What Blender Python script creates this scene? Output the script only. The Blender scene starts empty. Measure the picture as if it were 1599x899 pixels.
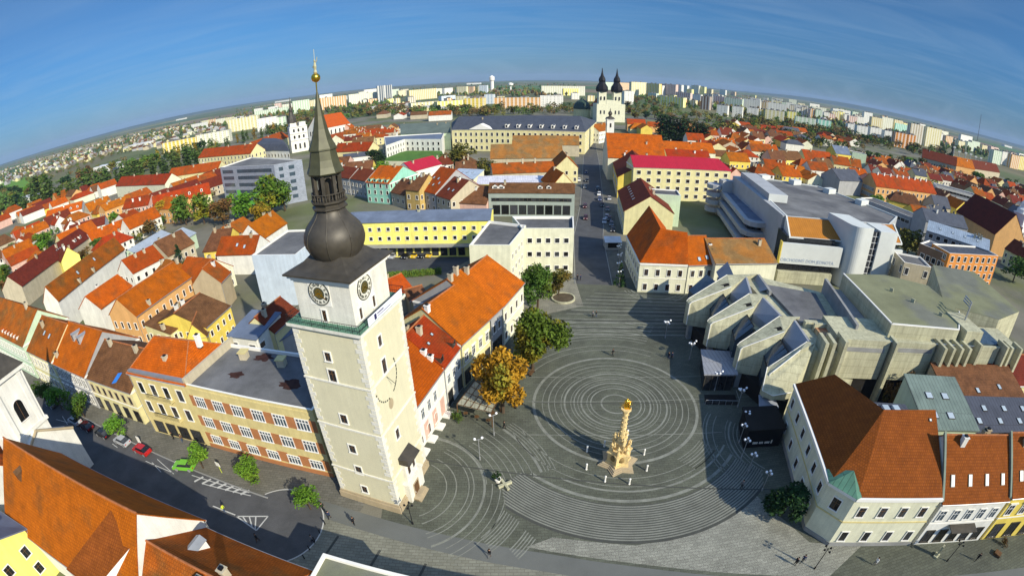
import bpy, math, random
from mathutils import Vector, Matrix
SC = bpy.context.scene
COL = SC.collection
rad = math.radians
RND = random.Random(7)
# ------------------------------------------------------------------ lens and site survey
# The photograph is a wide fisheye; its lens curve, tilt and height (52 m) were surveyed once and
# serve to turn measured points into real positions on the ground or at a given height.
LF, LK, PITCH, ROLL, CAMH = 0.924601864, -0.0327223591, 0.438842442, -0.0178612751, 52.0
def ray(px, py):
    x, y = (px-800)/800, -(py-450)/800
    r = math.hypot(x, y); th = r/LF*(1+LK*r*r)
    s = math.sin(th)/r if r > 1e-9 else 1/LF
    X, Y, Z = x*s, y*s, math.cos(th)
    c, n = math.cos(ROLL), math.sin(ROLL); X, Y = c*X-n*Y, n*X+c*Y
    c, n = math.cos(PITCH), math.sin(PITCH)
    return X, Z*c+Y*n, Y*c-Z*n
def G(px, py, z=0.0):
    a, b, d = ray(px, py); t = (z-CAMH)/d
    return (a*t, b*t)
def proj(X, Y, Z=0.0):
    U = Z-CAMH
    c, n = math.cos(PITCH), math.sin(PITCH); Zc, Yc = Y*c-U*n, Y*n+U*c
    c, n = math.cos(ROLL), math.sin(ROLL); A, B = c*X+n*Yc, -n*X+c*Yc
    h = math.hypot(A, B); th = math.atan2(h, Zc); r = th*LF
    for _ in range(12): r = LF*th/(1+LK*r*r)
    return (800+800*r*A/max(h, 1e-9), 450-800*r*B/max(h, 1e-9))
def zat(px, py, g):
    a, b, d = ray(px, py); t = (a*g[0]+b*g[1])/(a*a+b*b)
    return CAMH+d*t
# ------------------------------------------------------------------ camera
cd = bpy.data.cameras.new('camera'); cam = bpy.data.objects.new('camera', cd); COL.objects.link(cam); SC.camera = cam
SC.render.engine = 'CYCLES'
cd.type = 'PANO'; cd.sensor_width = 36.0; cd.clip_start = 0.1; cd.clip_end = 40000
K = 800/1599*36
for holder in (cd, getattr(cd, 'cycles', None)):
    if holder is None: continue
    try:
        holder.panorama_type = 'FISHEYE_LENS_POLYNOMIAL'
        holder.fisheye_fov = rad(220)
        holder.fisheye_polynomial_k0 = 0.0; holder.fisheye_polynomial_k1 = -1/(LF*K)
        holder.fisheye_polynomial_k2 = 0.0; holder.fisheye_polynomial_k3 = -LK/(LF*K**3); holder.fisheye_polynomial_k4 = 0.0
        break
    except AttributeError:
        continue
fw = Vector((0, math.cos(PITCH), -math.sin(PITCH))); up0 = Vector((0, math.sin(PITCH), math.cos(PITCH))); ex = Vector((1, 0, 0))
ri = math.cos(ROLL)*ex+math.sin(ROLL)*up0; up = -math.sin(ROLL)*ex+math.cos(ROLL)*up0
m = Matrix((ri, up, -fw)).transposed().to_4x4(); m.translation = (0, 0, CAMH); cam.matrix_world = m
# ------------------------------------------------------------------ materials
def nd(nt, t, **kw):
    n = nt.nodes.new(t)
    for k, v in kw.items():
        if k in n.inputs.keys(): n.inputs[k].default_value = v
        else: setattr(n, k, v)
    return n
MATS = {}
def lin(c): return tuple((x/12.92 if x <= .04045 else ((x+.055)/1.055)**2.4) for x in c)
def mat(name, col, rough=.9, var=.18, scale=.35, metal=0., spec=.14, obvar=0., kind='plain', fine=.0, emit=None, col2=None, streak=0., thr=(.45, .6)):
    if name in MATS: return MATS[name]
    M = bpy.data.materials.new(name); M.use_nodes = True; nt = M.node_tree; L = nt.links.new
    b = nt.nodes['Principled BSDF']; b.inputs['Roughness'].default_value = rough; b.inputs['Metallic'].default_value = metal
    b.inputs['Specular IOR Level'].default_value = spec
    tc = nd(nt, 'ShaderNodeTexCoord')
    no = nd(nt, 'ShaderNodeTexNoise', Scale=scale, Detail=6.0, Roughness=.65); L(tc.outputs['Object'], no.inputs['Vector'])
    mr = nd(nt, 'ShaderNodeMapRange'); mr.inputs[1].default_value = .3; mr.inputs[2].default_value = .7
    mr.inputs[3].default_value = 1-var; mr.inputs[4].default_value = 1+var; L(no.outputs['Fac'], mr.inputs[0])
    rgb = nd(nt, 'ShaderNodeRGB'); rgb.outputs[0].default_value = (*col, 1); src = rgb.outputs[0]
    def mulv(src, val):
        mx = nd(nt, 'ShaderNodeVectorMath', operation='SCALE'); L(src, mx.inputs[0]); L(val, mx.inputs['Scale']); return mx.outputs[0]
    if col2 is not None:
        n2 = nd(nt, 'ShaderNodeTexNoise', Scale=scale*.6, Detail=4.0); L(tc.outputs['Object'], n2.inputs['Vector'])
        r2 = nd(nt, 'ShaderNodeMapRange'); r2.inputs[1].default_value = thr[0]; r2.inputs[2].default_value = thr[1]; L(n2.outputs['Fac'], r2.inputs[0])
        mx = nd(nt, 'ShaderNodeMix', data_type='RGBA'); L(r2.outputs[0], mx.inputs[0]); L(src, mx.inputs[6]); mx.inputs[7].default_value = (*col2, 1); src = mx.outputs[2]
    src = mulv(src, mr.outputs[0])
    if streak:   # rain streaks and grime running down
        mp_ = nd(nt, 'ShaderNodeMapping'); mp_.inputs['Scale'].default_value = (1.3, 1.3, .07); L(tc.outputs['Object'], mp_.inputs[0])
        n4 = nd(nt, 'ShaderNodeTexNoise', Scale=1.0, Detail=5.0, Roughness=.7); L(mp_.outputs[0], n4.inputs['Vector'])
        r4 = nd(nt, 'ShaderNodeMapRange'); r4.inputs[1].default_value = .38; r4.inputs[2].default_value = .62; r4.inputs[3].default_value = 1-streak; r4.inputs[4].default_value = 1+streak*.3; L(n4.outputs['Fac'], r4.inputs[0]); src = mulv(src, r4.outputs[0])
    if kind in ('tile', 'panel', 'tilefar', 'sheet', 'pave', 'stripe'):
        uv = nd(nt, 'ShaderNodeUVMap')
        br = nd(nt, 'ShaderNodeTexBrick'); L(uv.outputs[0], br.inputs['Vector']); br.inputs['Scale'].default_value = 1.0
        sz = {'tile': (.36, .42, .045), 'tilefar': (1.1, .9, .08), 'sheet': (.75, 40., .06), 'pave': (.9, .45, .035), 'panel': (3.0, 1.5, .035), 'stripe': (3., .7, .05)}[kind]
        br.inputs['Brick Width'].default_value = sz[0]; br.inputs['Row Height'].default_value = sz[1]; br.inputs['Mortar Size'].default_value = sz[2]
        lo = .78 if kind in ('tile', 'pave') else .93
        br.inputs['Color1'].default_value = (1, 1, 1, 1); br.inputs['Color2'].default_value = (lo, lo, lo, 1); br.inputs['Mortar'].default_value = (.62, .6, .6, 1)
        vm = nd(nt, 'ShaderNodeVectorMath', operation='MULTIPLY'); L(src, vm.inputs[0]); L(br.outputs[0], vm.inputs[1]); src = vm.outputs[0]
        if kind in ('tile', 'sheet'):
            bp = nd(nt, 'ShaderNodeBump'); bp.inputs['Strength'].default_value = .5; bp.inputs['Distance'].default_value = .04
            L(br.outputs[0], bp.inputs['Height']); L(bp.outputs[0], b.inputs['Normal'])
    if kind == 'blocks':   # facade of a far panel block: rows of windows and joints
        uv = nd(nt, 'ShaderNodeUVMap')
        br = nd(nt, 'ShaderNodeTexBrick'); L(uv.outputs[0], br.inputs['Vector']); br.offset = 0.0
        br.inputs['Scale'].default_value = 1.0; br.inputs['Brick Width'].default_value = 3.2; br.inputs['Row Height'].default_value = 2.9; br.inputs['Mortar Size'].default_value = .95
        br.inputs['Mortar Smooth'].default_value = .05
        br.inputs['Color1'].default_value = (.22, .24, .27, 1); br.inputs['Color2'].default_value = (.62, .62, .62, 1); br.inputs['Mortar'].default_value = (1, 1, 1, 1)
        vm = nd(nt, 'ShaderNodeVectorMath', operation='MULTIPLY'); L(src, vm.inputs[0]); L(br.outputs[0], vm.inputs[1]); src = vm.outputs[0]
        sx = nd(nt, 'ShaderNodeSeparateXYZ'); L(uv.outputs[0], sx.inputs[0]); sn = nd(nt, 'ShaderNodeMath', operation='MULTIPLY'); sn.inputs[1].default_value = .9; L(sx.outputs[0], sn.inputs[0])
        s2 = nd(nt, 'ShaderNodeMath', operation='SINE'); L(sn.outputs[0], s2.inputs[0]); s3 = nd(nt, 'ShaderNodeMath', operation='GREATER_THAN'); s3.inputs[1].default_value = .25; L(s2.outputs[0], s3.inputs[0])
        s4 = nd(nt, 'ShaderNodeMath', operation='MULTIPLY'); s4.inputs[1].default_value = .6; L(s3.outputs[0], s4.inputs[0])
        m5 = nd(nt, 'ShaderNodeMix', data_type='RGBA'); L(s4.outputs[0], m5.inputs[0]); L(src, m5.inputs[6]); m5.inputs[7].default_value = (.82, .80, .74, 1); src = m5.outputs[2]
    if fine:
        n3 = nd(nt, 'ShaderNodeTexNoise', Scale=9.0, Detail=3.0); L(tc.outputs['Object'], n3.inputs['Vector'])
        r3 = nd(nt, 'ShaderNodeMapRange'); r3.inputs[1].default_value = .35; r3.inputs[2].default_value = .65; r3.inputs[3].default_value = 1-fine; r3.inputs[4].default_value = 1+fine
        L(n3.outputs['Fac'], r3.inputs[0]); src = mulv(src, r3.outputs[0])
    if obvar:
        oi = nd(nt, 'ShaderNodeObjectInfo'); hs = nd(nt, 'ShaderNodeHueSaturation'); L(src, hs.inputs['Color'])
        a = nd(nt, 'ShaderNodeMapRange'); a.inputs[3].default_value = 1-obvar; a.inputs[4].default_value = 1+obvar; L(oi.outputs['Random'], a.inputs[0]); L(a.outputs[0], hs.inputs['Value'])
        h = nd(nt, 'ShaderNodeMapRange'); h.inputs[3].default_value = .5-obvar*.06; h.inputs[4].default_value = .5+obvar*.06
        fr = nd(nt, 'ShaderNodeMath', operation='FRACT'); ml = nd(nt, 'ShaderNodeMath', operation='MULTIPLY'); ml.inputs[1].default_value = 7.3; L(oi.outputs['Random'], ml.inputs[0]); L(ml.outputs[0], fr.inputs[0])
        L(fr.outputs[0], h.inputs[0]); L(h.outputs[0], hs.inputs['Hue']); src = hs.outputs[0]
    L(src, b.inputs['Base Color'])
    if emit: b.inputs['Emission Color'].default_value = (*emit, 1); b.inputs['Emission Strength'].default_value = 1
    MATS[name] = M; return M
# roof tiles
ORANGE = mat('orange_tiles', (.47, .112, .004), kind='tile', var=.22, scale=.5, obvar=.14, fine=.14, col2=(.33, .095, .012), thr=(.5, .68))
DEEPO = mat('deep_orange_tiles', (.37, .072, .002), kind='tile', var=.15, scale=.4, fine=.08)
RUST = mat('rust_tiles', (.36, .085, .008), kind='tile', var=.25, scale=.4, obvar=.14, fine=.14, col2=(.22, .085, .02), thr=(.48, .66))
RED = mat('red_tiles', (.36, .055, .006), kind='tile', var=.22, scale=.4, obvar=.14, fine=.14, col2=(.24, .06, .012), thr=(.5, .68))
BROWN = mat('brown_tiles', (.165, .075, .032), kind='tile', var=.35, scale=.5, obvar=.12, fine=.2)
DARKRED = mat('dark_red_tiles', (.16, .032, .014), kind='tile', var=.25, scale=.5, obvar=.12, fine=.12)
OCHRE = mat('weathered_ochre_tiles', (.36, .155, .035), kind='tile', var=.25, scale=.3, fine=.12, col2=(.27, .16, .06))
MAGENTA = mat('crimson_sheet_metal', (.38, .018, .04), kind='sheet', rough=.5, var=.1)
SLATE = mat('slate_grey_roofing', (.075, .083, .105), kind='sheet', rough=.6, var=.2, obvar=.1)
BLUEGREY = mat('blue_grey_roofing', (.13, .16, .22), rough=.6, var=.25, scale=.2)
FELT = mat('grey_roofing_felt', (.15, .15, .15), var=.35, scale=.12, fine=.12, col2=(.10, .10, .105), obvar=.1)
FELTG = mat('greenish_roofing_felt', (.20, .205, .12), var=.2, scale=.15, fine=.08, col2=(.165, .17, .135))
COPPER = mat('green_patina_copper', (.10, .22, .15), kind='sheet', rough=.5, var=.25)
DKMETAL = mat('dark_bronze_sheet', (.060, .052, .040), rough=.5, var=.3, scale=.8, metal=.15, spec=.4)
DKGREEN = mat('dark_olive_sheet', (.066, .066, .034), rough=.5, var=.25, scale=.9, metal=.15, spec=.4)
ZINC = mat('zinc_flashing', (.30, .31, .32), rough=.45, var=.15, metal=.4)
GOLD = mat('gilding', (.85, .52, .06), rough=.25, metal=1.0, var=.1)
RIDGE = mat('ridge_tile_clay', (.36, .13, .05), var=.3, scale=2.)
# walls
WALLS = {}
for nme, c in dict(cream=(.68, .62, .33), pale=(.68, .67, .50), white=(.72, .71, .65), yellow=(.74, .57, .11), ochre=(.50, .35, .12), tan=(.62, .52, .24), grey=(.36, .36, .36),
                   beige=(.48, .42, .30), mint=(.30, .62, .48), pink=(.62, .40, .32), peach=(.66, .38, .15), lightgreen=(.52, .64, .46), lightblue=(.52, .60, .68), stone=(.42, .34, .22),
                   orange=(.62, .25, .06), brown=(.22, .14, .09), lemon=(.82, .74, .19), offwhite=(.72, .70, .62)).items():
    WALLS[nme] = mat(nme+'_plaster', c, var=.10, scale=.45, fine=.05, streak=.10)
    mat(nme+'_block', c, kind='blocks', var=.06, scale=.05)
CONC = mat('pale_concrete', (.50, .485, .33), var=.12, scale=.3, fine=.06, col2=(.44, .425, .29), kind='panel', streak=.2)
CONCG = mat('grey_concrete', (.27, .27, .26), var=.2, scale=.3, fine=.06)
TOWERM = mat('tower_plaster', (.64, .60, .42), var=.05, scale=.35, fine=.04, streak=.05)
TOWERW = mat('tower_white_plaster', (.70, .68, .60), var=.10, scale=.6, fine=.06, streak=.1)
TRIM = mat('white_trim', (.78, .76, .70), var=.05)
GLASS = mat('dark_window_glass', (.028, .030, .033), rough=.12, var=.5, scale=1.5, spec=.5, obvar=.85)
GLASSB = mat('blue_window_glass', (.05, .075, .10), rough=.12, var=.3, scale=.8, spec=.6)
SKYL = mat('skylight_glass', (.40, .47, .52), rough=.35, spec=.3, var=.1)
BLACKM = mat('black_paint', (.012, .012, .014), rough=.5, var=.2)
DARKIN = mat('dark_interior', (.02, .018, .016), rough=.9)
WOOD = mat('brown_wood', (.12, .065, .03), rough=.7, var=.3, scale=2.)
WFRAME = mat('white_window_frame', (.74, .74, .72), rough=.5, var=.04)
BRICKP = mat('terracotta_panel', (.40, .17, .07), var=.12, scale=.8, fine=.06)
STONEW = mat('golden_sandstone', (.66, .50, .24), var=.25, scale=1.2, fine=.15)
STEEL = mat('galvanised_steel', (.42, .43, .44), rough=.4, metal=.5, var=.1)
GLOBE = mat('opal_globe', (.85, .86, .88), rough=.2, var=.02, spec=.5)
RUBBER = mat('tyre_rubber', (.02, .02, .02), rough=.8)
BARK = mat('bark', (.085, .06, .04), var=.4, scale=3.)
SKIN = mat('skin', (.45, .25, .16), rough=.6, var=.04)
# ------------------------------------------------------------------ mesh building
def xyz(p, z): return (p[0], p[1], z)
class MB:
    def __init__(s): s.v = []; s.f = []; s.mi = []
    def poly(s, pts, m=0):
        n = len(s.v); s.v += [tuple(p) for p in pts]; s.f.append(tuple(range(n, n+len(pts)))); s.mi.append(m)
    def prism(s, P, z0, z1, m=0, mt=None, top=True, bot=False):
        n = len(P)
        for i in range(n):
            a, b = P[i], P[(i+1) % n]; s.poly([xyz(a, z0), xyz(b, z0), xyz(b, z1), xyz(a, z1)], m)
        if top: s.poly([xyz(p, z1) for p in P], m if mt is None else mt)
        if bot: s.poly([xyz(p, z0) for p in reversed(P)], m)
    def box(s, c, sz, m=0, ang=0.0, bot=True):
        x, y, z = sz[0]/2, sz[1]/2, sz[2]; ca, sa = math.cos(ang), math.sin(ang)
        P = [(c[0]+ca*u-sa*w, c[1]+sa*u+ca*w) for u, w in ((-x, -y), (x, -y), (x, y), (-x, y))]
        s.prism(P, c[2], c[2]+z, m, bot=bot)
    def obox(s, o, U, V, W, m=0):   # oriented box from a corner and three edge vectors
        o, U, V, W = map(Vector, (o, U, V, W))
        c = [o, o+U, o+U+V, o+V]; d = [p+W for p in c]
        s.poly(c[::-1], m); s.poly(d, m)
        for i in range(4): s.poly([c[i], c[(i+1) % 4], d[(i+1) % 4], d[i]], m)
    def lathe(s, prof, m=0, n=16, c=(0, 0), ph=0.0, sm=None):
        k = len(s.v)
        for r, z in prof:
            for i in range(n):
                a = ph+2*math.pi*i/n; s.v.append((c[0]+r*math.cos(a), c[1]+r*math.sin(a), z))
        for j in range(len(prof)-1):
            for i in range(n):
                s.f.append((k+j*n+i, k+j*n+(i+1) % n, k+(j+1)*n+(i+1) % n, k+(j+1)*n+i)); s.mi.append(m)
        s.f.append(tuple(k+(len(prof)-1)*n+i for i in range(n))); s.mi.append(m)
    def tube(s, pts, r, m=0, n=6, r1=None):
        pts = [Vector(p) for p in pts]; k = len(s.v); N = len(pts)
        for j, p in enumerate(pts):
            d = (pts[min(j+1, N-1)]-pts[max(j-1, 0)]).normalized()
            a = d.orthogonal().normalized() if abs(d.z) < .95 else Vector((1, 0, 0)); a = (a-d*a.dot(d)).normalized(); b = d.cross(a)
            rr = r if r1 is None else r+(r1-r)*j/(N-1)
            for i in range(n):
                t = 2*math.pi*i/n; s.v.append(tuple(p+(a*math.cos(t)+b*math.sin(t))*rr))
        for j in range(N-1):
            for i in range(n):
                s.f.append((k+j*n+i, k+j*n+(i+1) % n, k+(j+1)*n+(i+1) % n, k+(j+1)*n+i)); s.mi.append(m)
        s.f.append(tuple(k+i for i in reversed(range(n)))); s.mi.append(m)
        s.f.append(tuple(k+(N-1)*n+i for i in range(n))); s.mi.append(m)
    def ball(s, c, r, m=0, n=10, q=6, sx=1, sy=1, sz=1):
        k = len(s.v)
        for j in range(q+1):
            t = math.pi*j/q
            for i in range(n):
                a = 2*math.pi*i/n; s.v.append((c[0]+sx*r*math.sin(t)*math.cos(a), c[1]+sy*r*math.sin(t)*math.sin(a), c[2]-sz*r*math.cos(t)))
        for j in range(q):
            for i in range(n):
                s.f.append((k+j*n+i, k+j*n+(i+1) % n, k+(j+1)*n+(i+1) % n, k+(j+1)*n+i)); s.mi.append(m)
    def mesh(s, name, mats, org=(0, 0, 0), smooth=False, uv=True):
        me = bpy.data.meshes.new(name)
        me.from_pydata([(x-org[0], y-org[1], z-org[2]) for x, y, z in s.v], [], s.f)
        for mt in (mats if isinstance(mats, (list, tuple)) else [mats]): me.materials.append(mt)
        me.polygons.foreach_set('material_index', s.mi)
        if smooth: me.polygons.foreach_set('use_smooth', [True]*len(s.f))
        if uv:
            ul = me.uv_layers.new(name='uv'); data = []
            for p in me.polygons:
                n = p.normal; u = Vector((-n.y, n.x, 0))
                u = u.normalized() if u.length > 1e-4 else Vector((1, 0, 0)); w = n.cross(u)
                for vi in p.vertices:
                    c = me.vertices[vi].co; data += [c.dot(u), c.dot(w)]
            ul.data.foreach_set('uv', data)
        me.update(); return me
    def build(s, name, mats, parent=None, org=None, smooth=False, uv=True):
        if org is None: org = tuple(parent['_o']) if parent is not None and '_o' in parent else (0, 0, 0)
        o = bpy.data.objects.new(name, s.mesh(name, mats, org, smooth, uv)); COL.objects.link(o)
        if parent is not None:
            o.parent = parent
        return o
def put(name, me, parent=None, loc=(0, 0, 0), rz=0.0, sc=None):
    o = bpy.data.objects.new(name, me); COL.objects.link(o); o.location = loc; o.rotation_euler = (0, 0, rz)
    if sc is not None: o.scale = sc if isinstance(sc, (tuple, list)) else (sc, sc, sc)
    if parent is not None: o.parent = parent
    return o
LABELS = {}
def tag(o, label, cat, group=None):
    o['label'] = label; o['category'] = cat
    if group: o['group'] = group
    LABELS[label] = LABELS.get(label, 0)+1
    return o
def thing(name, label, cat, loc=(0, 0, 0), rz=0.0, group=None):
    o = bpy.data.objects.new(name, None); COL.objects.link(o); o.empty_display_size = .5
    o.location = loc; o.rotation_euler = (0, 0, rz); o['_o'] = (loc[0], loc[1], loc[2]) if rz == 0 else (0., 0., 0.)
    return tag(o, label, cat, group)
def struct(o): o['kind'] = 'structure'; return o
def copy_tree(o, parent=None):
    c = o.copy(); COL.objects.link(c)
    if parent is not None: c.parent = parent
    for ch in [x for x in KIDS.get(o.name, [])]: copy_tree(ch, c)
    return c
KIDS = {}
def index_kids():
    KIDS.clear()
    for o in COL.objects:
        if o.parent is not None: KIDS.setdefault(o.parent.name, []).append(o)
# ------------------------------------------------------------------ buildings
def v2(a, b): return (b[0]-a[0], b[1]-a[1])
def nrm(a): l = math.hypot(*a); return (a[0]/l, a[1]/l)
def add(a, b, k=1.0): return (a[0]+b[0]*k, a[1]+b[1]*k)
def lerp(a, b, t): return tuple(x+(y-x)*t for x, y in zip(a, b))
def dist(a, b): return math.hypot(a[0]-b[0], a[1]-b[1])
def left(d): return (-d[1], d[0])
WMESH = {}
def window_mesh(w, h, style='dark'):
    key = (round(w, 2), round(h, 2), style)
    if key in WMESH: return WMESH[key]
    B = MB(); x = w/2; e = .13; fr, gl, bar = 0, 1, 2
    def bx(x0, x1, z0, z1, y0, y1, m): B.obox((x0, -y1, z0), (x1-x0, 0, 0), (0, y1-y0, 0), (0, 0, z1-z0), m)
    if style == 'arch':
        n = 8; pts = [(-x, 0), (x, 0)]+[(x*math.cos(math.pi*i/n), h-x+x*math.sin(math.pi*i/n)) for i in range(n+1)]
        B.poly([(p, -.03, q) for p, q in pts], gl)
        out = [(-x-e, -.0), (x+e, 0)]+[((x+e)*math.cos(math.pi*i/n), h-x+(x+e)*math.sin(math.pi*i/n)) for i in range(n+1)]
        for i in range(1, len(pts)-1):
            a, b, c, d = pts[i], pts[i+1], out[i+1], out[i]
            B.poly([(a[0], -.1, a[1]), (b[0], -.1, b[1]), (c[0], -.1, c[1]), (d[0], -.1, d[1])][::-1], fr)
            B.poly([(d[0], -.1, d[1]), (c[0], -.1, c[1]), (c[0], 0, c[1]), (d[0], 0, d[1])], fr)
            B.poly([(a[0], -.1, a[1]), (b[0], -.1, b[1]), (b[0], -.02, b[1]), (a[0], -.02, a[1])], fr)
        bx(-x-e, x+e, -.12, 0, 0, .16, fr)
        if w > .7: bx(-.04, .04, 0, h-.05, .03, .06, bar)
    else:
        B.poly([(-x, -.03, 0), (x, -.03, 0), (x, -.03, h), (-x, -.03, h)], gl)
        bx(-x-e, -x, 0, h, 0, .1, fr); bx(x, x+e, 0, h, 0, .1, fr); bx(-x-e, x+e, h, h+e, 0, .12, fr); bx(-x-e*1.3, x+e*1.3, -.12, 0, 0, .18, fr)
        if style == 'hood': bx(-x-e*2, x+e*2, h+.3, h+.45, 0, .25, fr)
        if style in ('dark', 'hood', 'green'):
            bx(-.035, .035, 0, h, .03, .06, bar); bx(-x, x, h*.62, h*.62+.06, .03, .061, bar)
        if style == 'multi':
            for i in range(1, 4): bx(-x+w*i/4-.06, -x+w*i/4+.06, 0, h, .03, .07, bar)
            bx(-x, x, h*.68, h*.68+.12, .03, .075, bar)
    mats = {'dark': (TRIM, GLASS, WOOD), 'hood': (TRIM, GLASS, WFRAME), 'multi': (WFRAME, GLASSB, WFRAME), 'arch': (TRIM, GLASS, WOOD),
            'plain': (TRIM, GLASS, WOOD), 'stone': (WALLS['stone'], GLASS, WOOD), 'green': (TRIM, GLASSB, WFRAME), 'door': (WALLS['stone'], WOOD, WOOD), 'shop': (DKMETAL, GLASS, DKMETAL)}[style]
    me = B.mesh('window', mats); WMESH[key] = me; return me
def wall_windows(root, a, b, rows, margin=1.4, pitch=3.0, w=1.0, h=1.6, style='dark', off=0.0, n=None, name='window', maxn=40):
    d = v2(a, b); L = math.hypot(*d); d = nrm(d); ang = math.atan2(d[1], d[0]); o = root['_o']
    if L < 2.2: return
    n = n or max(1, min(maxn, int(round((L-2*margin)/pitch))+1))
    xs = [L/2] if n == 1 else [margin+(L-2*margin)*i/(n-1) for i in range(n)]
    nv = (d[1], -d[0])
    for z in rows:
        for x in xs:
            p = add(add(a, d, x), nv, .004+off)
            put(name, window_mesh(w, h, style), root, (p[0]-o[0], p[1]-o[1], z-o[2]), ang)
def facing(a, b):
    d = nrm(v2(a, b)); n = (d[1], -d[0]); mdl = lerp(a, b, .5)
    return n[0]*-mdl[0]+n[1]*-mdl[1] > 0.04*math.hypot(*mdl)
def rect(p0, p1, depth):
    n = left(nrm(v2(p0, p1))); return [p0, p1, add(p1, n, depth), add(p0, n, depth)]
def pdist(p, a, b):
    d = nrm(v2(a, b)); return d[0]*(p[1]-a[1])-d[1]*(p[0]-a[0])
FOOT = []
def grow(P, e):
    n = len(P); out = []
    for i in range(n):
        a, b, c = P[i-1], P[i], P[(i+1) % n]
        d1, d2 = nrm(v2(a, b)), nrm(v2(b, c)); n1, n2 = (d1[1], -d1[0]), (d2[1], -d2[0])
        k = 1+n1[0]*n2[0]+n1[1]*n2[1]; out.append((b[0]+(n1[0]+n2[0])*e/max(k, .2), b[1]+(n1[1]+n2[1])*e/max(k, .2)))
    return out
def roof_gable(P, h, rh, hl=0., hr=0., f=.5, ov=.35, axis=0):
    """ridge parallel to P0-P1 (axis 0) or to P1-P2 (axis 1). Returns slopes (list of polygons) and gable triangles."""
    if axis == 1: P = [P[1], P[2], P[3], P[0]]
    A0, B0 = lerp(P[0], P[3], f), lerp(P[1], P[2], f); d = nrm(v2(A0, B0)); L = dist(A0, B0)
    A, B = add(A0, d, min(hl, L*.45)), add(B0, d, -min(hr, L*.45))
    gab = []
    if hl == 0: gab.append([xyz(P[3], h), xyz(P[0], h), xyz(A, h+rh)])
    if hr == 0: gab.append([xyz(P[1], h), xyz(P[2], h), xyz(B, h+rh)])
    eF, eB = nrm(v2(P[3], P[0])), nrm(v2(P[0], P[3]))
    dF = max(.5, dist(P[0], A0)); dB = max(.5, dist(P[3], A0)); zf, zb = h-rh/dF*ov, h-rh/dB*ov
    rk = .12
    oL = ov if hl else rk; oR = ov if hr else rk
    q0 = add(add(P[0], eF, ov), d, -oL); q1 = add(add(P[1], eF, ov), d, oR); q2 = add(add(P[2], eB, ov), d, oR); q3 = add(add(P[3], eB, ov), d, -oL)
    a = A if hl else add(A, d, -rk); b = B if hr else add(B, d, rk); t = .16
    a, b = xyz(a, h+rh+t), xyz(b, h+rh+t); Q = [xyz(q0, zf+t), xyz(q1, zf+t), xyz(q2, zb+t), xyz(q3, zb+t)]
    S = [[Q[0], Q[1], b, a], [Q[2], Q[3], a, b]]
    if hl: S.append([Q[3], Q[0], a])
    if hr: S.append([Q[1], Q[2], b])
    return P, (A0, B0), S, gab
def slope_frame(S):   # local frame of a slope polygon [e0,e1,...]: origin, along eave, up slope, normal
    e0, e1, top = Vector(S[0]), Vector(S[1]), Vector(S[-1])
    u = (e1-e0); L = u.length; u = u/L; n = u.cross(top-e0).normalized(); w = n.cross(u); H = (top-e0).dot(w)
    return e0, u, w, n, L, H
def add_skylight(roof, S, s, t, mt=SKYL, w=.9, l=1.3, org=(0, 0, 0), name='skylight'):
    e0, u, w_, n, L, H = slope_frame(S); c = e0+u*(L*s)+w_*(H*t)
    B = MB(); B.obox(c-u*w/2-w_*l/2, u*w, w_*l, n*.12, 0); B.obox(c-u*(w/2-.1)-w_*(l/2-.1)+n*.121, u*(w-.2), w_*(l-.2), n*.02, 1)
    o = B.build(name, (DKMETAL, mt), roof, org=org); return o
def add_chimney(roof, S, s, t, top, mt, org=(0, 0, 0), w=.8, l=.8):
    e0, u, w_, n, L, H = slope_frame(S); c = e0+u*(L*s)+w_*(H*t); ang = math.atan2(u.y, u.x)
    B = MB(); B.box((c.x, c.y, c.z-.7), (w, l, top+.7), 0, ang); B.box((c.x, c.y, c.z+top), (w+.16, l+.16, .14), 0, ang)
    B.box((c.x, c.y, c.z+top+.14), (w*.6, l*.6, .2), 1, ang); return B.build('chimney', (mt, BLACKM), roof, org=org)
def add_dormer(roof, S, s, t, w, h, mt, rm, org=(0, 0, 0)):
    e0, u, w_, n, L, H = slope_frame(S); c = e0+u*(L*s)+w_*(H*t); out = Vector((w_.x, w_.y, 0)).normalized()
    tan = w_.z/max(.05, math.hypot(w_.x, w_.y)); dep = h/max(tan, .25)
    B = MB(); a, b = c-u*w/2, c+u*w/2; Z = Vector((0, 0, h))
    B.poly([a, b, b+Z, a+Z], 0); B.poly([b, b+out*dep+Z, b+Z], 0); B.poly([a, a+Z, a+out*dep+Z], 0)
    k = Vector((0, 0, w*.35)); mid = c+Z+k; back = mid+out*(dep+w*.35/max(tan, .25)); o_ = -out*.15
    B.poly([a+Z-u*.1+o_, mid+o_, back, a+Z+out*dep-u*.1], 2); B.poly([mid+o_, b+Z+u*.1+o_, b+Z+out*dep+u*.1, back], 2); B.poly([a+Z, b+Z, mid], 0)
    f = -out*.02; B.poly([a+u*w*.2+f+Z*.15, b-u*w*.2+f+Z*.15, b-u*w*.2+f+Z*.9, a+u*w*.2+f+Z*.9], 1)
    return B.build('dormer', (mt, GLASS, rm), roof, org=org)
def centroid(P): return (sum(p[0] for p in P)/len(P), sum(p[1] for p in P)/len(P))
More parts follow.
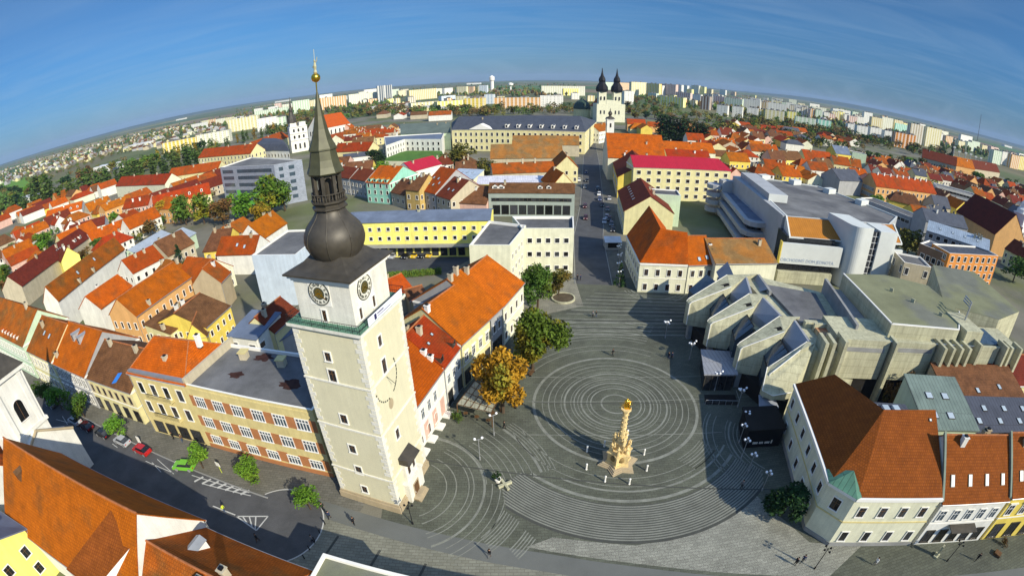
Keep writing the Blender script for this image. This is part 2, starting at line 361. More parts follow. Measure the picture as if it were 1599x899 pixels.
def building(name, label, cat, P, h, roof=('gable', 4), wm='cream', rm=ORANGE, win=None, sides=None, group=None, root=None, parapet=.5,
             chim=(), sky=(), dorm=(), cornice=False, base=None, z0=0.0, course=(), wallname='wall'):
    W = WALLS[wm] if isinstance(wm, str) else wm
    if root is None:
        c = centroid(P); root = thing(name, label, cat, (c[0], c[1], 0), 0, group); FOOT.append((P, h))
    org = tuple(root['_o']); B = MB(); R = MB(); kind = roof[0]; S = []
    if kind == 'flat':
        B.prism(P, z0, h-.35 if parapet else h, 0, top=False)
        ro = R; inn = grow(P, -.35); top = h
        if parapet:
            n = len(P)
            for i in range(n):
                a, b, c, d = P[i], P[(i+1) % n], inn[(i+1) % n], inn[i]
                B.poly([xyz(a, h-.35), xyz(b, h-.35), xyz(b, h), xyz(a, h)], 0)
                B.poly([xyz(a, h), xyz(b, h), xyz(c, h), xyz(d, h)], 1); B.poly([xyz(c, h), xyz(c, h-parapet), xyz(d, h-parapet), xyz(d, h)], 1)
            R.poly([xyz(p, h-parapet) for p in inn])
        else: R.poly([xyz(p, h) for p in P])
        S = [[xyz(P[0], h-parapet), xyz(P[1], h-parapet), xyz(P[2], h-parapet), xyz(P[-1], h-parapet)]]
    elif kind == 'shed':
        rh = roof[1]; z = [h, h, h+rh, h+rh]
        for i in range(4):
            j = (i+1) % 4; B.poly([xyz(P[i], z0), xyz(P[j], z0), xyz(P[j], z[j]), xyz(P[i], z[i])], 0)
        Q = grow(P, .25); s = [xyz(Q[i], z[i]+.12-(.1 if i < 2 else -.1)) for i in range(4)]; S = [s]; R.poly(s)
        low = [(p[0], p[1], p[2]-.2) for p in s]
        for i in range(4): R.poly([low[i], low[(i+1) % 4], s[(i+1) % 4], s[i]])
    elif kind == 'poly':   # explicit faces
        B.prism(P, z0, h, 0, top=False); S = roof[1]
        for s in S: R.poly(s)
        for s in (roof[2] if len(roof) > 2 else []): B.poly(s, 0)
    elif kind == 'mansard':
        rh, ins = roof[1], roof[2]; B.prism(P, z0, h, 0, top=False); Q0, Q1 = grow(P, .35), grow(P, -ins*.35); Q2 = grow(P, -ins); zk = h+rh*.68
        n = len(P)
        for i in range(n):
            j = (i+1) % n; s = [xyz(Q0[i], h), xyz(Q0[j], h), xyz(Q1[j], zk), xyz(Q1[i], zk)]; S.append(s); R.poly(s)
            R.poly([xyz(Q1[i], zk), xyz(Q1[j], zk), xyz(Q2[j], h+rh), xyz(Q2[i], h+rh)])
        R.poly([xyz(p, h+rh) for p in Q2]); R.poly([xyz(p, h-.05) for p in reversed(Q0)])
    else:
        kw = roof[2] if len(roof) > 2 else {}
        B.prism(P, z0, h, 0, top=False); _, _, S, gab = roof_gable(P, h, roof[1], **kw)
        for g in gab: B.poly(g, 0)
        for s in S:
            R.poly(s)
        rim = [S[0][0], S[0][1], S[1][0], S[1][1]]
        for i in range(4):
            a, b = rim[i], rim[(i+1) % 4]
            if (i == 1 and not kw.get('hr')) or (i == 3 and not kw.get('hl')):
                apex = S[0][2] if i == 1 else S[0][3]
                for p, q in ((a, apex), (apex, b)): R.poly([(p[0], p[1], p[2]-.22), (q[0], q[1], q[2]-.22), q, p])
            else: R.poly([(a[0], a[1], a[2]-.22), (b[0], b[1], b[2]-.22), b, a])
        for s in S: R.poly([(p[0], p[1], p[2]-.22) for p in reversed(s)])
    wo = B.build(wallname, (W, TRIM if kind == 'flat' else W), root)
    ro = R.build('roof', rm, root)
    n = len(P)
    for i in range(n):
        a, b = P[i], P[(i+1) % n]
        if sides is not None and i not in sides: continue
        if not facing(a, b) and sides is None: continue
        if win:
            for wd in (win if isinstance(win, list) else [win]):
                if 'side' in wd and i not in wd['side']: continue
                wall_windows(root, a, b, **{k: v for k, v in wd.items() if k != 'side'})
        if cornice or course:
            d = nrm(v2(a, b)); nv = (d[1], -d[0]); C = MB()
            for z, hh, pr in ([(h-.45, .4, .22)] if cornice else [])+[(z, .2, .08) for z in course]:
                C.obox(xyz(a, z), (b[0]-a[0], b[1]-a[1], 0), (nv[0]*pr, nv[1]*pr, 0), (0, 0, hh))
            C.build('cornice', TRIM, root)
    if chim == () and kind == 'gable' and cat in ('house', 'building') and name not in ('barn',) and dist(P[0], P[1]) > 6:
        q = random.Random(int(abs(P[0][0]*97+P[0][1]*31))); chim = [(q.randrange(2), q.uniform(.12, .88), q.uniform(.7, .92), q.uniform(.9, 1.5), WALLS[q.choice(('beige', 'white', 'stone'))]) for _ in range(q.randrange(1, 4))]
    for x in chim or (): add_chimney(ro, S[x[0]], x[1], x[2], x[3] if len(x) > 3 else 1.4, x[4] if len(x) > 4 else WALLS['beige'], org)
    for x in sky: add_skylight(ro, S[x[0]], x[1], x[2], org=org, **(x[3] if len(x) > 3 else {}))
    for x in dorm: add_dormer(ro, S[x[0]], x[1], x[2], x[3], x[4], x[5] if len(x) > 5 else TRIM, x[6] if len(x) > 6 else rm, org)
    if kind == 'gable' and root['category'] in ('house', 'church', 'building') and math.hypot(org[0], org[1]) < 135:
        k = S[0]; T_ = MB(); T_.tube([(k[2][0], k[2][1], k[2][2]+.02), (k[-1][0], k[-1][1], k[-1][2]+.02)], .15, 0, 6)
        for s in S[2:]: T_.tube([s[0], s[2]], .11, 0, 5); T_.tube([s[1], s[2]], .11, 0, 5)
        T_.build('ridge_tiles', RIDGE, ro, org=org)
        for s in S[:2]:
            U_ = MB(); a, b = Vector(s[0])-Vector((0, 0, .08)), Vector(s[1])-Vector((0, 0, .08)); U_.tube([a, b], .10, 0, 6)
            d = Vector((P[0][0], P[0][1], 0)) if s is S[0] else Vector((P[2][0], P[2][1], 0)); d.z = h-.5; o2 = (Vector((a.x, a.y, 0))-Vector((d.x, d.y, 0))); o2.z = 0; q = d+o2.normalized()*.12; U_.tube([a, q, (q.x, q.y, .1)], .06, 0, 5); U_.build('gutter', ZINC, root)
    root['_roof'] = ro.name
    return root
def E(p0, p1, h, depth=None, ridge=None, rh=4.0):
    """front eave seen from p0 to p1 at height h; the house lies behind it, its depth given or surveyed from a ridge point"""
    a, b = G(*p0, h), G(*p1, h)
    if ridge is not None: depth = 2*pdist(G(*ridge, h+rh), a, b)
    return rect(a, b, depth)
# ------------------------------------------------------------------ sky, sun, air
SUNV = Vector((.68, -.73, math.tan(rad(31.5)))).normalized()
w = bpy.data.worlds.new('World'); SC.world = w; w.use_nodes = True; nt = w.node_tree; L = nt.links.new
bg = nt.nodes['Background']
sk = nt.nodes.new('ShaderNodeTexSky'); sk.sky_type = 'NISHITA'; sk.sun_disc = False; sk.sun_elevation = rad(31.5); sk.sun_rotation = math.atan2(SUNV.x, SUNV.y)
sk.air_density = 1.0; sk.dust_density = .2; sk.ozone_density = 3.0; sk.altitude = 200
tc = nt.nodes.new('ShaderNodeTexCoord')
# thin high cirrus drawn out in long streaks, laid on a plane of cloud far above
sp = nt.nodes.new('ShaderNodeSeparateXYZ'); L(tc.outputs['Generated'], sp.inputs[0])
mz = nt.nodes.new('ShaderNodeMath'); mz.operation = 'MAXIMUM'; mz.inputs[1].default_value = .04; L(sp.outputs[2], mz.inputs[0])
dv = nt.nodes.new('ShaderNodeVectorMath'); dv.operation = 'DIVIDE'; cb = nt.nodes.new('ShaderNodeCombineXYZ')
for i in range(3): L(mz.outputs[0], cb.inputs[i])
L(tc.outputs['Generated'], dv.inputs[0]); L(cb.outputs[0], dv.inputs[1])
mp = nt.nodes.new('ShaderNodeMapping'); mp.inputs['Rotation'].default_value = (0, 0, rad(-24)); mp.inputs['Scale'].default_value = (.34, 1.0, 1); L(dv.outputs[0], mp.inputs[0])
no = nt.nodes.new('ShaderNodeTexNoise'); no.inputs['Scale'].default_value = .9; no.inputs['Detail'].default_value = 9; no.inputs['Roughness'].default_value = .55; no.inputs['Distortion'].default_value = 1.1
L(mp.outputs[0], no.inputs['Vector'])
mr = nt.nodes.new('ShaderNodeMapRange'); mr.inputs[1].default_value = .40; mr.inputs[2].default_value = .80; mr.inputs[3].default_value = 0; mr.inputs[4].default_value = .2; L(no.outputs['Fac'], mr.inputs[0])
mx = nt.nodes.new('ShaderNodeMix'); mx.data_type = 'RGBA'; L(mr.outputs[0], mx.inputs[0]); L(sk.outputs[0], mx.inputs[6]); mx.inputs[7].default_value = (1.5, 2.05, 2.6, 1)
gm = nt.nodes.new('ShaderNodeHueSaturation'); gm.inputs['Saturation'].default_value = 1.0; gm.inputs['Value'].default_value = 1.0
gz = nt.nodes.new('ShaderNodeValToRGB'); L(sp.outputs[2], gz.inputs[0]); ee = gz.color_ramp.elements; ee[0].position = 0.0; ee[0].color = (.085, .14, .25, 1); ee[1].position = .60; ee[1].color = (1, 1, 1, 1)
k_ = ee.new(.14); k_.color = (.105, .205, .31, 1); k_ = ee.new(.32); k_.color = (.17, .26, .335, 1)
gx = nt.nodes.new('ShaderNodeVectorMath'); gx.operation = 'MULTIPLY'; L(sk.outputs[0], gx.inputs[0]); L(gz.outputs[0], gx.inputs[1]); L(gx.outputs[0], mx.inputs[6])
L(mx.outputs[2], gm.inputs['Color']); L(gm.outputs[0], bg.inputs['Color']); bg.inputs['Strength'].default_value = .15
sd = bpy.data.lights.new('sun', 'SUN'); sd.energy = 3.35; sd.angle = rad(.5); sd.color = (1, .92, .74)
so = bpy.data.objects.new('sun', sd); COL.objects.link(so); so.rotation_euler = SUNV.to_track_quat('Z', 'Y').to_euler(); so.location = (200, -200, 300)
SC.view_settings.view_transform = 'Standard'; SC.view_settings.look = 'None'; SC.view_settings.exposure = 0.86; SC.view_settings.gamma = 1
SC.cycles.max_bounces = 5; SC.cycles.diffuse_bounces = 3; SC.cycles.glossy_bounces = 2; SC.cycles.volume_bounces = 0
SC.cycles.use_denoising = True
try: SC.cycles.denoiser = 'OPENIMAGEDENOISE'
except Exception: pass
hz = MB(); hz.box((0, 3000, -2.0), (30000, 24000, 185), 0)
HM = bpy.data.materials.new('thin_haze'); HM.use_nodes = True; hn = HM.node_tree; hn.nodes.remove(hn.nodes['Principled BSDF'])
pv = hn.nodes.new('ShaderNodeVolumePrincipled'); pv.inputs['Color'].default_value = (.45, .64, .95, 1); pv.inputs['Density'].default_value = .00005; pv.inputs['Anisotropy'].default_value = .0
hn.links.new(pv.outputs[0], hn.nodes['Material Output'].inputs['Volume'])
if globals().get('USE_HAZE', True):
    ho = hz.build('haze', HM, uv=False); ho['kind'] = 'stuff'
# ------------------------------------------------------------------ ground, roads, square
def sheet(name, P, z, m, mats=None):
    B = MB(); B.poly([xyz(p, z) for p in P]); return struct(B.build(name, m))
GM = mat('open_country', (.10, .13, .05), var=.3, scale=.004, col2=(.17, .15, .085))
n = 96; B = MB(); rings = [0, 150, 400, 900, 1800, 3500, 7000, 12000]
B.v = [(0, 0, -.06)]
for r in rings[1:]:
    for i in range(n): B.v.append((r*math.cos(2*math.pi*i/n), r*math.sin(2*math.pi*i/n), -.06))
for i in range(n): B.f.append((0, 1+i, 1+(i+1) % n)); B.mi.append(0)
for j in range(len(rings)-2):
    for i in range(n): a = 1+j*n; B.f.append((a+i, a+n+i, a+n+(i+1) % n, a+(i+1) % n)); B.mi.append(0)
struct(B.build('ground', GM, uv=False))
# fields: long strips far out
fm = [mat('green_field', (.085, .16, .045), var=.15, scale=.003), mat('ploughed_field', (.20, .15, .095), var=.15, scale=.003), mat('stubble_field', (.30, .25, .12), var=.15, scale=.003), mat('pasture', (.07, .12, .05), var=.15, scale=.003)]
FB = [MB() for _ in fm]
for i in range(150):
    r = RND.uniform(1900, 10500); a = rad(RND.uniform(8, 172)); c = (r*math.cos(a), r*math.sin(a)); k = RND.randrange(4)
    FB[k].box((c[0], c[1], -.06), (RND.uniform(500, 1500), RND.uniform(150, 500), .05+.011*(i % 7)+.0011*i), 0, RND.uniform(-.5, .5), bot=False)
for k, nme in enumerate(('green_field', 'ploughed_field', 'stubble_field', 'pasture')): struct(FB[k].build(nme, fm[k], uv=False))
# low hills on the skyline
HB = MB(); hm = mat('hill_woods', (.06, .085, .06), var=.3, scale=.001)
N = 90; prof = []
for i in range(N+1):
    a = rad(15+i*150/N); h = 10+46*max(0, math.sin(i*.11)+.5*math.sin(i*.29+1))+30*max(0, math.sin(i*.05+2.6)); prof.append((a, h*(1.3 if i < 45 else .55)))
for (a, h), (b, k) in zip(prof, prof[1:]):
    for r0, r1, q0, q1 in ((10600, 11200, 0, 1), (11200, 11900, 1, 0)):
        HB.poly([(r0*math.cos(a), r0*math.sin(a), -.05+h*q0), (r0*math.cos(b), r0*math.sin(b), -.05+k*q0), (r1*math.cos(b), r1*math.sin(b), -.05+k*q1), (r1*math.cos(a), r1*math.sin(a), -.05+h*q1)])
struct(HB.build('hills', hm, uv=False))
TOWN = mat('town_ground', (.17, .16, .125), var=.3, scale=.03, fine=.1, col2=(.12, .135, .06))
B = MB(); B.poly([(750*math.cos(rad(a)), 230+620*math.sin(rad(a)), -.03) for a in range(0, 360, 6)]); struct(B.build('town_ground', TOWN, uv=False))
ASPH = mat('dark_asphalt', (.082, .083, .086), var=.22, scale=.25, fine=.12)
ASPH2 = mat('light_asphalt', (.12, .12, .12), var=.2, scale=.2, fine=.1)
PAVE = mat('granite_paving', (.122, .130, .098), kind='pave', var=.22, scale=.14, fine=.2, col2=(.102, .108, .084))
PALEP = mat('pale_granite_setts', (.27, .27, .225), kind='pave', var=.2, scale=.3, fine=.4)
PROM = mat('promenade_slabs', (.225, .225, .18), kind='pave', var=.2, scale=.15, fine=.1)
PROMB = mat('smooth_grey_band', (.135, .14, .13), var=.1, scale=.2, fine=.06)
LINE = mat('pale_granite_line', (.205, .21, .178), var=.3, scale=.6, fine=.15)
DLINE = mat('dark_granite_line', (.066, .068, .06), var=.15, scale=.6, fine=.1)
PAINT = mat('road_paint', (.46, .46, .44), var=.12, scale=1.0, fine=.12)
GRASS = mat('lawn', (.075, .16, .03), var=.25, scale=.2, fine=.2)
KERB = mat('granite_kerb', (.26, .26, .25), var=.1, fine=.1)
sheet('square_paving', [(-18, 38), (-13, 35.2), (15, 28), (40, 21), (80, 10), (80, 22), (66, 40), (66, 60), (60, 110), (33, 116), (10, 116), (-4, 96), (-20, 60)], .0, PAVE)
# the promenade below the square and the lane on the left
pe = [(-34, 43.0), (-14, 37.9), (-3.8, 35.4), (4.2, 33.6), (14.9, 30.7), (40, 23.2), (75, 13)]
qe = [add(p, (-.25, -1.0), 2.6) for p in pe]
B = MB()
for a, b, c, d in zip(pe, pe[1:], qe[1:], qe): B.poly([xyz(d, .008), xyz(c, .008), xyz(b, .008), xyz(a, .008)])
struct(B.build('promenade_band', PROMB))
re = [add(p, (-.25, -1.0), 17) for p in pe]
B = MB()
for a, b, c, d in zip(qe, qe[1:], re[1:], re): B.poly([xyz(d, .004), xyz(c, .004), xyz(b, .004), xyz(a, .004)])
struct(B.build('promenade', PROM))
B = MB()
for i in range(11):
    x = -24+i*6.1; c = (x, 34.5-.27*(x+12)-4.6); B.box((c[0], c[1], .009), (.35, 4.8, .004), 0, -.29, bot=False)
struct(B.build('promenade_strips', DLINE))
# pale sett areas
sheet('pale_sett_area', [(1.2, 34.8), (14.9, 31.2), (39, 24.2), (46.5, 27.4), (38.8, 30.0), (34.2, 40.0), (30.5, 37.2), (23, 34.9), (15, 34.0), (4.6, 36.2)], .006, PALEP)
sheet('pale_forecourt', [(1, 92), (8.5, 96.5), (17, 100), (17, 117), (3, 117), (-1, 97)], .006, mat('pale_forecourt_setts', (.25, .24, .19), kind='pave', var=.2, scale=.25, fine=.1))
CX = (17.6, 63.0)
def arc(B, c, r, wdt, a0, a1, z, m=0, step=3.0):
    n = max(2, int(abs(a1-a0)/step)); P = []
    for i in range(n+1):
        a = rad(a0+(a1-a0)*i/n); P.append((math.cos(a), math.sin(a)))
    for p, q in zip(P, P[1:]):
        B.poly([(c[0]+p[0]*r, c[1]+p[1]*r, z), (c[0]+p[0]*(r+wdt), c[1]+p[1]*(r+wdt), z), (c[0]+q[0]*(r+wdt), c[1]+q[1]*(r+wdt), z), (c[0]+q[0]*r, c[1]+q[1]*r, z)], m)
B = MB(); z = .010
arc(B, CX, 14.0, .5, 0, 360, z)
for r, wd in ((2.4, .3), (4.3, .22), (5.0, .14), (5.9, .3), (6.6, .12), (7.2, .2), (7.8, .12), (8.8, .3), (9.5, .12), (10.6, .12), (11.6, .2), (12.7, .12)): arc(B, CX, r, wd, 0, 360, z, step=4)
for r in (17.3, 18.9): arc(B, CX, r, .16, 55, 150, z); arc(B, CX, r, .12, 200, 320, z)
arc(B, CX, 19.7, .32, 236, 322, z); arc(B, CX, 21.4, .5, 225, 318, z)
for i in range(7): arc(B, CX, 15.9+i*.5, .12, 296+i*.5, 318-i*.3, z)
for i in range(9): arc(B, CX, 21.6+i*1.05, .14+.1*(i % 2), 62, 118, z)
# arcs round the tower door, round the corner shop and in the street mouth
TD = (-15.2, 44.7)
for r, wd in ((5.4, .14), (6.8, .16), (8.6, .14), (9.3, .14), (10.7, .32), (11.9, .12), (13.0, .12), (13.8, .12)): arc(B, TD, r, wd, -66 if r < 11 else -58, (82 if r > 10 else 60) if r < 11 else 5, z)
arc(B, TD, 11.1, .12, 5, 80, z)
TL = (-16.5, 42.4); TD = (-14.2, 46.0)
for r, wd in ((14.6, .12), (15.5, .12), (16.5, .12), (17.5, .14), (18.5, .12), (19.6, .12), (20.8, .42), (21.6, .12), (22.1, .12), (22.6, .12), (23.1, .12)): arc(B, TL, r, wd, 13 if r < 20 else 15, 50 if r < 20 else 46, z)
TR = (44.0, 50.0)
for r, wd in ((8.0, .2), (8.7, .14), (9.4, .3), (10.1, .12), (12.2, .14), (13.3, .2), (13.9, .12)): arc(B, TR, r, wd, 140, 222, z)
for r, wd in ((6.6, .3), (7.6, .14), (8.4, .3)): arc(B, (37.4, 109.5), r, wd, 190, 330, z)
struct(B.build('paving_rings', LINE, uv=False))
B = MB(); r = 22.4
STP = mat('pale_striped_setts', (.195, .20, .168), var=.2, scale=.3, fine=.2)
for k in range(16): arc(B, CX, r+k*.4, .4, 222+max(0, k-9)*1.1, 317-max(0, k-11)*1.6, .007)
struct(B.build('striped_paving', STP, uv=False))
B = MB()
for k in range(16): arc(B, CX, r+k*.4, .17 if k < 15 else .45, 222+max(0, k-9)*1.1, 317-max(0, k-11)*1.6, z)
struct(B.build('paving_stripes', DLINE, uv=False))
B = MB()   # pale fan of stripes between the two ring systems, and straight bands across the top of the square
for i in range(7): arc(B, TD, 13.6+i*.42, .16, -45-i*.3, -22-i*.6, z)
for i in range(5): arc(B, TD, 17.6+i*.42, .16, -41-i*.3, -29-i*.5, z)
for i in range(12):
    y = 87.5+i*1.75; x0 = max(2, 12.5+(i-5)*1.4) if i > 4 else 4-(i)*.2
    B.obox((x0, y-.002*i, z-.002), (43-x0, -3.2, 0), (0, .22+.16*(i % 3 == 0), 0), (0, 0, .003))
for y0, x0, x1 in ((70.5, 3, 38), (63.2, 2.5, 46), (54.8, 2, 34)): B.obox((x0, y0+1.2, z+.002), (x1-x0, -2.3, 0), (0, .14, 0), (0, 0, .003))
struct(B.build('paving_bands', LINE, uv=False))
B = MB()
for i in range(12):
    y = 88.3+i*1.75; x0 = max(2, 12.5+(i-5)*1.4) if i > 4 else 5
    if i % 2: B.obox((x0, y-.002*i, z-.002), (43-x0, -3.2, 0), (0, .4, 0), (0, 0, .003))
B.obox((-13.6, 50.3, z+.006), (59.5, -11.8, 0), (.03, .22, 0), (0, 0, .004)); B.obox((3.4, 64.2, z+.006), (44, -3.6, 0), (.01, .16, 0), (0, 0, .004))
struct(B.build('drain_channels', DLINE, uv=False))
# street that leaves the square
cl = [(21.0, 112), (25.5, 150), (33.5, 190), (40.0, 230), (51.5, 300), (62, 370), (95, 520)]
def ribbon(cl, off, wd, z, m, name):
    B = MB(); n = len(cl); Lp, Rp = [], []
    for i, p in enumerate(cl):
        d = nrm(v2(cl[max(i-1, 0)], cl[min(i+1, n-1)])); nn = left(d); Lp.append(add(p, nn, off+wd/2)); Rp.append(add(p, nn, off-wd/2))
    for i in range(n-1): B.poly([xyz(Rp[i], z), xyz(Rp[i+1], z), xyz(Lp[i+1], z), xyz(Lp[i], z)])
    return struct(B.build(name, m))
ribbon(cl, 0, 20, -.01, mat('pavement_slabs', (.16, .155, .13), kind='pave', var=.2, scale=.2, fine=.1), 'street_pavement')
ribbon(cl[0:], -.6, 9.5, .004, ASPH, 'street')
B = MB()
for k in (4.35, -5.55):
    for p, q in zip(cl, cl[1:]):
        d = v2(p, q); nn = left(nrm(d)); B.obox(xyz(add(p, nn, k), -.02), (d[0], d[1], 0), (nn[0]*.2, nn[1]*.2, 0), (0, 0, .14))
struct(B.build('street_kerb', KERB, uv=False))
# lower-left street
hs = [(-150, 66), (-110, 57.5), (-80, 50.2), (-55, 44.5), (-36, 40.4)]
ribbon([(-160, 69)]+hs[1:]+[(-22, 37)], 4.5, 9, -.008, mat('pavement_slabs'+'', (.16, .155, .13)), 'pavement')
ribbon(hs, -6.2, 13.0, .004, ASPH, 'road')
B = MB(); c0 = (-32.5, 36.2)
B.poly([(c0[0]+6.6*math.cos(rad(a)), c0[1]+6.4*math.sin(rad(a)), .0085) for a in range(0, 360, 10)]); struct(B.build('turning_circle', ASPH))
B = MB()
arc(B, c0, 6.5, .18, -120, 130, .012)
# hatched triangle and parking bays painted on the road
def line(p, q, wd, zz=.0125):
    a, b = G(*p), G(*q); d = v2(a, b); nn = left(nrm(d)); B.poly([xyz(add(a, nn, -wd/2), zz), xyz(add(b, nn, -wd/2), zz), xyz(add(b, nn, wd/2), zz), xyz(add(a, nn, wd/2), zz)])
for p, q in (((370, 806), (419, 806)), ((370, 806), (401, 828)), ((401, 828), (419, 806)), ((380, 807), (386, 816)), ((390, 807), (394, 822)), ((400, 807), (399, 826)), ((333, 790), (368, 804))): line(p, q, .2)
for i in range(7): line((304+12*i, 752+3.3*i), (318+12*i, 744.5+3.5*i), .4)
line((300, 742), (390, 769), .15, .0135); line((316, 755), (392, 774), .15, .0135)
for p, q in (((88, 655), (108, 660)), ((98, 650), (106, 663)), ((238, 722), (252, 737)), ((246, 717), (272, 740)), ((228, 720), (270, 738)), ((176, 693), (184, 699))): line(p, q, .12, .0145)
struct(B.build('road_markings', PAINT, uv=False))
B = MB()
for p, q in zip(hs, hs[1:]):
    d = v2(p, q); nn = left(nrm(d)); B.obox(xyz(add(p, nn, .1), -.02), (d[0], d[1], 0), (nn[0]*.2, nn[1]*.2, 0), (0, 0, .14))
struct(B.build('road_kerb', KERB, uv=False))
# ------------------------------------------------------------------ lettering
TXT = {}
def text_mesh(s, size, mt, ext=.03, align='CENTER', bold=0.0):
    cu = bpy.data.curves.new('lettering', 'FONT'); cu.body = s; cu.size = size; cu.extrude = ext; cu.align_x = align; cu.align_y = 'CENTER'; cu.offset = bold; cu.resolution_u = 2
    o = bpy.data.objects.new('lettering', cu); COL.objects.link(o); bpy.context.view_layer.update()
    me = bpy.data.meshes.new_from_object(o.evaluated_get(bpy.context.evaluated_depsgraph_get())); bpy.data.objects.remove(o); bpy.data.curves.remove(cu)
    me.materials.clear(); me.materials.append(mt); return me
def wall_text(me, root, loc, ang, name='lettering', roll=0.0):   # upright on a wall whose direction is ang
    o = put(name, me, root, loc); o.matrix_local = Matrix.Translation(loc) @ Matrix.Rotation(ang, 4, 'Z') @ Matrix.Rotation(math.pi/2, 4, 'X') @ Matrix.Rotation(roll, 4, 'Z'); return o
# ------------------------------------------------------------------ the city tower
TA = math.atan2(-.273, .962); TC = (-18.77, 45.88)
tw = thing('city_tower', 'tall cream Renaissance tower with clocks and dark onion dome beside the square', 'tower', (*TC, 0), TA)
FOOT.append((rect((-24.9, 42.8), (-15.6, 40.2), 9.4), 30))
Hf = 4.6; B = MB()
def sq(h): return [(-h, -h), (h, -h), (h, h), (-h, h)]
B.prism(sq(Hf), 0, 28.3, 0, top=False); B.build('shaft', TOWERM, tw)
B = MB(); B.prism(sq(Hf+.28), 0, 1.1, 0); B.prism(sq(Hf+.14), 1.1, 1.5, 0)
B.build('plinth', WALLS['stone'], tw)
for z in (6.2, 14.0, 20.95):
    B = MB(); B.prism(sq(Hf+.14), z, z+.22, 0, bot=True); B.build('string_course', TOWERW, tw)
Q = MB()   # dressed corner stones
for sx in (-1, 1):
    for sy in (-1, 1):
        z = 1.6; i = 0
        while z < 27.8:
            if not any(abs(z-k) < .45 for k in (6.2, 14.0, 20.95)):
                l1, l2 = ((.95, .6) if i % 2 else (.6, .95)); x, y = sx*(Hf+.05), sy*(Hf+.05)
                Q.box((x-sx*l1/2, y-sy*.2, z), (l1, .4, .52)); Q.box((x-sx*.2-sx*.002, y-sy*l2/2-sy*.002, z+.001), (.4, l2, .518))
            z += .62; i += 1
Q.build('quoins', TOWERW, tw)
def tface(which, t, z, off=0.0):
    return (t, -Hf-off, z) if which == 'f' else (Hf+off, t, z)
def twin(which, t, z, w, h, style='stone2', half=Hf):
    o = put('window', window_mesh(w, h, 'dark'), tw, (t, -half-.005, z-h/2) if which == 'f' else (half+.005, t, z-h/2), 0 if which == 'f' else math.pi/2); return o
for z, w, h in ((24.6, .8, 1.15), (22.05, 1.0, 1.6), (15.7, .95, 1.35), (10.7, .95, 1.35), (6.85, .95, 1.35), (3.0, .85, 1.3)): twin('f', -.3, z, w, h)
for z, w, h in ((25.5, .7, 1.3), (22.2, .85, 1.9), (11.85, .8, 1.6)): twin('r', -1.2, z, w, h)
# gallery with railing
B = MB(); B.prism(sq(Hf+.15), 27.75, 28.0, 0, bot=True); B.prism(sq(Hf+.45), 28.0, 28.35, 0, bot=True); B.build('gallery_cornice', TOWERW, tw)
B = MB(); B.prism(sq(Hf+.38), 28.352, 28.40, 0); B.build('gallery_floor', COPPER, tw)
R_ = MB(); rh = Hf+.3
for i in range(4):
    a, b = sq(rh)[i], sq(rh)[(i+1) % 4]
    for z in (28.75, 29.35): R_.tube([xyz(a, z), xyz(b, z)], .035, 0, 5)
    for k in range(34): p = lerp(a, b, k/33); R_.tube([xyz(p, 28.4), xyz(p, 29.36)], .016 if k % 6 else .035, 0, 4)
R_.build('railing', BLACKM, tw)
B = MB(); B.box((rh+.09, .55, 28.42), (.04, 7.6, .92), 0); bn = B.build('banner', mat('banner_cloth', (.74, .76, .84), var=.06), tw)
B = MB(); B.prism([(rh+.112, -2.0), (rh+.125, -2.0), (rh+.125, -1.55), (rh+.112, -1.55)], 28.55, 29.2, 0, bot=True); B.build('emblem', mat('navy_print', (.03, .03, .09)), bn, org=(0, 0, 0))
B = MB()
for k in range(7): B.box((rh+.118, -1.25+k*.2, 28.92), (.012, .13, .2), 0)
B.box((rh+.118, .1, 28.68), (.012, 2.9, .07), 0); B.build('lettering', MATS['navy_print'], bn, org=(0, 0, 0))
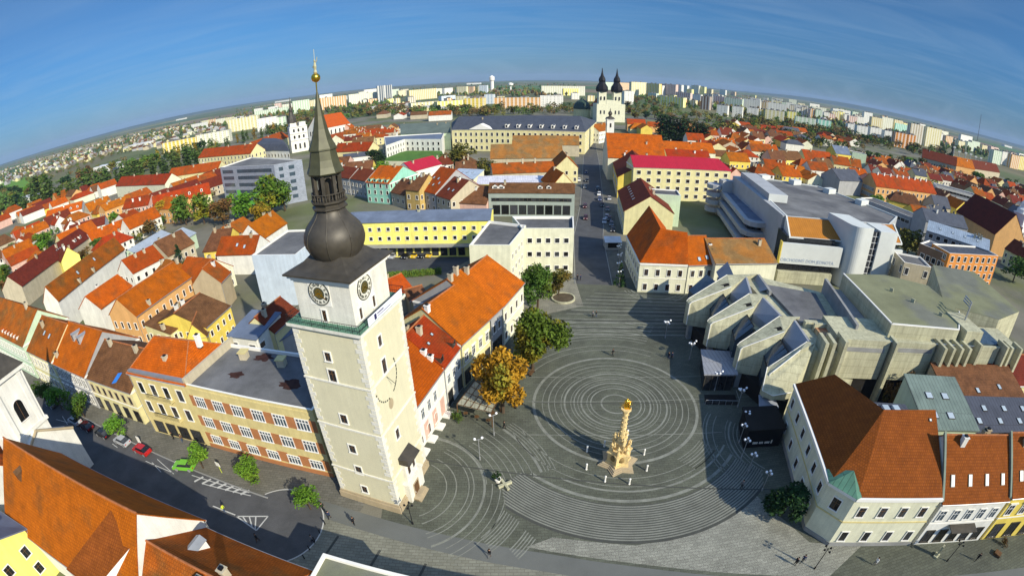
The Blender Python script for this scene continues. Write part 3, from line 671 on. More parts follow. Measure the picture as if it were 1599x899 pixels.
# clock storey
Hc = 3.72; B = MB(); B.prism(sq(Hc), 28.36, 33.4, 0, top=False); B.build('clock_storey', TOWERW, tw)
B = MB(); B.prism(sq(Hc+.2), 33.1, 33.4, 0, bot=True); B.prism(sq(Hc+.45), 33.4, 33.8, 0, bot=True); B.build('eaves_cornice', TRIM, tw)
NUM = ['XII', 'I', 'II', 'III', 'IIII', 'V', 'VI', 'VII', 'VIII', 'IX', 'X', 'XI']
FACEM = mat('clock_face_cream', (.72, .70, .60), var=.06); CHM = mat('clock_dark_paint', (.05, .055, .045), var=.2); OLIVE = mat('clock_olive_gold', (.10, .085, .03), var=.3)
for ang, t in ((0, -.35), (math.pi/2, -1.2)):
    M_ = Matrix.Rotation(ang, 4, 'Z') @ Matrix.Translation((t, -Hc, 31.9))
    def lay(Bm, name, mats, par=tw):
        me = Bm.mesh(name, mats); o = bpy.data.objects.new(name, me); COL.objects.link(o); o.parent = par; o.matrix_local = M_ if par is tw else Matrix(); return o
    B = MB(); B.obox((-1.42, -.05, -1.42), (2.84, 0, 0), (0, .05, 0), (0, 0, 2.84)); ck = lay(B, 'clock', TRIM)
    def ring(r0, r1, y0, y1, n=48):
        B = MB()
        for i in range(n):
            a, b = 2*math.pi*i/n, 2*math.pi*(i+1)/n; q = lambda r, t_, y: (r*math.cos(t_), y, r*math.sin(t_))
            B.poly([q(r0, a, y0), q(r1, a, y0), q(r1, b, y0), q(r0, b, y0)]); B.poly([q(r1, a, y0), q(r1, a, y1), q(r1, b, y1), q(r1, b, y0)])
        return B
    lay(ring(0, 1.30, -.08, -.05), 'dial', FACEM, ck); lay(ring(1.28, 1.40, -.11, -.05), 'rim', CHM, ck); lay(ring(.0, .60, -.10, -.05), 'inner_dial', OLIVE, ck); lay(ring(.60, .70, -.12, -.05), 'inner_ring', CHM, ck); lay(ring(.36, .41, -.115, -.05), 'gilt_ring', GOLD, ck)
    for i, nme in enumerate(NUM):
        a = math.pi/2-2*math.pi*i/12; key = 'n'+nme
        if key not in TXT: TXT[key] = text_mesh(nme, .44, CHM, .012, bold=.012)
        o = put('numeral', TXT[key], ck); o.matrix_local = Matrix.Translation((1.0*math.cos(a), -.10, 1.0*math.sin(a))) @ Matrix.Rotation(math.pi/2, 4, 'X') @ Matrix.Rotation(a-math.pi/2, 4, 'Z')
    for a, l in ((rad(-35), 1.05), (rad(205), .75)):
        B = MB(); d = Vector((math.cos(a), 0, math.sin(a))); p = Vector((-d.z, 0, d.x)); B.obox(Vector((0, -.16, 0))-p*.05-d*.2, p*.1, d*(l+.2), Vector((0, .03, 0))); lay(B, 'hand', GOLD, ck)
twin('f', -.2, 29.3, .55, 1.3, half=Hc); twin('r', -2.55, 29.5, .5, 1.3, half=Hc); twin('r', .2, 29.6, .5, 1.3, half=Hc)
# sundial on the east face
SD = MB()
for i in range(19):
    a = rad(196+i*10.4); r = 2.55; y = -1.3+r*math.cos(a); z = 20.5+r*math.sin(a)*1.15
    if 8 <= i <= 9: continue
    l = .26 if i < 8 else .42; d = (-math.sin(a), math.cos(a)); B = MB(); B.obox((Hf+.005, y-d[0]*l/2-d[1]*.08, z-d[1]*l/2+d[0]*.08), (0, d[0]*l, d[1]*l), (.02, 0, 0), (0, d[1]*.2, -d[0]*.2)); B.build('dial_mark', CHM, tw)
SD.tube([(Hf+.03, -1.1, 20.6), (Hf+1.0, -.9, 19.6)], .035, 0, 5)
SD.build('sundial_gnomon', CHM, tw)
B = MB(); n = 20
for i in range(n):
    a, b = 2*math.pi*i/n, 2*math.pi*(i+1)/n
    B.poly([(Hf+.03, -1.2, 16.7), (Hf+.03, -1.2+.55*math.cos(a), 16.7+.75*math.sin(a)), (Hf+.03, -1.2+.55*math.cos(b), 16.7+.75*math.sin(b))])
B.build('plaque', WALLS['stone'], tw)
# entrance bay: small lean-to roof, pair of windows, portal, steps
B = MB(); B.obox((Hf, -2.3, 8.2), (1.5, 0, -1.0), (0, 3.3, 0), (0, 0, .12)); B.obox((Hf+.01, -2.28, 7.2), (1.3, 0, 0), (0, .08, 0), (0, 0, .9)); B.build('canopy', DKMETAL, tw)
B = MB(); B.box((Hf+.45, -.4, 0), (.9, 4.2, 3.4)); B.box((Hf+.5, -.4, 3.4), (1.1, 4.5, .25)); B.box((Hf+.3, -.5, 3.65), (.6, 3.0, 3.4)); B.build('portal_bay', TOWERW, tw)
put('window', window_mesh(.7, 1.5, 'dark'), tw, (Hf+.61, -1.2, 4.7), math.pi/2); put('window', window_mesh(.7, 1.5, 'dark'), tw, (Hf+.61, .2, 4.7), math.pi/2)
put('door', window_mesh(1.3, 2.5, 'door'), tw, (Hf+.905, -.7, .1), math.pi/2)
B = MB()
for k in range(3): B.box((Hf+1.3, -.7, .0), (.8+.35*(2-k), 2.6, .15*(k+1)))
B.build('steps', WALLS['stone'], tw)
# roof: flared skirt, eight-sided bulb, lantern, bell cap, spire, gilded ball and figure
def oct_lathe(prof, name, mt, n=8, ph=math.pi/8, smooth=False):
    B = MB(); B.lathe(prof, 0, n, (0, 0), ph); o = B.build(name, mt, tw, smooth=smooth); return o
B = MB(); e = Hc+.75; lv = [(e, 33.75), (e, 33.95), (e-.9, 34.25), (e-1.7, 34.75), (e-2.3, 35.35), (e-2.6, 35.7)]
for (h0, z0), (h1, z1) in zip(lv, lv[1:]):
    for i in range(4): a, b = sq(h0)[i], sq(h0)[(i+1) % 4]; c, d = sq(h1)[(i+1) % 4], sq(h1)[i]; B.poly([xyz(a, z0), xyz(b, z0), xyz(c, z1), xyz(d, z1)])
B.poly([xyz(p, 33.75) for p in reversed(sq(e))]); B.poly([xyz(p, lv[-1][1]) for p in sq(lv[-1][0])]); B.build('roof_skirt', DKMETAL, tw)
k8 = 1/math.cos(math.pi/8)
bulb = [(2.5, 34.7), (2.75, 35.1), (3.1, 35.6), (3.38, 36.2), (3.5, 36.8), (3.42, 37.4), (3.15, 38.0), (2.75, 38.5), (2.3, 38.95), (1.95, 39.35), (1.7, 39.8), (1.62, 40.1)]
oct_lathe([(r*.96, z) for r, z in bulb], 'onion_bulb', DKMETAL, 24, 0, True)
Bs = MB()
for i in range(8):
    a = math.pi/8+i*math.pi/4; Bs.tube([(r*.96*math.cos(a), r*.96*math.sin(a), z) for r, z in bulb], .055, 0, 6)
Bs.build('bulb_seams', DKMETAL, tw)
oct_lathe([(1.75, 40.05), (1.95, 40.15), (1.95, 40.3), (1.65, 40.45), (1.65, 40.6), (1.85, 40.7), (2.0, 40.85), (2.0, 41.0), (1.6, 41.05)], 'lantern_base', DKMETAL)
B = MB()
for i in range(8):
    a, b = math.pi/8+i*math.pi/4, math.pi/8+(i+1)*math.pi/4; p, q = (1.8*math.cos(a), 1.8*math.sin(a)), (1.8*math.cos(b), 1.8*math.sin(b))
    B.tube([xyz(p, 41.75), xyz(q, 41.75)], .07, 0, 5)
    for k in range(4): s = lerp(p, q, (k+.5)/4); B.lathe([(.05, 41.0), (.09, 41.25), (.05, 41.5), (.06, 41.72)], 0, 6, s)
B.build('balustrade', DKMETAL, tw)
B = MB()
for i in range(8):
    a = math.pi/8+i*math.pi/4; p = (1.42*math.cos(a), 1.42*math.sin(a)); B.box((*p, 41.0), (.36, .36, 2.75), 0, a)
    b = a+math.pi/4; q = (1.42*math.cos(b), 1.42*math.sin(b)); m_ = lerp(p, q, .5)
    for k in range(6):   # arch heads
        t0, t1 = k/6, (k+1)/6; z0, z1 = 43.0+.45*math.sin(math.pi*t0), 43.0+.45*math.sin(math.pi*t1); s0, s1 = lerp(p, q, t0), lerp(p, q, t1)
        B.poly([xyz(s0, z0), xyz(s1, z1), xyz(s1, 43.75), xyz(s0, 43.75)])
        B.poly([(s0[0]*.9, s0[1]*.9, z0), (s1[0]*.9, s1[1]*.9, z1), xyz(s1, z1), xyz(s0, z0)])
B.lathe([(.5, 41.0), (.5, 43.7)], 0, 8)
B.build('lantern', DKMETAL, tw)
oct_lathe([(1.5, 43.7), (1.9, 43.75), (2.02, 43.9), (1.75, 44.5), (1.55, 45.2), (1.42, 45.9), (1.36, 46.2)], 'bell_cap', DKGREEN)
oct_lathe([(1.36, 46.15), (1.52, 46.2), (1.5, 46.35), (1.1, 47.2), (.78, 48.3), (.5, 49.6), (.28, 50.9), (.14, 51.8), (.1, 52.0)], 'spire', DKGREEN)
B = MB(); B.lathe([(.07, 51.9), (.07, 53.0)], 0, 8); B.build('rod', GOLD, tw)
B = MB(); B.ball((0, 0, 53.45), .47, 0, 20, 14); B.build('gilded_ball', GOLD, tw, smooth=True)
B = MB(); B.lathe([(.16, 53.85), (.2, 54.0), (.13, 54.25), (.17, 54.6), (.11, 54.9), (.06, 54.97), (.1, 55.1), (.09, 55.22), (.03, 55.3)], 0, 8); B.tube([(0, 0, 54.8), (.22, .05, 55.1), (.3, .05, 55.5)], .04, 0, 5); B.tube([(-.05, 0, 54.75), (-.3, 0, 54.5)], .04, 0, 5); B.tube([(0, 0, 55.2), (0, 0, 56.3)], .022, 0, 5)
B.build('gilded_figure', mat('pale_gilding', (.8, .7, .4), rough=.35, metal=.7), tw)
# ------------------------------------------------------------------ the holy trinity column
PC = G(965, 722); PA = .12
pc = thing('plague_column', 'golden sandstone baroque column crowded with statues in the middle of the square', 'monument', (*PC, 0), PA)
pc.scale = (1.16, 1.16, 1.0)
def star(r, q, n=6): return [((r if i % 2 == 0 else q)*math.cos(math.pi*i/n), (r if i % 2 == 0 else q)*math.sin(math.pi*i/n)) for i in range(2*n)]
def tri(r, k=.62): return [((r if i % 2 == 0 else r*k)*math.cos(rad(30+60*i)), (r if i % 2 == 0 else r*k)*math.sin(rad(30+60*i))) for i in range(6)]
B = MB()
for i, (r, q) in enumerate(((2.75, 1.9), (2.5, 1.7), (2.25, 1.5))): B.prism(star(r, q), .16*i, .16*(i+1), 0)
B.build('steps', WALLS['stone'], pc)
B = MB(); B.prism(star(1.75, 1.25), .48, .8, 0); B.prism(star(1.55, 1.05), .8, 2.5, 0); B.prism(star(1.75, 1.25), 2.5, 2.7, 0, bot=True); B.prism(star(1.5, 1.1), 2.7, 2.85, 0); B.build('pedestal', STONEW, pc)
B = MB()
for i in range(6):
    a = rad(30+60*i); B.ball((1.02*math.cos(a), 1.02*math.sin(a), 1.7), .42, 0, 8, 6, 1, 1, 1.3)
B.build('niche_reliefs', mat('dark_stone_niche', (.22, .15, .06), var=.3, scale=2), pc)
def statue(name, c, h, a, par, mt=STONEW, arm=True):
    B = MB(); s = h/1.8; x, y, z = c
    B.lathe([(.30*s, z), (.33*s, z+.12*s), (.22*s, z+.55*s), (.2*s, z+.9*s), (.25*s, z+1.15*s), (.27*s, z+1.36*s), (.10*s, z+1.48*s), (.075*s, z+1.53*s)], 0, 9, (x, y))
    B.ball((x, y, z+1.66*s), .125*s, 0, 8, 6, 1, 1, 1.15)
    ca, sa = math.cos(a), math.sin(a)
    if arm:
        B.tube([(x-sa*.24*s, y+ca*.24*s, z+1.36*s), (x-sa*.42*s+ca*.1*s, y+ca*.42*s+sa*.1*s, z+1.15*s), (x-sa*.4*s+ca*.35*s, y+ca*.4*s+sa*.35*s, z+1.45*s)], .075*s, 0, 6, .05*s)
        B.tube([(x+sa*.24*s, y-ca*.24*s, z+1.36*s), (x+sa*.36*s+ca*.08*s, y-ca*.36*s+sa*.08*s, z+1.08*s), (x+sa*.1*s+ca*.3*s, y-ca*.1*s+sa*.3*s, z+1.05*s)], .075*s, 0, 6, .05*s)
    return B.build(name, mt, par, smooth=True)
for i in range(6):
    a = rad(60*i); statue('statue', (1.15*math.cos(a), 1.15*math.sin(a), 2.85), 1.55, a, pc)
B = MB(); B.prism(tri(1.0), 2.85, 4.3, 0); B.prism(tri(1.15), 4.3, 4.5, 0, bot=True); B.build('upper_pedestal', STONEW, pc)
for i in range(3): a = rad(30+120*i); statue('statue', (.85*math.cos(a), .85*math.sin(a), 4.5), 1.5, a, pc)
for i in range(3): a = rad(90+120*i); statue('putto', (1.2*math.cos(a), 1.2*math.sin(a), 4.2), .85, a, pc)
B = MB(); B.lathe([(.52, 4.5), (.52, 4.8), (.40, 4.95), (.36, 5.1), (.36, 5.6), (.40, 6.2), (.35, 6.8), (.39, 7.5), (.33, 8.2), (.36, 8.9), (.30, 9.6), (.32, 9.8)], 0, 14); B.build('column_shaft', STONEW, pc, smooth=True)
B = MB()
for i in range(26):
    a = i*1.25; z = 5.3+i*.165; B.ball((.37*math.cos(a), .37*math.sin(a), z), .11, 0, 6, 4)
B.build('cloud_wreath', STONEW, pc, smooth=True)
B = MB(); B.lathe([(.34, 9.8), (.42, 9.9), (.50, 10.2), (.66, 10.4), (.66, 10.6)], 0, 8); B.build('capital', STONEW, pc)
g = statue('trinity_group', (0, .05, 10.6), 1.7, -math.pi/2, pc, GOLD); statue('angel', (.3, -.15, 10.6), 1.15, -1.2, pc, GOLD)
B = MB()
for i in range(16):
    a = math.pi*2*i/16; r = 1.0 if i % 2 else .75; B.tube([(0, .1, 11.2), (r*math.cos(a), .12, 11.2+r*math.sin(a))], .05, 0, 4, .015)
B.build('sun_rays', GOLD, pc)
# stone bollards with low lamps round the column
for px, py in ((944, 697), (917, 705), (916, 733), (945, 752), (983, 756), (1010, 735), (1006, 710), (980, 680)):
    p = G(px, py); t = thing('stone_bollard', 'short white stone bollard in the ring round the sandstone column', 'bollard', (*p, 0), 0, 'bollards round the column')
    B = MB(); B.lathe([(.17, 0), (.17, .1), (.13, .14), (.12, 1.0), (.16, 1.05), (.16, 1.15), (.05, 1.25)], 0, 8); B.build('post', TRIM, t, org=(0, 0, 0))
# ------------------------------------------------------------------ street row on the left (behind the lower-left street)
W1 = dict(pitch=2.9, w=1.0, h=1.7, style='dark')
def W(rows, **k): d = dict(W1); d['rows'] = rows; d.update(k); return d
a, b = G(0, 522, 9.5), G(36, 540, 9.5); d = nrm(v2(a, b))
building('town_house', 'long pale green house with rust roof and small dormers at the far left edge', 'house', rect(add(a, d, -16), b, 15), 9.5, ('gable', 6), 'lightgreen', RUST,
         W([1.2, 5.6], style='hood', pitch=2.4), cornice=True, course=(4.6,), dorm=[(0, .5+.07*i, .1, .9, .8) for i in range(6)], chim=[(0, .8, .95)])
a, b = G(43, 547, 8.5), G(80, 565, 8.5)
building('town_house', 'narrow cream house with two skylights in its rust roof beside the long pale green house', 'house', rect(a, b, 15), 8.5, ('gable', 5.5), 'cream', RUST,
         W([1.0, 5.1], style='hood', pitch=2.3), cornice=True, course=(4.3,), sky=[(0, .4, .6), (0, .62, .57)])
a, b = G(82, 566, 8), G(132, 588, 8)
building('town_house', 'grey fronted house with steep orange roof and two tall pale dormers', 'house', rect(a, b, 16), 8, ('gable', 6), 'grey', ORANGE,
         W([.8, 4.8], style='hood', pitch=2.4, h=1.9), cornice=True, course=(4.1,), dorm=[(0, .40, .62, 1.0, 1.6, WALLS['grey'], ZINC), (0, .58, .60, 1.0, 1.6, WALLS['grey'], ZINC)], chim=[(0, .1, .2, .9)])
a, b = G(134, 589, 7.5), G(204, 613, 7.5)
r = building('town_house', 'cream house with weathered brown roof and blue tarpaulin next to the yellow balcony house', 'house', rect(a, b, 15), 7.5, ('gable', 4.6), 'cream', BROWN,
         [W([4.4], style='stone', pitch=2.3, side=(0,)), W([.4], style='shop', w=1.6, h=2.4, pitch=3.2, side=(0,))], cornice=True, course=(3.7,), chim=[(0, .25, .9, 1.2), (0, .8, .9, 1.2)])
S = [(p[0], p[1]) for p in FOOT[-1][0]]; e = lerp(S[0], S[1], .62); n_ = left(nrm(v2(S[0], S[1]))); u_ = nrm(v2(S[0], S[1]))
B = MB(); q = [xyz(add(add(e, u_, x), n_, y), 7.72+.60*y+.02) for x, y in ((-.2, .3), (1.0, .7), (1.6, 2.6), (.4, 2.3))]; B.poly(q); B.poly([(x, y, z-.15) for x, y, z in reversed(q)])
for i in range(4): k, l = q[i], q[(i+1) % 4]; B.poly([(k[0], k[1], k[2]-.15), (l[0], l[1], l[2]-.15), l, k])
tag(B.build('tarpaulin', mat('blue_tarpaulin', (.03, .16, .50), rough=.5)), 'bright blue tarpaulin spread on the weathered brown roof', 'tarpaulin')
a, b = G(201, 582, 13.0), G(288, 600, 13.0); c, d_ = G(288, 600, 13.0), G(488, 641, 13.0)
yb = building('corner_house', 'three storey yellow house with two balconies and orange hipped roof behind its parapet', 'house', rect(a, b, 12), 13, ('gable', 3.6, dict(hl=2.5, hr=3.0, f=.55)), 'tan', ORANGE,
         [dict(rows=[5.2, 9.2], margin=2.2, pitch=4.0, n=4, w=1.3, h=2.2, style='plain', side=(0,)), dict(rows=[.5], margin=2.5, n=4, w=2.2, h=2.4, style='shop', side=(0,))], cornice=True, chim=[(0, .95, .98, 1.4, TRIM), (0, .55, .5, .5)])
d0 = nrm(v2(a, b)); o = yb['_o']; n0 = (d0[1], -d0[0])
for z in (4.9, 8.9):
    p = add(lerp(a, b, .49), n0, .02); B = MB(); B.obox(xyz(add(p, d0, -3.2), z), (d0[0]*6.4, d0[1]*6.4, 0), (n0[0]*1.1, n0[1]*1.1, 0), (0, 0, .18))
    for k in range(23): s = add(add(p, d0, -3.1+k*6.2/22), n0, 1.02); B.tube([xyz(s, z+.18), xyz(s, z+1.15)], .025, 1, 4)
    B.tube([xyz(add(add(p, d0, -3.1), n0, 1.02), z+1.15), xyz(add(add(p, d0, 3.1), n0, 1.02), z+1.15)], .05, 1, 4); B.build('balcony', (WALLS['tan'], BLACKM), yb)
B = MB(); B.obox(xyz(add(a, n0, .05), 13.05), (b[0]-a[0], b[1]-a[1], 0), (-n0[0]*2.2, -n0[1]*2.2, 0), (0, 0, .5)); B.build('parapet', ZINC, yb)
tb = building('office_building', 'flat roofed tan building with terracotta panels between white windows left of the tower', 'building', rect(c, d_, 12.6), 13, ('flat',), 'tan', FELT,
         [dict(rows=[4.9, 9.0], margin=2.4, n=6, w=2.1, h=1.9, style='multi', side=(0,)), dict(rows=[1.3], margin=2.4, n=6, w=2.1, h=1.6, style='multi', side=(0,))], parapet=.55)
d0 = nrm(v2(c, d_)); n0 = (d0[1], -d0[0]); L0 = dist(c, d_)
for z in (1.2, 4.8, 8.9):
    B = MB()
    for k in range(7):
        xc = 2.4+(L0-4.8)*(k-.5)/5; 
        x0, x1 = max(.1, xc-1.0), min(L0-.1, xc+1.0)
        B = MB()
        if x1 > x0: B.obox(xyz(add(c, d0, x0), z), (d0[0]*(x1-x0), d0[1]*(x1-x0), 0), (n0[0]*.05, n0[1]*.05, 0), (0, 0, 2.1)); B.build('terracotta_panel', BRICKP, tb)
for z in (.02, 12.2):
    B = MB(); B.obox(xyz(c, z), (d_[0]-c[0], d_[1]-c[1], 0), (n0[0]*.1, n0[1]*.1, 0), (0, 0, .8 if z < 1 else .3)); B.build('plinth' if z < 1 else 'cornice', BRICKP if z < 1 else WALLS['tan'], tb)
FR = rect(c, d_, 12.6)
def onroof(s, t): return lerp(lerp(FR[0], FR[1], s), lerp(FR[3], FR[2], s), t)
for s, t in ((.22, .78), (.55, .75)):
    p = onroof(s, t); k = thing('roof_ventilator', 'brick ventilation shaft on the grey flat roof, %s one' % ('left' if s < .4 else 'right'), 'chimney', (*p, 12.45)); B = MB(); B.box((0, 0, 0), (1.3, 1.3, 1.3)); B.box((0, 0, 1.3), (1.6, 1.6, .15), 1); B.build('shaft', (WALLS['beige'], WALLS['tan']), k, org=(0, 0, 0))
PT = mat('bitumen_patch', (.045, .02, .016), var=.4, scale=1.0)
for s, t, k, lb in ((.36, .86, 1.6, 'elongated dark bitumen patch at the back of the grey flat roof'), (.28, .42, 1.3, 'star shaped dark bitumen patch in the middle of the grey flat roof'), (.72, .42, 1.7, 'large dark red bitumen patch near the tower side of the grey flat roof')):
    p = onroof(s, t); B = MB(); P = []
    for i in range(22): aa = 2*math.pi*i/22; rr_ = k*(.6+.5*RND.random()); P.append((p[0]+rr_*1.3*math.cos(aa), p[1]+rr_*.8*math.sin(aa)))
    for i in range(22): B.poly([(*p, 12.475), xyz(P[i], 12.457), xyz(P[(i+1) % 22], 12.457)])
    tag(B.build('bitumen_patch', PT), lb, 'roof patch')
B = MB(); q0, q1 = add(FR[0], d0, -.1), add(FR[3], d0, -.1); B.prism(rect(q0, add(q0, d0, .5), 13.2), 12.3, 14.0, 0); B.build('firewall', WALLS['beige'], tb)
# ------------------------------------------------------------------ plots behind that row
def roofhouse(label, e0, e1, h, ridge, rh, wm, rm, name='plot_house', cat='house', **k):
    return building(name, label, cat, E(e0, e1, h, ridge=ridge, rh=rh) if not isinstance(ridge, (int, float)) else E(e0, e1, h, depth=ridge), h, ('gable', rh, k.pop('kw', {})), wm, rm, **k)
sw = W([1.0, 3.9], pitch=3.2)
roofhouse('long rust roofed wing with tall white firewall behind the pale green house', (90, 469), (194, 388), 10.5, (140, 398), 4.5, 'white', RUST, sky=[(0, .35, .55), (0, .6, .6)], chim=[(0, .3, .1, .9), (0, .5, .1, .9)])
roofhouse('plain orange roof slope in front of the tall white firewall', (157, 482), (206, 446), 8, 9.5, 3.6, 'white', ORANGE)
roofhouse('long orange roofed wing with cream gable in the plots left of the tower', (213, 494), (298, 433), 8.5, 11, 4.4, 'peach', ORANGE, win=W([1., 4.8], w=.8), chim=[(0, .25, .12, 1.0)])
building('plot_house', 'flat brown roofed shed wing with cream wall beside the long orange wing', 'house', E((266, 521), (298, 497), 6.5, depth=9), 6.5, ('shed', 1.4), 'cream', BROWN, win=W([1., 3.9], w=.8), chim=[(0, .1, .3, 1.2)])
roofhouse('brown roofed yellow house with small windows in the courtyard', (322, 512), (360, 478), 7, (322, 451), 3.2, 'yellow', BROWN, win=W([.9, 4.2], pitch=2.4, w=.8, h=1.3))
building('plot_house', 'yellow gabled annex standing between the two brown roofs', 'house', E((292, 530), (322, 524), 6, depth=6), 6, ('gable', 3.2, dict(axis=1)), 'yellow', BROWN)
roofhouse('rust roofed house with big bare stone gable in the middle of the courtyards', (345, 441), (360, 425), 8, 9, 4.2, 'stone', RUST, kw=dict(), win=None)
building('plot_house', 'small white house with blue grey flat roof behind the tan building', 'house', E((356, 524), (400, 530), 9.5, depth=9), 9.5, ('shed', .8), 'white', BLUEGREY, win=W([6.9], n=2, w=1.6, h=1.2))
roofhouse('dark rust roofed wing half hidden by the tower', (428, 520), (466, 486), 8.5, 8, 3.0, 'cream', DARKRED)
building('plot_house', 'blue grey sheet roofed shed against the tower', 'shed', E((432, 535), (468, 512), 6, depth=5), 6, ('shed', .9), 'grey', BLUEGREY)
building('town_hall_wing', 'large building with bare pale blue firewall and flat brownish roof left of the tower roof', 'building', E((393, 399), (462, 398), 14, depth=20), 14, ('flat',), 'lightblue', FELT, sides=())
roofhouse('orange roofed house with white gable behind the pale blue firewall', (412, 372), (448, 348), 9, 10, 4.6, 'white', ORANGE)
roofhouse('red tiled house with dishes behind the spruce', (338, 398), (398, 396), 7, 10, 4.2, 'white', RED, sky=[(0, .5, .5), (0, .7, .4)])
roofhouse('pale sheet roofed workshop behind the tall white firewall', (220, 400), (272, 368), 6, 12, 2.6, 'lightgreen', mat('pale_zinc_roof', (.42, .47, .52), kind='sheet', rough=.4, var=.12, metal=.2), name='workshop', cat='workshop')
roofhouse('second pale zinc roofed workshop beside the brown gabled house', (274, 384), (306, 364), 6, 12, 2.6, 'lightgreen', MATS['pale_zinc_roof'], name='workshop', cat='workshop')
roofhouse('brown hipped house with yellow wall beside the zinc workshops', (318, 393), (356, 389), 7.5, 13, 5.0, 'yellow', BROWN, win=W([1., 4.3], w=.9), kw=dict(hl=2))
roofhouse('very long dark red roof with white dormers parallel to the rust roofed wing', (34, 447), (142, 369), 8, 11, 4.6, 'beige', DARKRED, dorm=[(0, .80, .3, 1.6, 1.2), (0, .88, .3, 1.6, 1.2)], sky=[(0, .56+.025*i, .55, dict(w=.5, l=.9)) for i in range(5)])
roofhouse('yellow gabled house cutting into the very long dark red roof', (96, 409), (124, 397), 7.5, 8, 4.5, 'lemon', DARKRED, kw=dict(axis=1))
roofhouse('long orange roofed house in front of the bright green tree', (144, 377), (200, 354), 6.5, 9, 3.4, 'white', ORANGE)
roofhouse('dark roofed house with long white wall below the white gables', (108, 366), (164, 350), 6.5, 9, 3.4, 'white', DARKRED)
roofhouse('red roofed convent wing with white gable and long white wall below the poplars', (181, 291), (258, 288), 9, 14, 5.5, 'pale', RED, name='convent_wing', cat='building', chim=[(0, .3, .95), (0, .75, .95)])
roofhouse('second red roofed convent wing reaching behind the autumn trees', (262, 277), (340, 266), 9, 14, 5.0, 'cream', RED, name='convent_wing', cat='building', win=W([1, 4.8]))
roofhouse('long red roofed house with paired white dormers behind the autumn trees', (240, 325), (330, 302), 8, 12, 5.0, 'cream', RED, win=W([1, 4.4]), dorm=[(0, .2, .35, 1.3, 1.3), (0, .42, .35, 1.3, 1.3), (0, .64, .35, 1.3, 1.3), (0, .85, .35, 1.3, 1.3)])
roofhouse('red roofed house with tall white chimneys left of the red house with paired dormers', (192, 327), (232, 320), 7, 11, 4.5, 'pink', RED, win=W([1, 4.2]), chim=[(0, .35, .6, 1.5, TRIM), (0, .62, .6, 1.5, TRIM)])
roofhouse('orange roofed house with stepped white gable at the left plots', (72, 342), (128, 326), 7, 11, 4.2, 'white', ORANGE, dorm=[(0, .7, .3, 1.4, 1.2), (0, .88, .3, 1.4, 1.2)])
for (x0, y0, x1, y1), lb in (((86, 352, 106, 344), 'white gabled cottage front, nearer of the pair at the left plots'), ((102, 360, 124, 352), 'white gabled cottage front beside its twin at the left plots'), ((176, 348, 202, 348), 'white gabled house end above the long orange roof'), ((20, 386, 46, 380), 'white gabled house left of the bright green tree')):
    building('plot_house', lb, 'house', E((x0, y0), (x1, y1), 6, depth=10), 6, ('gable', 4, dict(axis=1)), 'white', RED)
roofhouse('big red roofed seminary with long window row left of the glass office', (310, 247), (392, 240), 13, 16, 6, 'cream', RED, name='seminary', cat='building', win=W([2, 6, 9.6], pitch=4.5, w=1.3, h=2.0), chim=[(0, .5, .95), (0, .8, .95)])
roofhouse('red roofed hall behind the domed synagogue-like pavilion', (406, 232), (452, 214), 12, 16, 6, 'cream', RED, name='seminary', cat='building')
# glass office block
gb = building('office_block', 'silver blue glass office block behind the autumn trees', 'building', [G(344, 262, 20.5), G(428, 258, 20.5), G(472, 250, 20.5), G(392, 246, 20.5)], 20.5, ('flat',), mat('silver_cladding', (.36, .40, .48), rough=.35, metal=.2, kind='pave', var=.08), FELT, parapet=.6)
for i, (a, b) in enumerate(((G(344, 262, 20.5), G(428, 258, 20.5)), (G(428, 258, 20.5), G(472, 250, 20.5)))):
    d0 = nrm(v2(a, b)); n0 = (d0[1], -d0[0]); Lg = dist(a, b)
    for k, z in enumerate((2.5, 6.2, 9.9, 13.6, 17.0)):
        for x0, x1 in (((.04, .25), (.33, .95)) if i == 0 else ((.15, .3), (.5, .7))):
            B = MB(); B.obox(xyz(add(a, d0, Lg*x0), z), (d0[0]*Lg*(x1-x0), d0[1]*Lg*(x1-x0), 0), (n0[0]*.06, n0[1]*.06, 0), (0, 0, 1.8)); B.build('window_band', GLASSB, gb)
    if i == 0:
        B = MB(); B.obox(xyz(add(a, d0, Lg*.26), .5), (d0[0]*Lg*.5, d0[1]*Lg*.5, 0), (n0[0]*.03, n0[1]*.03, 0), (0, 0, 7.5)); B.build('green_panel', mat('green_cladding', (.12, .40, .06), rough=.4), gb)
# domed pavilion
P = [G(396, 236, 11), G(452, 236, 11), G(448, 226, 11), G(404, 226, 11)]
dp = building('domed_pavilion', 'white building with dark blue domed roof behind the glass office', 'building', P, 11, ('mansard', 7, 9), 'white', SLATE, win=W([2, 6], pitch=5, w=1.6, h=2.6, style='arch'))
# ------------------------------------------------------------------ houses between the tower and the square
H = lambda lb, e0, e1, h, depth, rh, wm, rm, **k: building('town_house', lb, 'house', E(e0, e1, h, depth=depth), h, ('gable', rh, k.pop('kw', {})), wm, rm, **k)
P = E((642, 644), (692, 575), 8.6, depth=14); P[0] = add(P[0], nrm(v2(P[0], P[1])), -3.0); P[3] = add(P[3], nrm(v2(P[0], P[1])), -3.0)
h1 = building('town_house', 'white house with bright orange roof directly behind the tower and pink shop arcade below', 'house', P, 8.6, ('gable', 5.4), 'white', DEEPO,
    [dict(rows=[4.9], margin=3.9, n=4, w=.95, h=1.9, style='green', side=(0,)), dict(rows=[.9], margin=4.5, n=3, w=1.2, h=1.9, style='arch', side=(0,))], cornice=True, course=(4.1,), chim=[(0, .97, .3, .6, TRIM), (0, .97, .45, .6, TRIM)])
d0 = nrm(v2(P[0], P[1])); n0 = (d0[1], -d0[0])
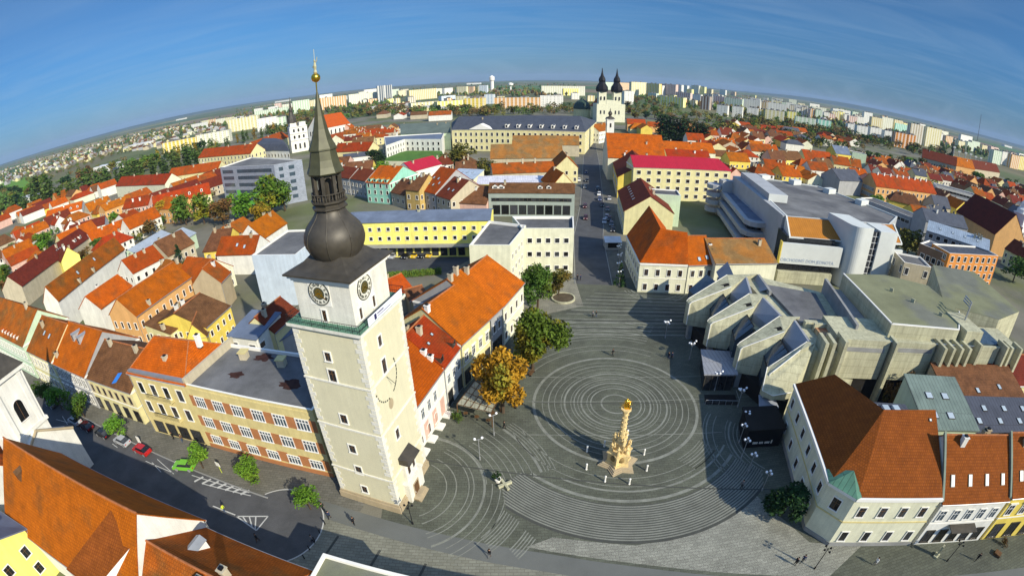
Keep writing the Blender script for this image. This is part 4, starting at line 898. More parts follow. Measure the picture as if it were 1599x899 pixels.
for k in range(4):
    B = MB(); B.obox(xyz(add(P[0], d0, 2.9+k*3.1), .4), (d0[0]*1.5, d0[1]*1.5, 0), (n0[0]*.05, n0[1]*.05, 0), (0, 0, 3.3)); B.build('pink_panel', WALLS['pink'], h1)
    B = MB(); B.obox(xyz(add(P[0], d0, 3.0+k*3.1), 0), (d0[0]*1.6, d0[1]*1.6, 0), (n0[0]*1.3, n0[1]*1.3, 0), (0, 0, .35)); B.build('steps', TRIM, h1)
H('white house with darker red roof and two small dormers next to the bright orange roof', (693, 574), (719, 540), 8.8, 13, 4.8, 'white', RED, win=[W([4.8], pitch=2.4, style='green', side=(0,)), W([.5], style='shop', w=1.6, h=2.6, side=(0,))], cornice=True, dorm=[(0, .12, .12, 1.2, 1.1, DKMETAL), (0, .8, .12, 1.2, 1.1, DKMETAL)], sky=[(0, .3, .55, dict(w=.6, l=.6)), (0, .62, .62, dict(w=.6, l=.6))])
H('cream house under broad weathered orange roof halfway along the row by the square', (720, 538), (765, 497), 9.3, 15, 5.2, 'cream', ORANGE, win=[W([5.2], style='hood', pitch=2.5, side=(0,)), W([.5], style='shop', w=1.7, h=2.7, side=(0,))], cornice=True, course=(4.4,), chim=[(0, .05, .9, 1.0, TRIM)])
H('grey fronted house with orange roof and white firewall copings before the pale corner house', (766, 496), (784, 479), 9.3, 18, 6.2, 'grey', ORANGE, win=[W([5.2], pitch=2.3, side=(0,)), W([.5], style='shop', w=1.7, h=2.7, side=(0,))], cornice=True, chim=[(0, .6, .98, 1.5), (0, .1, .95, 1.2)])
H('pale corner house with orange roof in front of the white office block', (785, 479), (818, 442), 9.2, 17, 5.2, 'pale', ORANGE, win=[W([1.0, 5.4], pitch=3.0, style='dark')], cornice=True, course=(4.5,), kw=dict(hr=0), chim=[(0, .15, .98, 1.3)])
roofhouse('small red roofed outbuilding in the yard behind the row by the square', (612, 468), (646, 452), 5, 8, 3.0, 'beige', RED)
roofhouse('low brown roofed outbuilding below the car park hedge', (640, 470), (668, 462), 4, 6, 1.5, 'stone', BROWN)
# ------------------------------------------------------------------ post office, white block
po = building('post_office', 'long yellow post office wing with grey roof behind the parking yard', 'building', E((540, 349), (766, 344), 11.5, depth=12), 11.5, ('gable', 1.6), 'lemon', BLUEGREY,
    [dict(rows=[5.6, 8.6], margin=2, n=15, w=1.0, h=1.1, style='plain', side=(0,)), dict(rows=[.6], margin=9, n=11, w=1.8, h=2.6, style='shop', side=(0,))], chim=[(0, .5, .9, .5, CONC)])
P = FOOT[-1][0]; d0 = nrm(v2(P[0], P[1])); n0 = (d0[1], -d0[0])
B = MB(); B.obox(xyz(add(P[0], d0, 4), 3.9), (d0[0]*38, d0[1]*38, 0), (n0[0]*2.5, n0[1]*2.5, 0), (0, 0, .35)); B.build('canopy', CONCG, po)
building('office_block', 'white office block with grey flat roof at the mouth of the street', 'building', [G(816, 357, 13), G(897, 357, 13), G(896, 338, 13), G(800, 338, 13)], 13, ('flat',), 'pale', FELT, [dict(rows=[1.0, 5.0, 8.9], margin=2, n=5, w=1.2, h=1.3, style='plain', side=(0,))], parapet=.8)
building('office_wing', 'blank walled white wing reaching forward from the white office block', 'building', [G(733, 383, 13), G(797, 383, 13), G(822, 352, 13), G(764, 345, 13)], 13, ('flat',), 'pale', FELT, [dict(rows=[1.5, 5, 8.7], margin=2, n=5, w=1.0, h=1.3, style='plain', side=(1,))], parapet=.7)
# ------------------------------------------------------------------ row along the far side of the yard (middle)
def mid(lb, e0, e1, h, depth, rh, wm, rm, name='town_house', **k): return building(name, lb, 'house', E(e0, e1, h, depth=depth), h, ('gable', rh, k.pop('kw', {})), wm, rm, **k)
wm_ = lambda *r, **k: dict(dict(rows=list(r), pitch=3.4, w=1.1, h=1.7, style='dark'), **k)
mid('mint green house with orange roof and little gables among the middle row', (572, 285), (608, 287), 9.5, 22, 5.5, 'mint', ORANGE, win=wm_(.8, 4.3, 7.2), dorm=[(0, .15+.23*i, .05, 1.6, 1.2, WALLS['mint']) for i in range(4)], cornice=True)
mid('pale house with grey mansard and dormers left of the mint green house', (523, 276), (546, 279), 8.5, 12, 4.0, 'grey', DARKRED, win=wm_(1, 4.8))
mid('modern grey house with dark red roof joining the mint green house', (548, 279), (571, 283), 8.5, 12, 4.0, 'grey', DARKRED, win=wm_(1, 4.8))
mid('small beige house with ochre roof right of the mint green house', (611, 300), (632, 305), 6, 13, 4.8, 'beige', BROWN, win=wm_(2))
mid('ochre house with brown hipped roof in the middle row', (634, 296), (655, 298), 9, 14, 5, 'ochre', BROWN, win=wm_(1, 5), kw=dict(hl=3))
mid('house with steep red roof and many skylights in the middle row', (657, 297), (680, 303), 8, 22, 8, 'grey', RED, win=wm_(1, 4.5), sky=[(0, .2, .3), (0, .2, .55), (0, .5, .3), (0, .5, .55), (0, .75, .4)])
mid('dark red roofed house before the low brown barn', (682, 305), (704, 312), 7.5, 18, 6, 'beige', DARKRED, win=wm_(1, 4.5), sky=[(0, .4, .4), (0, .7, .4)])
mid('low broad barn with plain brown roof behind the post office', (702, 316), (760, 319), 5.5, 18, 5, 'pink', BROWN)
building('college_building', 'long grey green building with window strips behind the white office block', 'building', E((763, 301), (898, 302), 9.5, depth=10), 9.5, ('gable', 2.6), mat('grey_green_plaster', (.32, .37, .33), var=.1), BROWN, [dict(rows=[6.2], margin=2, n=20, w=1.5, h=1.0, style='shop', side=(0,)), dict(rows=[1], margin=3, n=9, w=2.6, h=3.4, style='shop', side=(0,))], dorm=[(0, .08, .4, 2.4, .8), (0, .15, .4, 2.4, .8), (0, .6, .4, 1.8, .8), (0, .7, .4, 1.8, .8)])
building('long_white_house', 'low house with white sheet roof and yellow wall behind the grey green building', 'house', E((745, 288), (858, 287), 6.5, depth=9), 6.5, ('shed', 1.5), 'lemon', mat('white_sheet_roof', (.60, .60, .66), rough=.5, kind='sheet'))
mid('long ochre roofed barn across the middle of the old town', (766, 248), (880, 247), 7.5, 20, 6.5, 'beige', OCHRE, name='barn')
mid('second ochre roof in front of the yellow university', (800, 226), (905, 227), 8, 16, 5, 'beige', OCHRE, name='barn')
mid('brick red roofed house with chimneys left of the street', (770, 272), (868, 268), 6.5, 12, 4, 'beige', RUST, chim=[(0, .25, .9, 2.2), (0, .5, .9, 2.2), (0, .7, .9, 2.2)])
mid('orange roofed street house with white firewall on the left street side', (862, 292), (898, 290), 8, 15, 5.5, 'cream', ORANGE, kw=dict(axis=1), win=wm_(1, 4.4))
mid('brown roofed street house at the left street side near the university', (868, 262), (903, 262), 8, 20, 5.5, 'cream', RUST, kw=dict(axis=1), win=wm_(1, 4.4))
building('school_block', 'white modern block with blue grey roof and green lawn terrace in the middle distance', 'building', [G(603, 228, 13), G(632, 218, 13), G(690, 218, 13), G(694, 208, 13), G(600, 214, 13)], 13, ('flat',), 'white', BLUEGREY, [dict(rows=[1.5, 5.2, 9], margin=2.5, n=7, w=1.4, h=2.0, style='plain', side=(0, 1))], parapet=.6)
B = MB(); B.prism([G(601, 252, 5), G(668, 253, 5), G(694, 244, 5), G(690, 236, 5), G(636, 236, 5), G(604, 243, 5)], 0, 5, 1, 0); tag(B.build('lawn_terrace', (GRASS, WALLS['pale'])), 'raised bright green lawn terrace in front of the white modern block', 'terrace'); FOOT.append(([G(601, 252, 5), G(668, 253, 5), G(690, 236, 5), G(604, 240, 5)], 5))
building('firewall_house', 'crimson roofed house with pale firewall behind the steep red roof', 'house', E((645, 268), (690, 256), 8, depth=12), 8, ('gable', 4), 'white', MAGENTA)
building('zinc_house', 'low house with light blue roof and skylights left of the ochre barn', 'house', E((700, 278), (740, 280), 6, depth=12), 6, ('shed', 2.0), 'pale', mat('light_blue_roof', (.38, .46, .56), rough=.5, kind='sheet'), sky=[(0, .3, .6), (0, .5, .6), (0, .7, .6)])
mid('red roofed houses end with chimneys behind the lantern of the tower', (520, 238), (575, 236), 8, 16, 5, 'cream', RED, chim=[(0, .3, .8), (0, .7, .8)])
mid('blue grey roofed long house left of the dark round tree', (536, 248), (580, 243), 6, 10, 2, 'white', SLATE)
# university
un = building('university_building', 'very long yellow university with dark mansard roof, dormers and white pediment', 'building', [G(706, 203, 16), G(914, 206, 16), G(932, 190, 16), G(706, 193, 16)], 16, ('gable', 7.5, dict(hl=6, hr=8, f=.45)), 'cream', SLATE,
    [dict(rows=[1.5, 6.5, 11.2], margin=3, n=24, w=1.5, h=2.4, style='plain', side=(0,)), dict(rows=[2, 6.5, 11], margin=3, n=9, w=1.5, h=2.4, style='plain', side=(1,))], cornice=True,
    dorm=[(0, .42+.085*i, .12, 2.2, 2.2) for i in range(7)])
P = FOOT[-1][0]; d0 = nrm(v2(P[0], P[1])); n0 = (d0[1], -d0[0]); q = lerp(P[0], P[1], .23); B = MB()
l_, r_ = add(add(q, d0, -9), n0, .6), add(add(q, d0, 9), n0, .6); B.poly([xyz(l_, 16), xyz(r_, 16), xyz(add(q, n0, .6), 20)]); B.poly([xyz(l_, 16), xyz(add(q, n0, .6), 20), xyz(add(q, n0, -6), 20), xyz(add(l_, n0, -6), 16)]); B.poly([xyz(add(q, n0, .6), 20), xyz(r_, 16), xyz(add(r_, n0, -6), 16), xyz(add(q, n0, -6), 20)])
B.build('pediment', TRIM, un)
building('university_building', 'grey green roofed side wing left of the very long yellow university', 'building', [G(626, 210, 13), G(704, 208, 13), G(704, 196, 13), G(626, 198, 13)], 13, ('gable', 5), 'lightgreen', mat('grey_green_roofing', (.12, .15, .13), var=.2, scale=.1))
# ------------------------------------------------------------------ right side of the street
def lwing(name, label, A, Bp, C, Ra, Rb, Rc, h, hr, wm, rm, **k):
    """corner house of two wings: corner A, front end B, street end C, ridge corner Ra, ridge ends Rb and Rc"""
    mir = lambda R, X: (2*R[0]-X[0], 2*R[1]-X[1])
    Bi, Ii, Ci = mir(Rb, Bp), mir(Ra, A), mir(Rc, C); P = [A, Bp, Bi, Ii, Ci, C]
    g = lambda p: xyz(p, h); q = lambda p: xyz(p, hr)
    faces = [[g(A), g(Bp), q(Rb), q(Ra)], [g(C), g(A), q(Ra), q(Rc)], [g(Bi), g(Ii), q(Ra), q(Rb)], [g(Ii), g(Ci), q(Rc), q(Ra)]]
    gab = [[g(Bp), g(Bi), q(Rb)], [g(Ci), g(C), q(Rc)]]
    up_ = lambda s: [(x, y, z+.12) for x, y, z in s]
    return building(name, label, 'house', P, h, ('poly', [up_(f) for f in faces], gab), wm, rm, **k)
s1 = lwing('corner_house', 'white corner house with bright orange roof where the street meets the square', G(1000, 411, 8), G(1075, 414, 8), G(979, 368, 8), G(1032, 358, 16), G(1074, 364, 16), G(1014, 322, 16), 8, 16, 'pale', ORANGE,
    win=[dict(rows=[.7, 4.7], margin=1.8, n=4, w=1.0, h=1.7, style='dark', side=(0,)), dict(rows=[.7, 4.7], margin=1.8, n=7, w=1.0, h=1.7, style='dark', side=(5,))], sides=(0, 5), cornice=True, course=(3.9,),
    sky=[(0, .2+.17*i, .22, dict(w=1.0, l=1.3)) for i in range(5)]+[(1, .25+.07*i, .45, dict(w=.7, l=1.4)) for i in range(8)])
a, b = G(1076, 414, 8), G(1117, 413, 8)
building('town_house', 'narrow orange roofed house joined to the white corner house', 'house', rect(a, b, 15), 8, ('gable', 5), 'pale', ORANGE, [W([.7, 4.7], side=(0,))], sky=[(0, .75, .25), (0, .45, .2)], chim=[(0, .98, .4, .8, TRIM), (0, .98, .6, .8, TRIM)])
a, b = G(1118, 412, 9), G(1214, 411, 9)
building('market_hall', 'long low hall with worn orange roof in front of the department store', 'building', rect(a, b, 17), 9, ('gable', 3.6), 'pale', OCHRE, None)
a, b = G(966, 298, 8.5), G(976, 330, 8.5)
building('town_house', 'dark red roofed street house with row of skylights on the right street side', 'house', rect(a, b, 17), 8.5, ('gable', 5.5), 'cream', DARKRED, [W([.8, 4.8], side=(0,))], sky=[(0, .15+.12*i, .45, dict(w=.7, l=1.3)) for i in range(6)])
a, b = G(955, 243, 9.5), G(965.5, 277, 9.5)
building('town_house', 'dark brown roofed street house with yellow gable wall facing the square', 'house', rect(a, b, 20), 9.5, ('gable', 6), 'yellow', DARKRED, [W([.8, 5], side=(0,))], chim=[(0, .3, .7, 1.2, TRIM), (0, .35, .6, 1.2, TRIM)])
building('courtyard_block', 'pale green flat roofed courtyard block behind the street houses', 'building', E((1017, 303), (1064, 306), 12, depth=9), 12, ('flat',), 'lightgreen', FELT, None)
building('college_wing', 'cream four storey college wing with crimson metal roof', 'building', E((990, 261), (1142, 267), 15, depth=13), 15, ('gable', 4, dict(hl=0, hr=4)), 'cream', MAGENTA, [dict(rows=[1.4, 4.9, 8.4, 11.8], margin=2.5, n=10, w=1.7, h=1.6, style='dark', side=(0,))], cornice=True)
building('church_hall', 'pink gabled hall end behind the crimson roofed college', 'building', E((1136, 276), (1162, 277), 10, depth=16), 10, ('gable', 4, dict(axis=1)), 'pink', RED)
building('college_church', 'long church with broad orange roof at the far right of the street', 'church', E((950, 246), (1040, 250), 12, depth=30), 12, ('gable', 11, dict(axis=0)), 'pale', ORANGE, chim=[(0, .7, .6, 1)])
building('college_wing', 'orange roofed college wing stretching right from the broad church roof', 'building', E((1036, 236), (1118, 240), 11, depth=16), 11, ('gable', 5), 'pale', ORANGE, None)
building('college_wing', 'second orange roofed college wing just behind the crimson roof', 'building', E((1044, 251), (1112, 254), 11, depth=14), 11, ('gable', 5), 'cream', RED, None)
p = G(951.5, 236, 0); ct = thing('church_turret', 'small white church turret with black onion cap beside the broad orange church roof', 'tower', (*p, 0))
B = MB(); B.box((0, 0, 0), (5.2, 5.2, 23)); B.box((0, 0, 23), (5.9, 5.9, .6)); B.build('wall', WALLS['white'], ct, org=(0, 0, 0))
B = MB(); B.lathe([(3.6, 23.6), (3.0, 24.6), (1.2, 25.3), (.9, 26), (1.6, 27.2), (1.3, 28.4), (.4, 29.4), (.12, 31.5)], 0, 8, (0, 0), math.pi/8); B.build('cap', DKMETAL, ct, org=(0, 0, 0))
for ang in (0, math.pi/2, -math.pi/2): o = put('window', window_mesh(1.3, 3.2, 'arch'), ct, (math.sin(ang)*2.61, -math.cos(ang)*2.61, 17.5), ang)
building('town_house', 'white house at the street end beside the university with red roof', 'house', E((936, 206), (958, 202), 10, depth=14), 10, ('gable', 5), 'white', RUST, win=W([2, 6]))
# ------------------------------------------------------------------ department store
WHITE = mat('white_cladding', (.60, .62, .59), rough=.5, var=.06, scale=.3, fine=.03); GREYC = mat('grey_cladding', (.38, .39, .40), rough=.55, var=.1, scale=.2, fine=.04)
FL = [(96, 179), (81.5, 121), (122, 117.5), (136, 128), (127, 168)]
ds = thing('department_store', 'big white department store with flat grey roof, rust coloured sloping strip and round stair tower', 'building', (100, 140, 0)); FOOT.append((FL, 17)); FOOT.append((rect((76, 108), (122, 103), 16), 17)); FOOT.append(([(86, 181), (77, 139), (90, 122), (100, 160)], 12))
def part(par, name, mats, fn, **k): B = MB(); fn(B); return B.build(name, mats, par, **k)
part(ds, 'hall_wall', GREYC, lambda B: B.prism(FL, 0, 17, 0, top=False)); part(ds, 'roof', FELT, lambda B: B.poly([xyz(p, 16.6) for p in FL])) 
def rimf(B):
    I = grow(FL, -.5)
    for i in range(5): j = (i+1) % 5; B.poly([xyz(FL[i], 17), xyz(FL[j], 17), xyz(I[j], 17), xyz(I[i], 17)]); B.poly([xyz(I[i], 17), xyz(I[j], 17), xyz(I[j], 16.6), xyz(I[i], 16.6)])
part(ds, 'parapet', WHITE, rimf)
a, b = (79.0, 113.5), (98, 110.8); c, d_ = (81.5, 120.8), (100.6, 118.2)
RUSTP = mat('rust_sheet', (.40, .16, .022), rough=.6, var=.12, kind='sheet')
part(ds, 'sloping_strip', RUSTP, lambda B: (B.poly([xyz(a, 13.3), xyz(b, 13.3), xyz(d_, 16.95), xyz(c, 16.95)]), B.poly([xyz(b, 13.3), xyz(a, 13.3), xyz(a, 12.9), xyz(b, 12.9)][::-1])))
part(ds, 'strip_edge', WHITE, lambda B: (B.obox(xyz(add(a, (-.4, -.1)), 12.8), (20, -2.85, 0), (.05, .4, 0), (0, 0, .5)), B.obox(xyz(add(a, (-.45, 0)), 13.1), (2.5, 7.3, 3.85), (.5, 0, 0), (0, 0, .4)), B.poly([xyz(add(a, (-.45, 0)), 13.2), xyz(add(c, (-.45, 0)), 17), xyz(add(c, (-.45, 0)), 9)])))
fp, fq = (75.8, 111.9), (93.4, 108.6); fd = nrm(v2(fp, fq)); fn_ = (fd[1], -fd[0])
part(ds, 'recess_band', GLASS, lambda B: B.prism(rect(add(add(fp, fd, 2), fn_, -2.2), add(fq, fn_, -2.2), 8), 4, 13.2, 0))
part(ds, 'front_panel', WHITE, lambda B: B.prism(rect(fp, add(fq, fd, 2), .8), 5.8, 11.9, 0, bot=True))
part(ds, 'panel_coping', WALLS['yellow'], lambda B: B.obox(xyz(add(add(fp, fd, -.3), fn_, .05), 5.8), (fd[0]*.3, fd[1]*.3, 0), (-fn_[0]*1.5, -fn_[1]*1.5, 0), (0, 0, 6.4)))
p = add(lerp(fp, fq, .5), fn_, .03); wall_text(text_mesh('OBCHODN\u00dd DOM JEDNOTA', 1.35, mat('pale_blue_lettering', (.30, .36, .46)), .03), ds, (p[0]-100, p[1]-140, 6.9), math.atan2(fd[1], fd[0]))
part(ds, 'base', CONC, lambda B: B.prism(rect(add(fp, fn_, .5), add(fq, fn_, .5), 8), 0, 3.6, 0)); part(ds, 'shop_band', GLASS, lambda B: B.prism(rect(add(fp, fn_, -.6), add(fq, fn_, -.6), 7), 3.6, 5.8, 0))
# stair tower with a vertical glass slot, side volumes
def tow(B):
    P = []
    for i in range(9): t = rad(180+i*90/8); P.append((99.6+3.4*math.cos(t), 108.6+3.4*math.sin(t)))
    P += [(103.2, 105.2), (103.2, 118), (96.2, 119.5)]; B.prism(P, 0, 19.2, 0)
part(ds, 'stair_tower', WHITE, tow); part(ds, 'stair_slot', GLASS, lambda B: [B.box((104.6, 107.2, 0), (2.8, 4, 18.3), 0, -.15)])
part(ds, 'slot_mullions', WFRAME, lambda B: [B.box((104.5, 105.15, 1.5+1.9*i), (2.6, .12, .12), 0, -.15) for i in range(9)]+[B.box((104.5, 105.2, 1.0), (.1, .1, 17), 0, -.15)])
part(ds, 'side_tower', WHITE, lambda B: B.box((108.9, 108.2, 0), (5.6, 8.6, 18.6), 0, -.15)); part(ds, 'corner_tower', WHITE, lambda B: B.box((113.3, 109.6, 0), (3.0, 8, 18.0), 0, -.15))
part(ds, 'side_strip', RUSTP, lambda B: B.poly([(114.9, 110.5, 13.4), (121.6, 110.2, 13.4), (123.4, 117.6, 17), (117, 118.4, 17)])); part(ds, 'side_strip_edge', WHITE, lambda B: (B.box((118.3, 110.1, 12.8), (7.4, .4, .55), 0, -.04), B.obox((121.6, 110, 12.9), (2.0, 7.6, 4.0), (.5, 0, 0), (0, 0, .5))))
part(ds, 'side_panel', WHITE, lambda B: B.box((117.9, 108.6, 5.5), (6.6, .8, 6.2), 0, -.04)); part(ds, 'side_recess', GLASS, lambda B: B.box((117.9, 114.6, 0), (6.4, 7, 13), 0, -.04))
# terraces on the left flank with rounded corner, stair turret, roof boxes
def terr(B, z0, z1, o):
    P = [(86.5-o, 180), (77.3-o, 139.5), (78.2-o, 136.6), (80-o*.4, 135.3), (90, 134.5), (99, 175)]; B.prism(P, z0, z1, 0, bot=True)
part(ds, 'terrace', GREYC, lambda B: (terr(B, 8.6, 10.2, 0), terr(B, 5.2, 6.8, .8), terr(B, 1.8, 3.4, 1.6))); part(ds, 'terrace_core', GLASS, lambda B: B.prism([(87.8, 179), (79, 140), (90, 136), (98, 174)], 0, 9.6, 0))
part(ds, 'terrace_deck', BLUEGREY, lambda B: B.poly([xyz(p, 10.25) for p in [(87.5, 176), (79.2, 140.5), (80.5, 138), (89.5, 136.5), (97, 172)]]))
part(ds, 'flank_wall', GREYC, lambda B: B.prism([(90.5, 178), (80.8, 122), (82, 121.8), (97, 178.5)], 0, 16.9, 0))
part(ds, 'stair_turret', GREYC, lambda B: (B.box((87.5, 178.5, 0), (4, 4, 15)), B.box((92.5, 179, 10), (6, 5, 4.5))))
for i in range(4): part(ds, 'escape_balcony', GREYC, lambda B: B.lathe([(3.4, 1.5+3.2*i), (3.4, 3.2+3.2*i)], 0, 14, (83.8, 180)))
part(ds, 'roof_box', GREYC, lambda B: B.prism([(92.5, 175), (85.5, 139.5), (92.2, 138.2), (99, 174)], 16.6, 19.2, 0)); part(ds, 'roof_box_front', WHITE, lambda B: B.prism(rect((85.4, 139.3), (92.2, 138.0), .15), 16.61, 19.25, 0))
for x, y, s in ((125.5, 158, 5), (130.5, 143, 5.5), (104, 176, 5), (116, 170, 5)): part(ds, 'roof_hatch', WHITE, lambda B: B.box((x, y, 16.6), (s, 3, 1.9), 0, .3))
# ------------------------------------------------------------------ the concrete theatre with its slanting frames
th = thing('theatre_building', 'angular pale concrete theatre with slanted frames, dark skylights and tall fins', 'building', (60, 72, 0))
FOOT.append(([(35, 52), (98, 48), (100, 80), (60, 104), (36, 98)], 12))
TK_ = .938   # the theatre stands on a raised overhang: its surveyed points lie this much nearer and higher
def T(name, mt, fn):
    B = MB(); fn(B); B.v = [(x*TK_, y*TK_, 0.0 if z <= .001 else CAMH-TK_*(CAMH-z)) for x, y, z in B.v]; return B.build(name, mt, th)
T('main_block', CONC, lambda B: B.prism([(53.2, 63.0), (58, 61), (66, 60.5), (73, 85), (58, 96), (54.6, 96)], 0, 9.2, 0))
# four frames: sloping tilted beam from an overhanging wall on the square up to a level top
FR4 = [((39.0, 90.4), (49.6, 93.4), (58.0, 93.8)), ((40.4, 81.0), (50.6, 83.5), (54.8, 82.6)), ((43.0, 71.2), (52.5, 73.2), (57.2, 72.6)), ((45.4, 62.8), (53.2, 63.4), (54.4, 62.8))]
for i, (l, s, e) in enumerate(FR4):
    d0 = nrm(v2(l, s)); n0 = (d0[1], -d0[0]); w0, w1 = 1.3, (4.1 if i < 3 else 1.0); A, A2 = l, add(l, n0, w0); Bq, B2 = s, add(add(s, n0, w1), d0, -2.0); C2 = add(lerp(s, e, .45), n0, 1.6 if i < 3 else .8)
    zs = 10.5; zB = 9.5; zf = 5.75
    def slab(B):
        ch = add(A, d0, .5), add(A2, d0, .5)
        top = [xyz(ch[0], 6.1), xyz(ch[1], zf), xyz(B2, zB), xyz(C2, zs), xyz(e, zs), xyz(s, zs)]
        B.poly([xyz(A2, 5.3), xyz(ch[1], zf), xyz(ch[0], 6.1), xyz(A, 5.6)]); B.poly(top[:3]+[top[5]]); B.poly([top[5], top[2], top[3], top[4]])
        B.poly([xyz(A, .1), xyz(A2, .1), xyz(A2, 5.3), xyz(A, 5.6)])                       # face to the square
        k0, k1 = add(A2, (4.2, -1.7)), add(lerp(A2, B2, .62), (0, -.9))
        B.poly([xyz(A2, .1), xyz(k0, .1), xyz(ch[1], zf), xyz(A2, 5.3)]); B.poly([xyz(k0, .1), xyz(k1, 4.4), xyz(ch[1], zf)]); B.poly([xyz(k1, 4.4), xyz(B2, zB), xyz(ch[1], zf)]); B.poly([xyz(k1, 4.4), xyz(B2, zB-2.4), xyz(B2, zB)]); B.poly([xyz(B2, zB-2.4), xyz(C2, zs-2.4), xyz(C2, zs), xyz(B2, zB)])
        j0 = add(A, d0, 4.4); B.poly([xyz(A, .1), xyz(A, 5.6), xyz(ch[0], 6.1), xyz(s, zs), xyz(e, zs), xyz(e, 6), xyz(s, 6), xyz(j0, .1)]); B.poly([xyz(A, .1), xyz(j0, .1), xyz(k0, .1), xyz(A2, .1)])
    T('frame', CONC, slab)
    T('coping', TRIM, lambda B: (B.tube([xyz(A2, .2), xyz(A2, 5.4), xyz(add(A2, d0, .5), zf+.08), xyz(B2, zB+.08)], .11, 0, 5), B.tube([xyz(A, 5.6), xyz(add(A, d0, .5), 6.15), xyz(s, zs+.05)], .08, 0, 5)))
    if i < 3:
        l2, s2, e2 = FR4[i+1]
        def hole(B):   # dark sheet laid on the frame top for the shade inside an opening
            f = lambda t, u: tuple(Vector(xyz(s, zs)).lerp(Vector(xyz(add(l, d0, .5), 6.1)), t).lerp(Vector(xyz(B2, zB)).lerp(Vector(xyz(add(A2, d0, .5), zf)), t), u)+Vector((0, 0, .03)))
            B.poly([f(.03, .62), f(.30, .40), f(.36, .62), f(.02, .86)])
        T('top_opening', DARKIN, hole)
        # slanting wall, its shade painted in as grey, that links this level top with the next frame
        g0, g1, g2, g3 = xyz(C2, zs-.02), xyz(add(s2, nrm(v2(l2, s2)), .3), zs-.02), xyz(add(s2, nrm(v2(l2, s2)), -1.5), 8.1), xyz(add(B2, d0, .2), 8.1)
        T('slanting_wall', mat('grey_fair_concrete', (.30, .31, .33), var=.1, scale=.3, fine=.05), lambda B: (B.poly([g3, g2, g1, g0]), B.poly([g2, g3, (g3[0], g3[1], 6), (g2[0], g2[1], 6)]), B.poly([g0, g1, (g1[0]+.5, g1[1], 10.48), (g0[0]+.5, g0[1], 10.48)]), B.poly([(g0[0]+.5, g0[1], 10.48), (g1[0]+.5, g1[1], 10.48), (g1[0]+.5, g1[1], 6), (g0[0]+.5, g0[1], 6)])))
        T('bay_floor', CONC, lambda B: B.prism([add(l2, nrm(v2(l2, s2)), 6.5), s2, add(s, n0, w1), add(add(l, d0, 7.5), n0, 3)], 3, 6.3, 0))
        o_ = (l[0]-39.0, l[1]-90.4); mv = lambda x, y: (x+o_[0], y+o_[1])
        h0, h1, k0, k1 = mv(47.2, 90.0), mv(46.2, 83.4), mv(44.4, 89.2), mv(42.6, 83.6)
        T('skylight', GLASSB, lambda B: (B.poly([xyz(k1, 4.6), xyz(h1, 7.9), xyz(h0, 7.9), xyz(k0, 4.6)]), B.poly([xyz(k0, 4.6), xyz(k0, 0), xyz(k1, 0), xyz(k1, 4.6)]), B.poly([xyz(h1, 7.9), xyz(h1, 3), xyz(h0, 3), xyz(h0, 7.9)]), B.poly([xyz(k1, 4.6), xyz(k1, 0), xyz(h1, 0), xyz(h1, 7.9)])))
        T('skylight_frame', BLACKM, lambda B: [B.tube([xyz(lerp(k0, k1, t), 4.63), xyz(lerp(h0, h1, t), 7.93)], .08, 0, 4) for t in (0, .25, .5, .75, 1)]+[B.tube([xyz(h0, 7.93), xyz(h1, 7.93)], .1, 0, 4), B.tube([xyz(k0, 4.63), xyz(k1, 4.63)], .1, 0, 4)])
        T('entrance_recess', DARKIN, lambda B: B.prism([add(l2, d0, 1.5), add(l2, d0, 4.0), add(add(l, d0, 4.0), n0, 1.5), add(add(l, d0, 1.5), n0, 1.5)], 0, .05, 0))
T('frame_pier', CONCG, lambda B: B.box((41, 89.4, 0), (2.2, 1.2, .1))); T('frame_pier', CONCG, lambda B: B.box((42.4, 80.2, 0), (2.2, 1.2, .1))); T('frame_pier', CONCG, lambda B: B.box((44.8, 70.4, 0), (2.2, 1.2, .1)))
T('skylight', GLASSB, lambda B: (B.poly([(42.6, 98.5, 4.4), (43.4, 92.6, 4.4), (48.0, 94.5, 8.0), (47.2, 99.5, 8.0)][::-1]), B.poly([(42.6, 98.5, 0), (43.4, 92.6, 0), (43.4, 92.6, 4.4), (42.6, 98.5, 4.4)])))
T('slanting_wall', MATS['grey_fair_concrete'], lambda B: (B.poly([(50.4, 101, 8.0), (49.0, 94.6, 8.0), (51.4, 93.7, 10.48), (53.4, 101.5, 10.48)]), B.poly([(51.4, 93.7, 10.48), (51.8, 93.7, 6), (53.8, 101.5, 6), (53.4, 101.5, 10.48)]))); T('back_block', CONCG, lambda B: B.prism([(50, 93), (62, 91), (64, 99), (51, 101)], 0, 6.6, 0))  # the slanting wall's grey has its shade painted in
T('rear_slant', MATS['grey_fair_concrete'], lambda B: B.poly([(56.1, 95.5, 7), (53.6, 89.5, 7), (56.4, 85.5, 10.45), (58.0, 93.6, 10.45)])) ; T('rear_wall', CONCG, lambda B: B.prism([(58.0, 93.7), (56.3, 84.5), (56.9, 84.4), (58.6, 93.7)], 5, 10.45, 0))  # rear slope likewise carries its shade in the grey colour
FT = [(71.6, 61.1), (88.9, 56.8), (97.2, 63.8), (99.9, 77.6), (90, 84), (76.5, 84.8)]
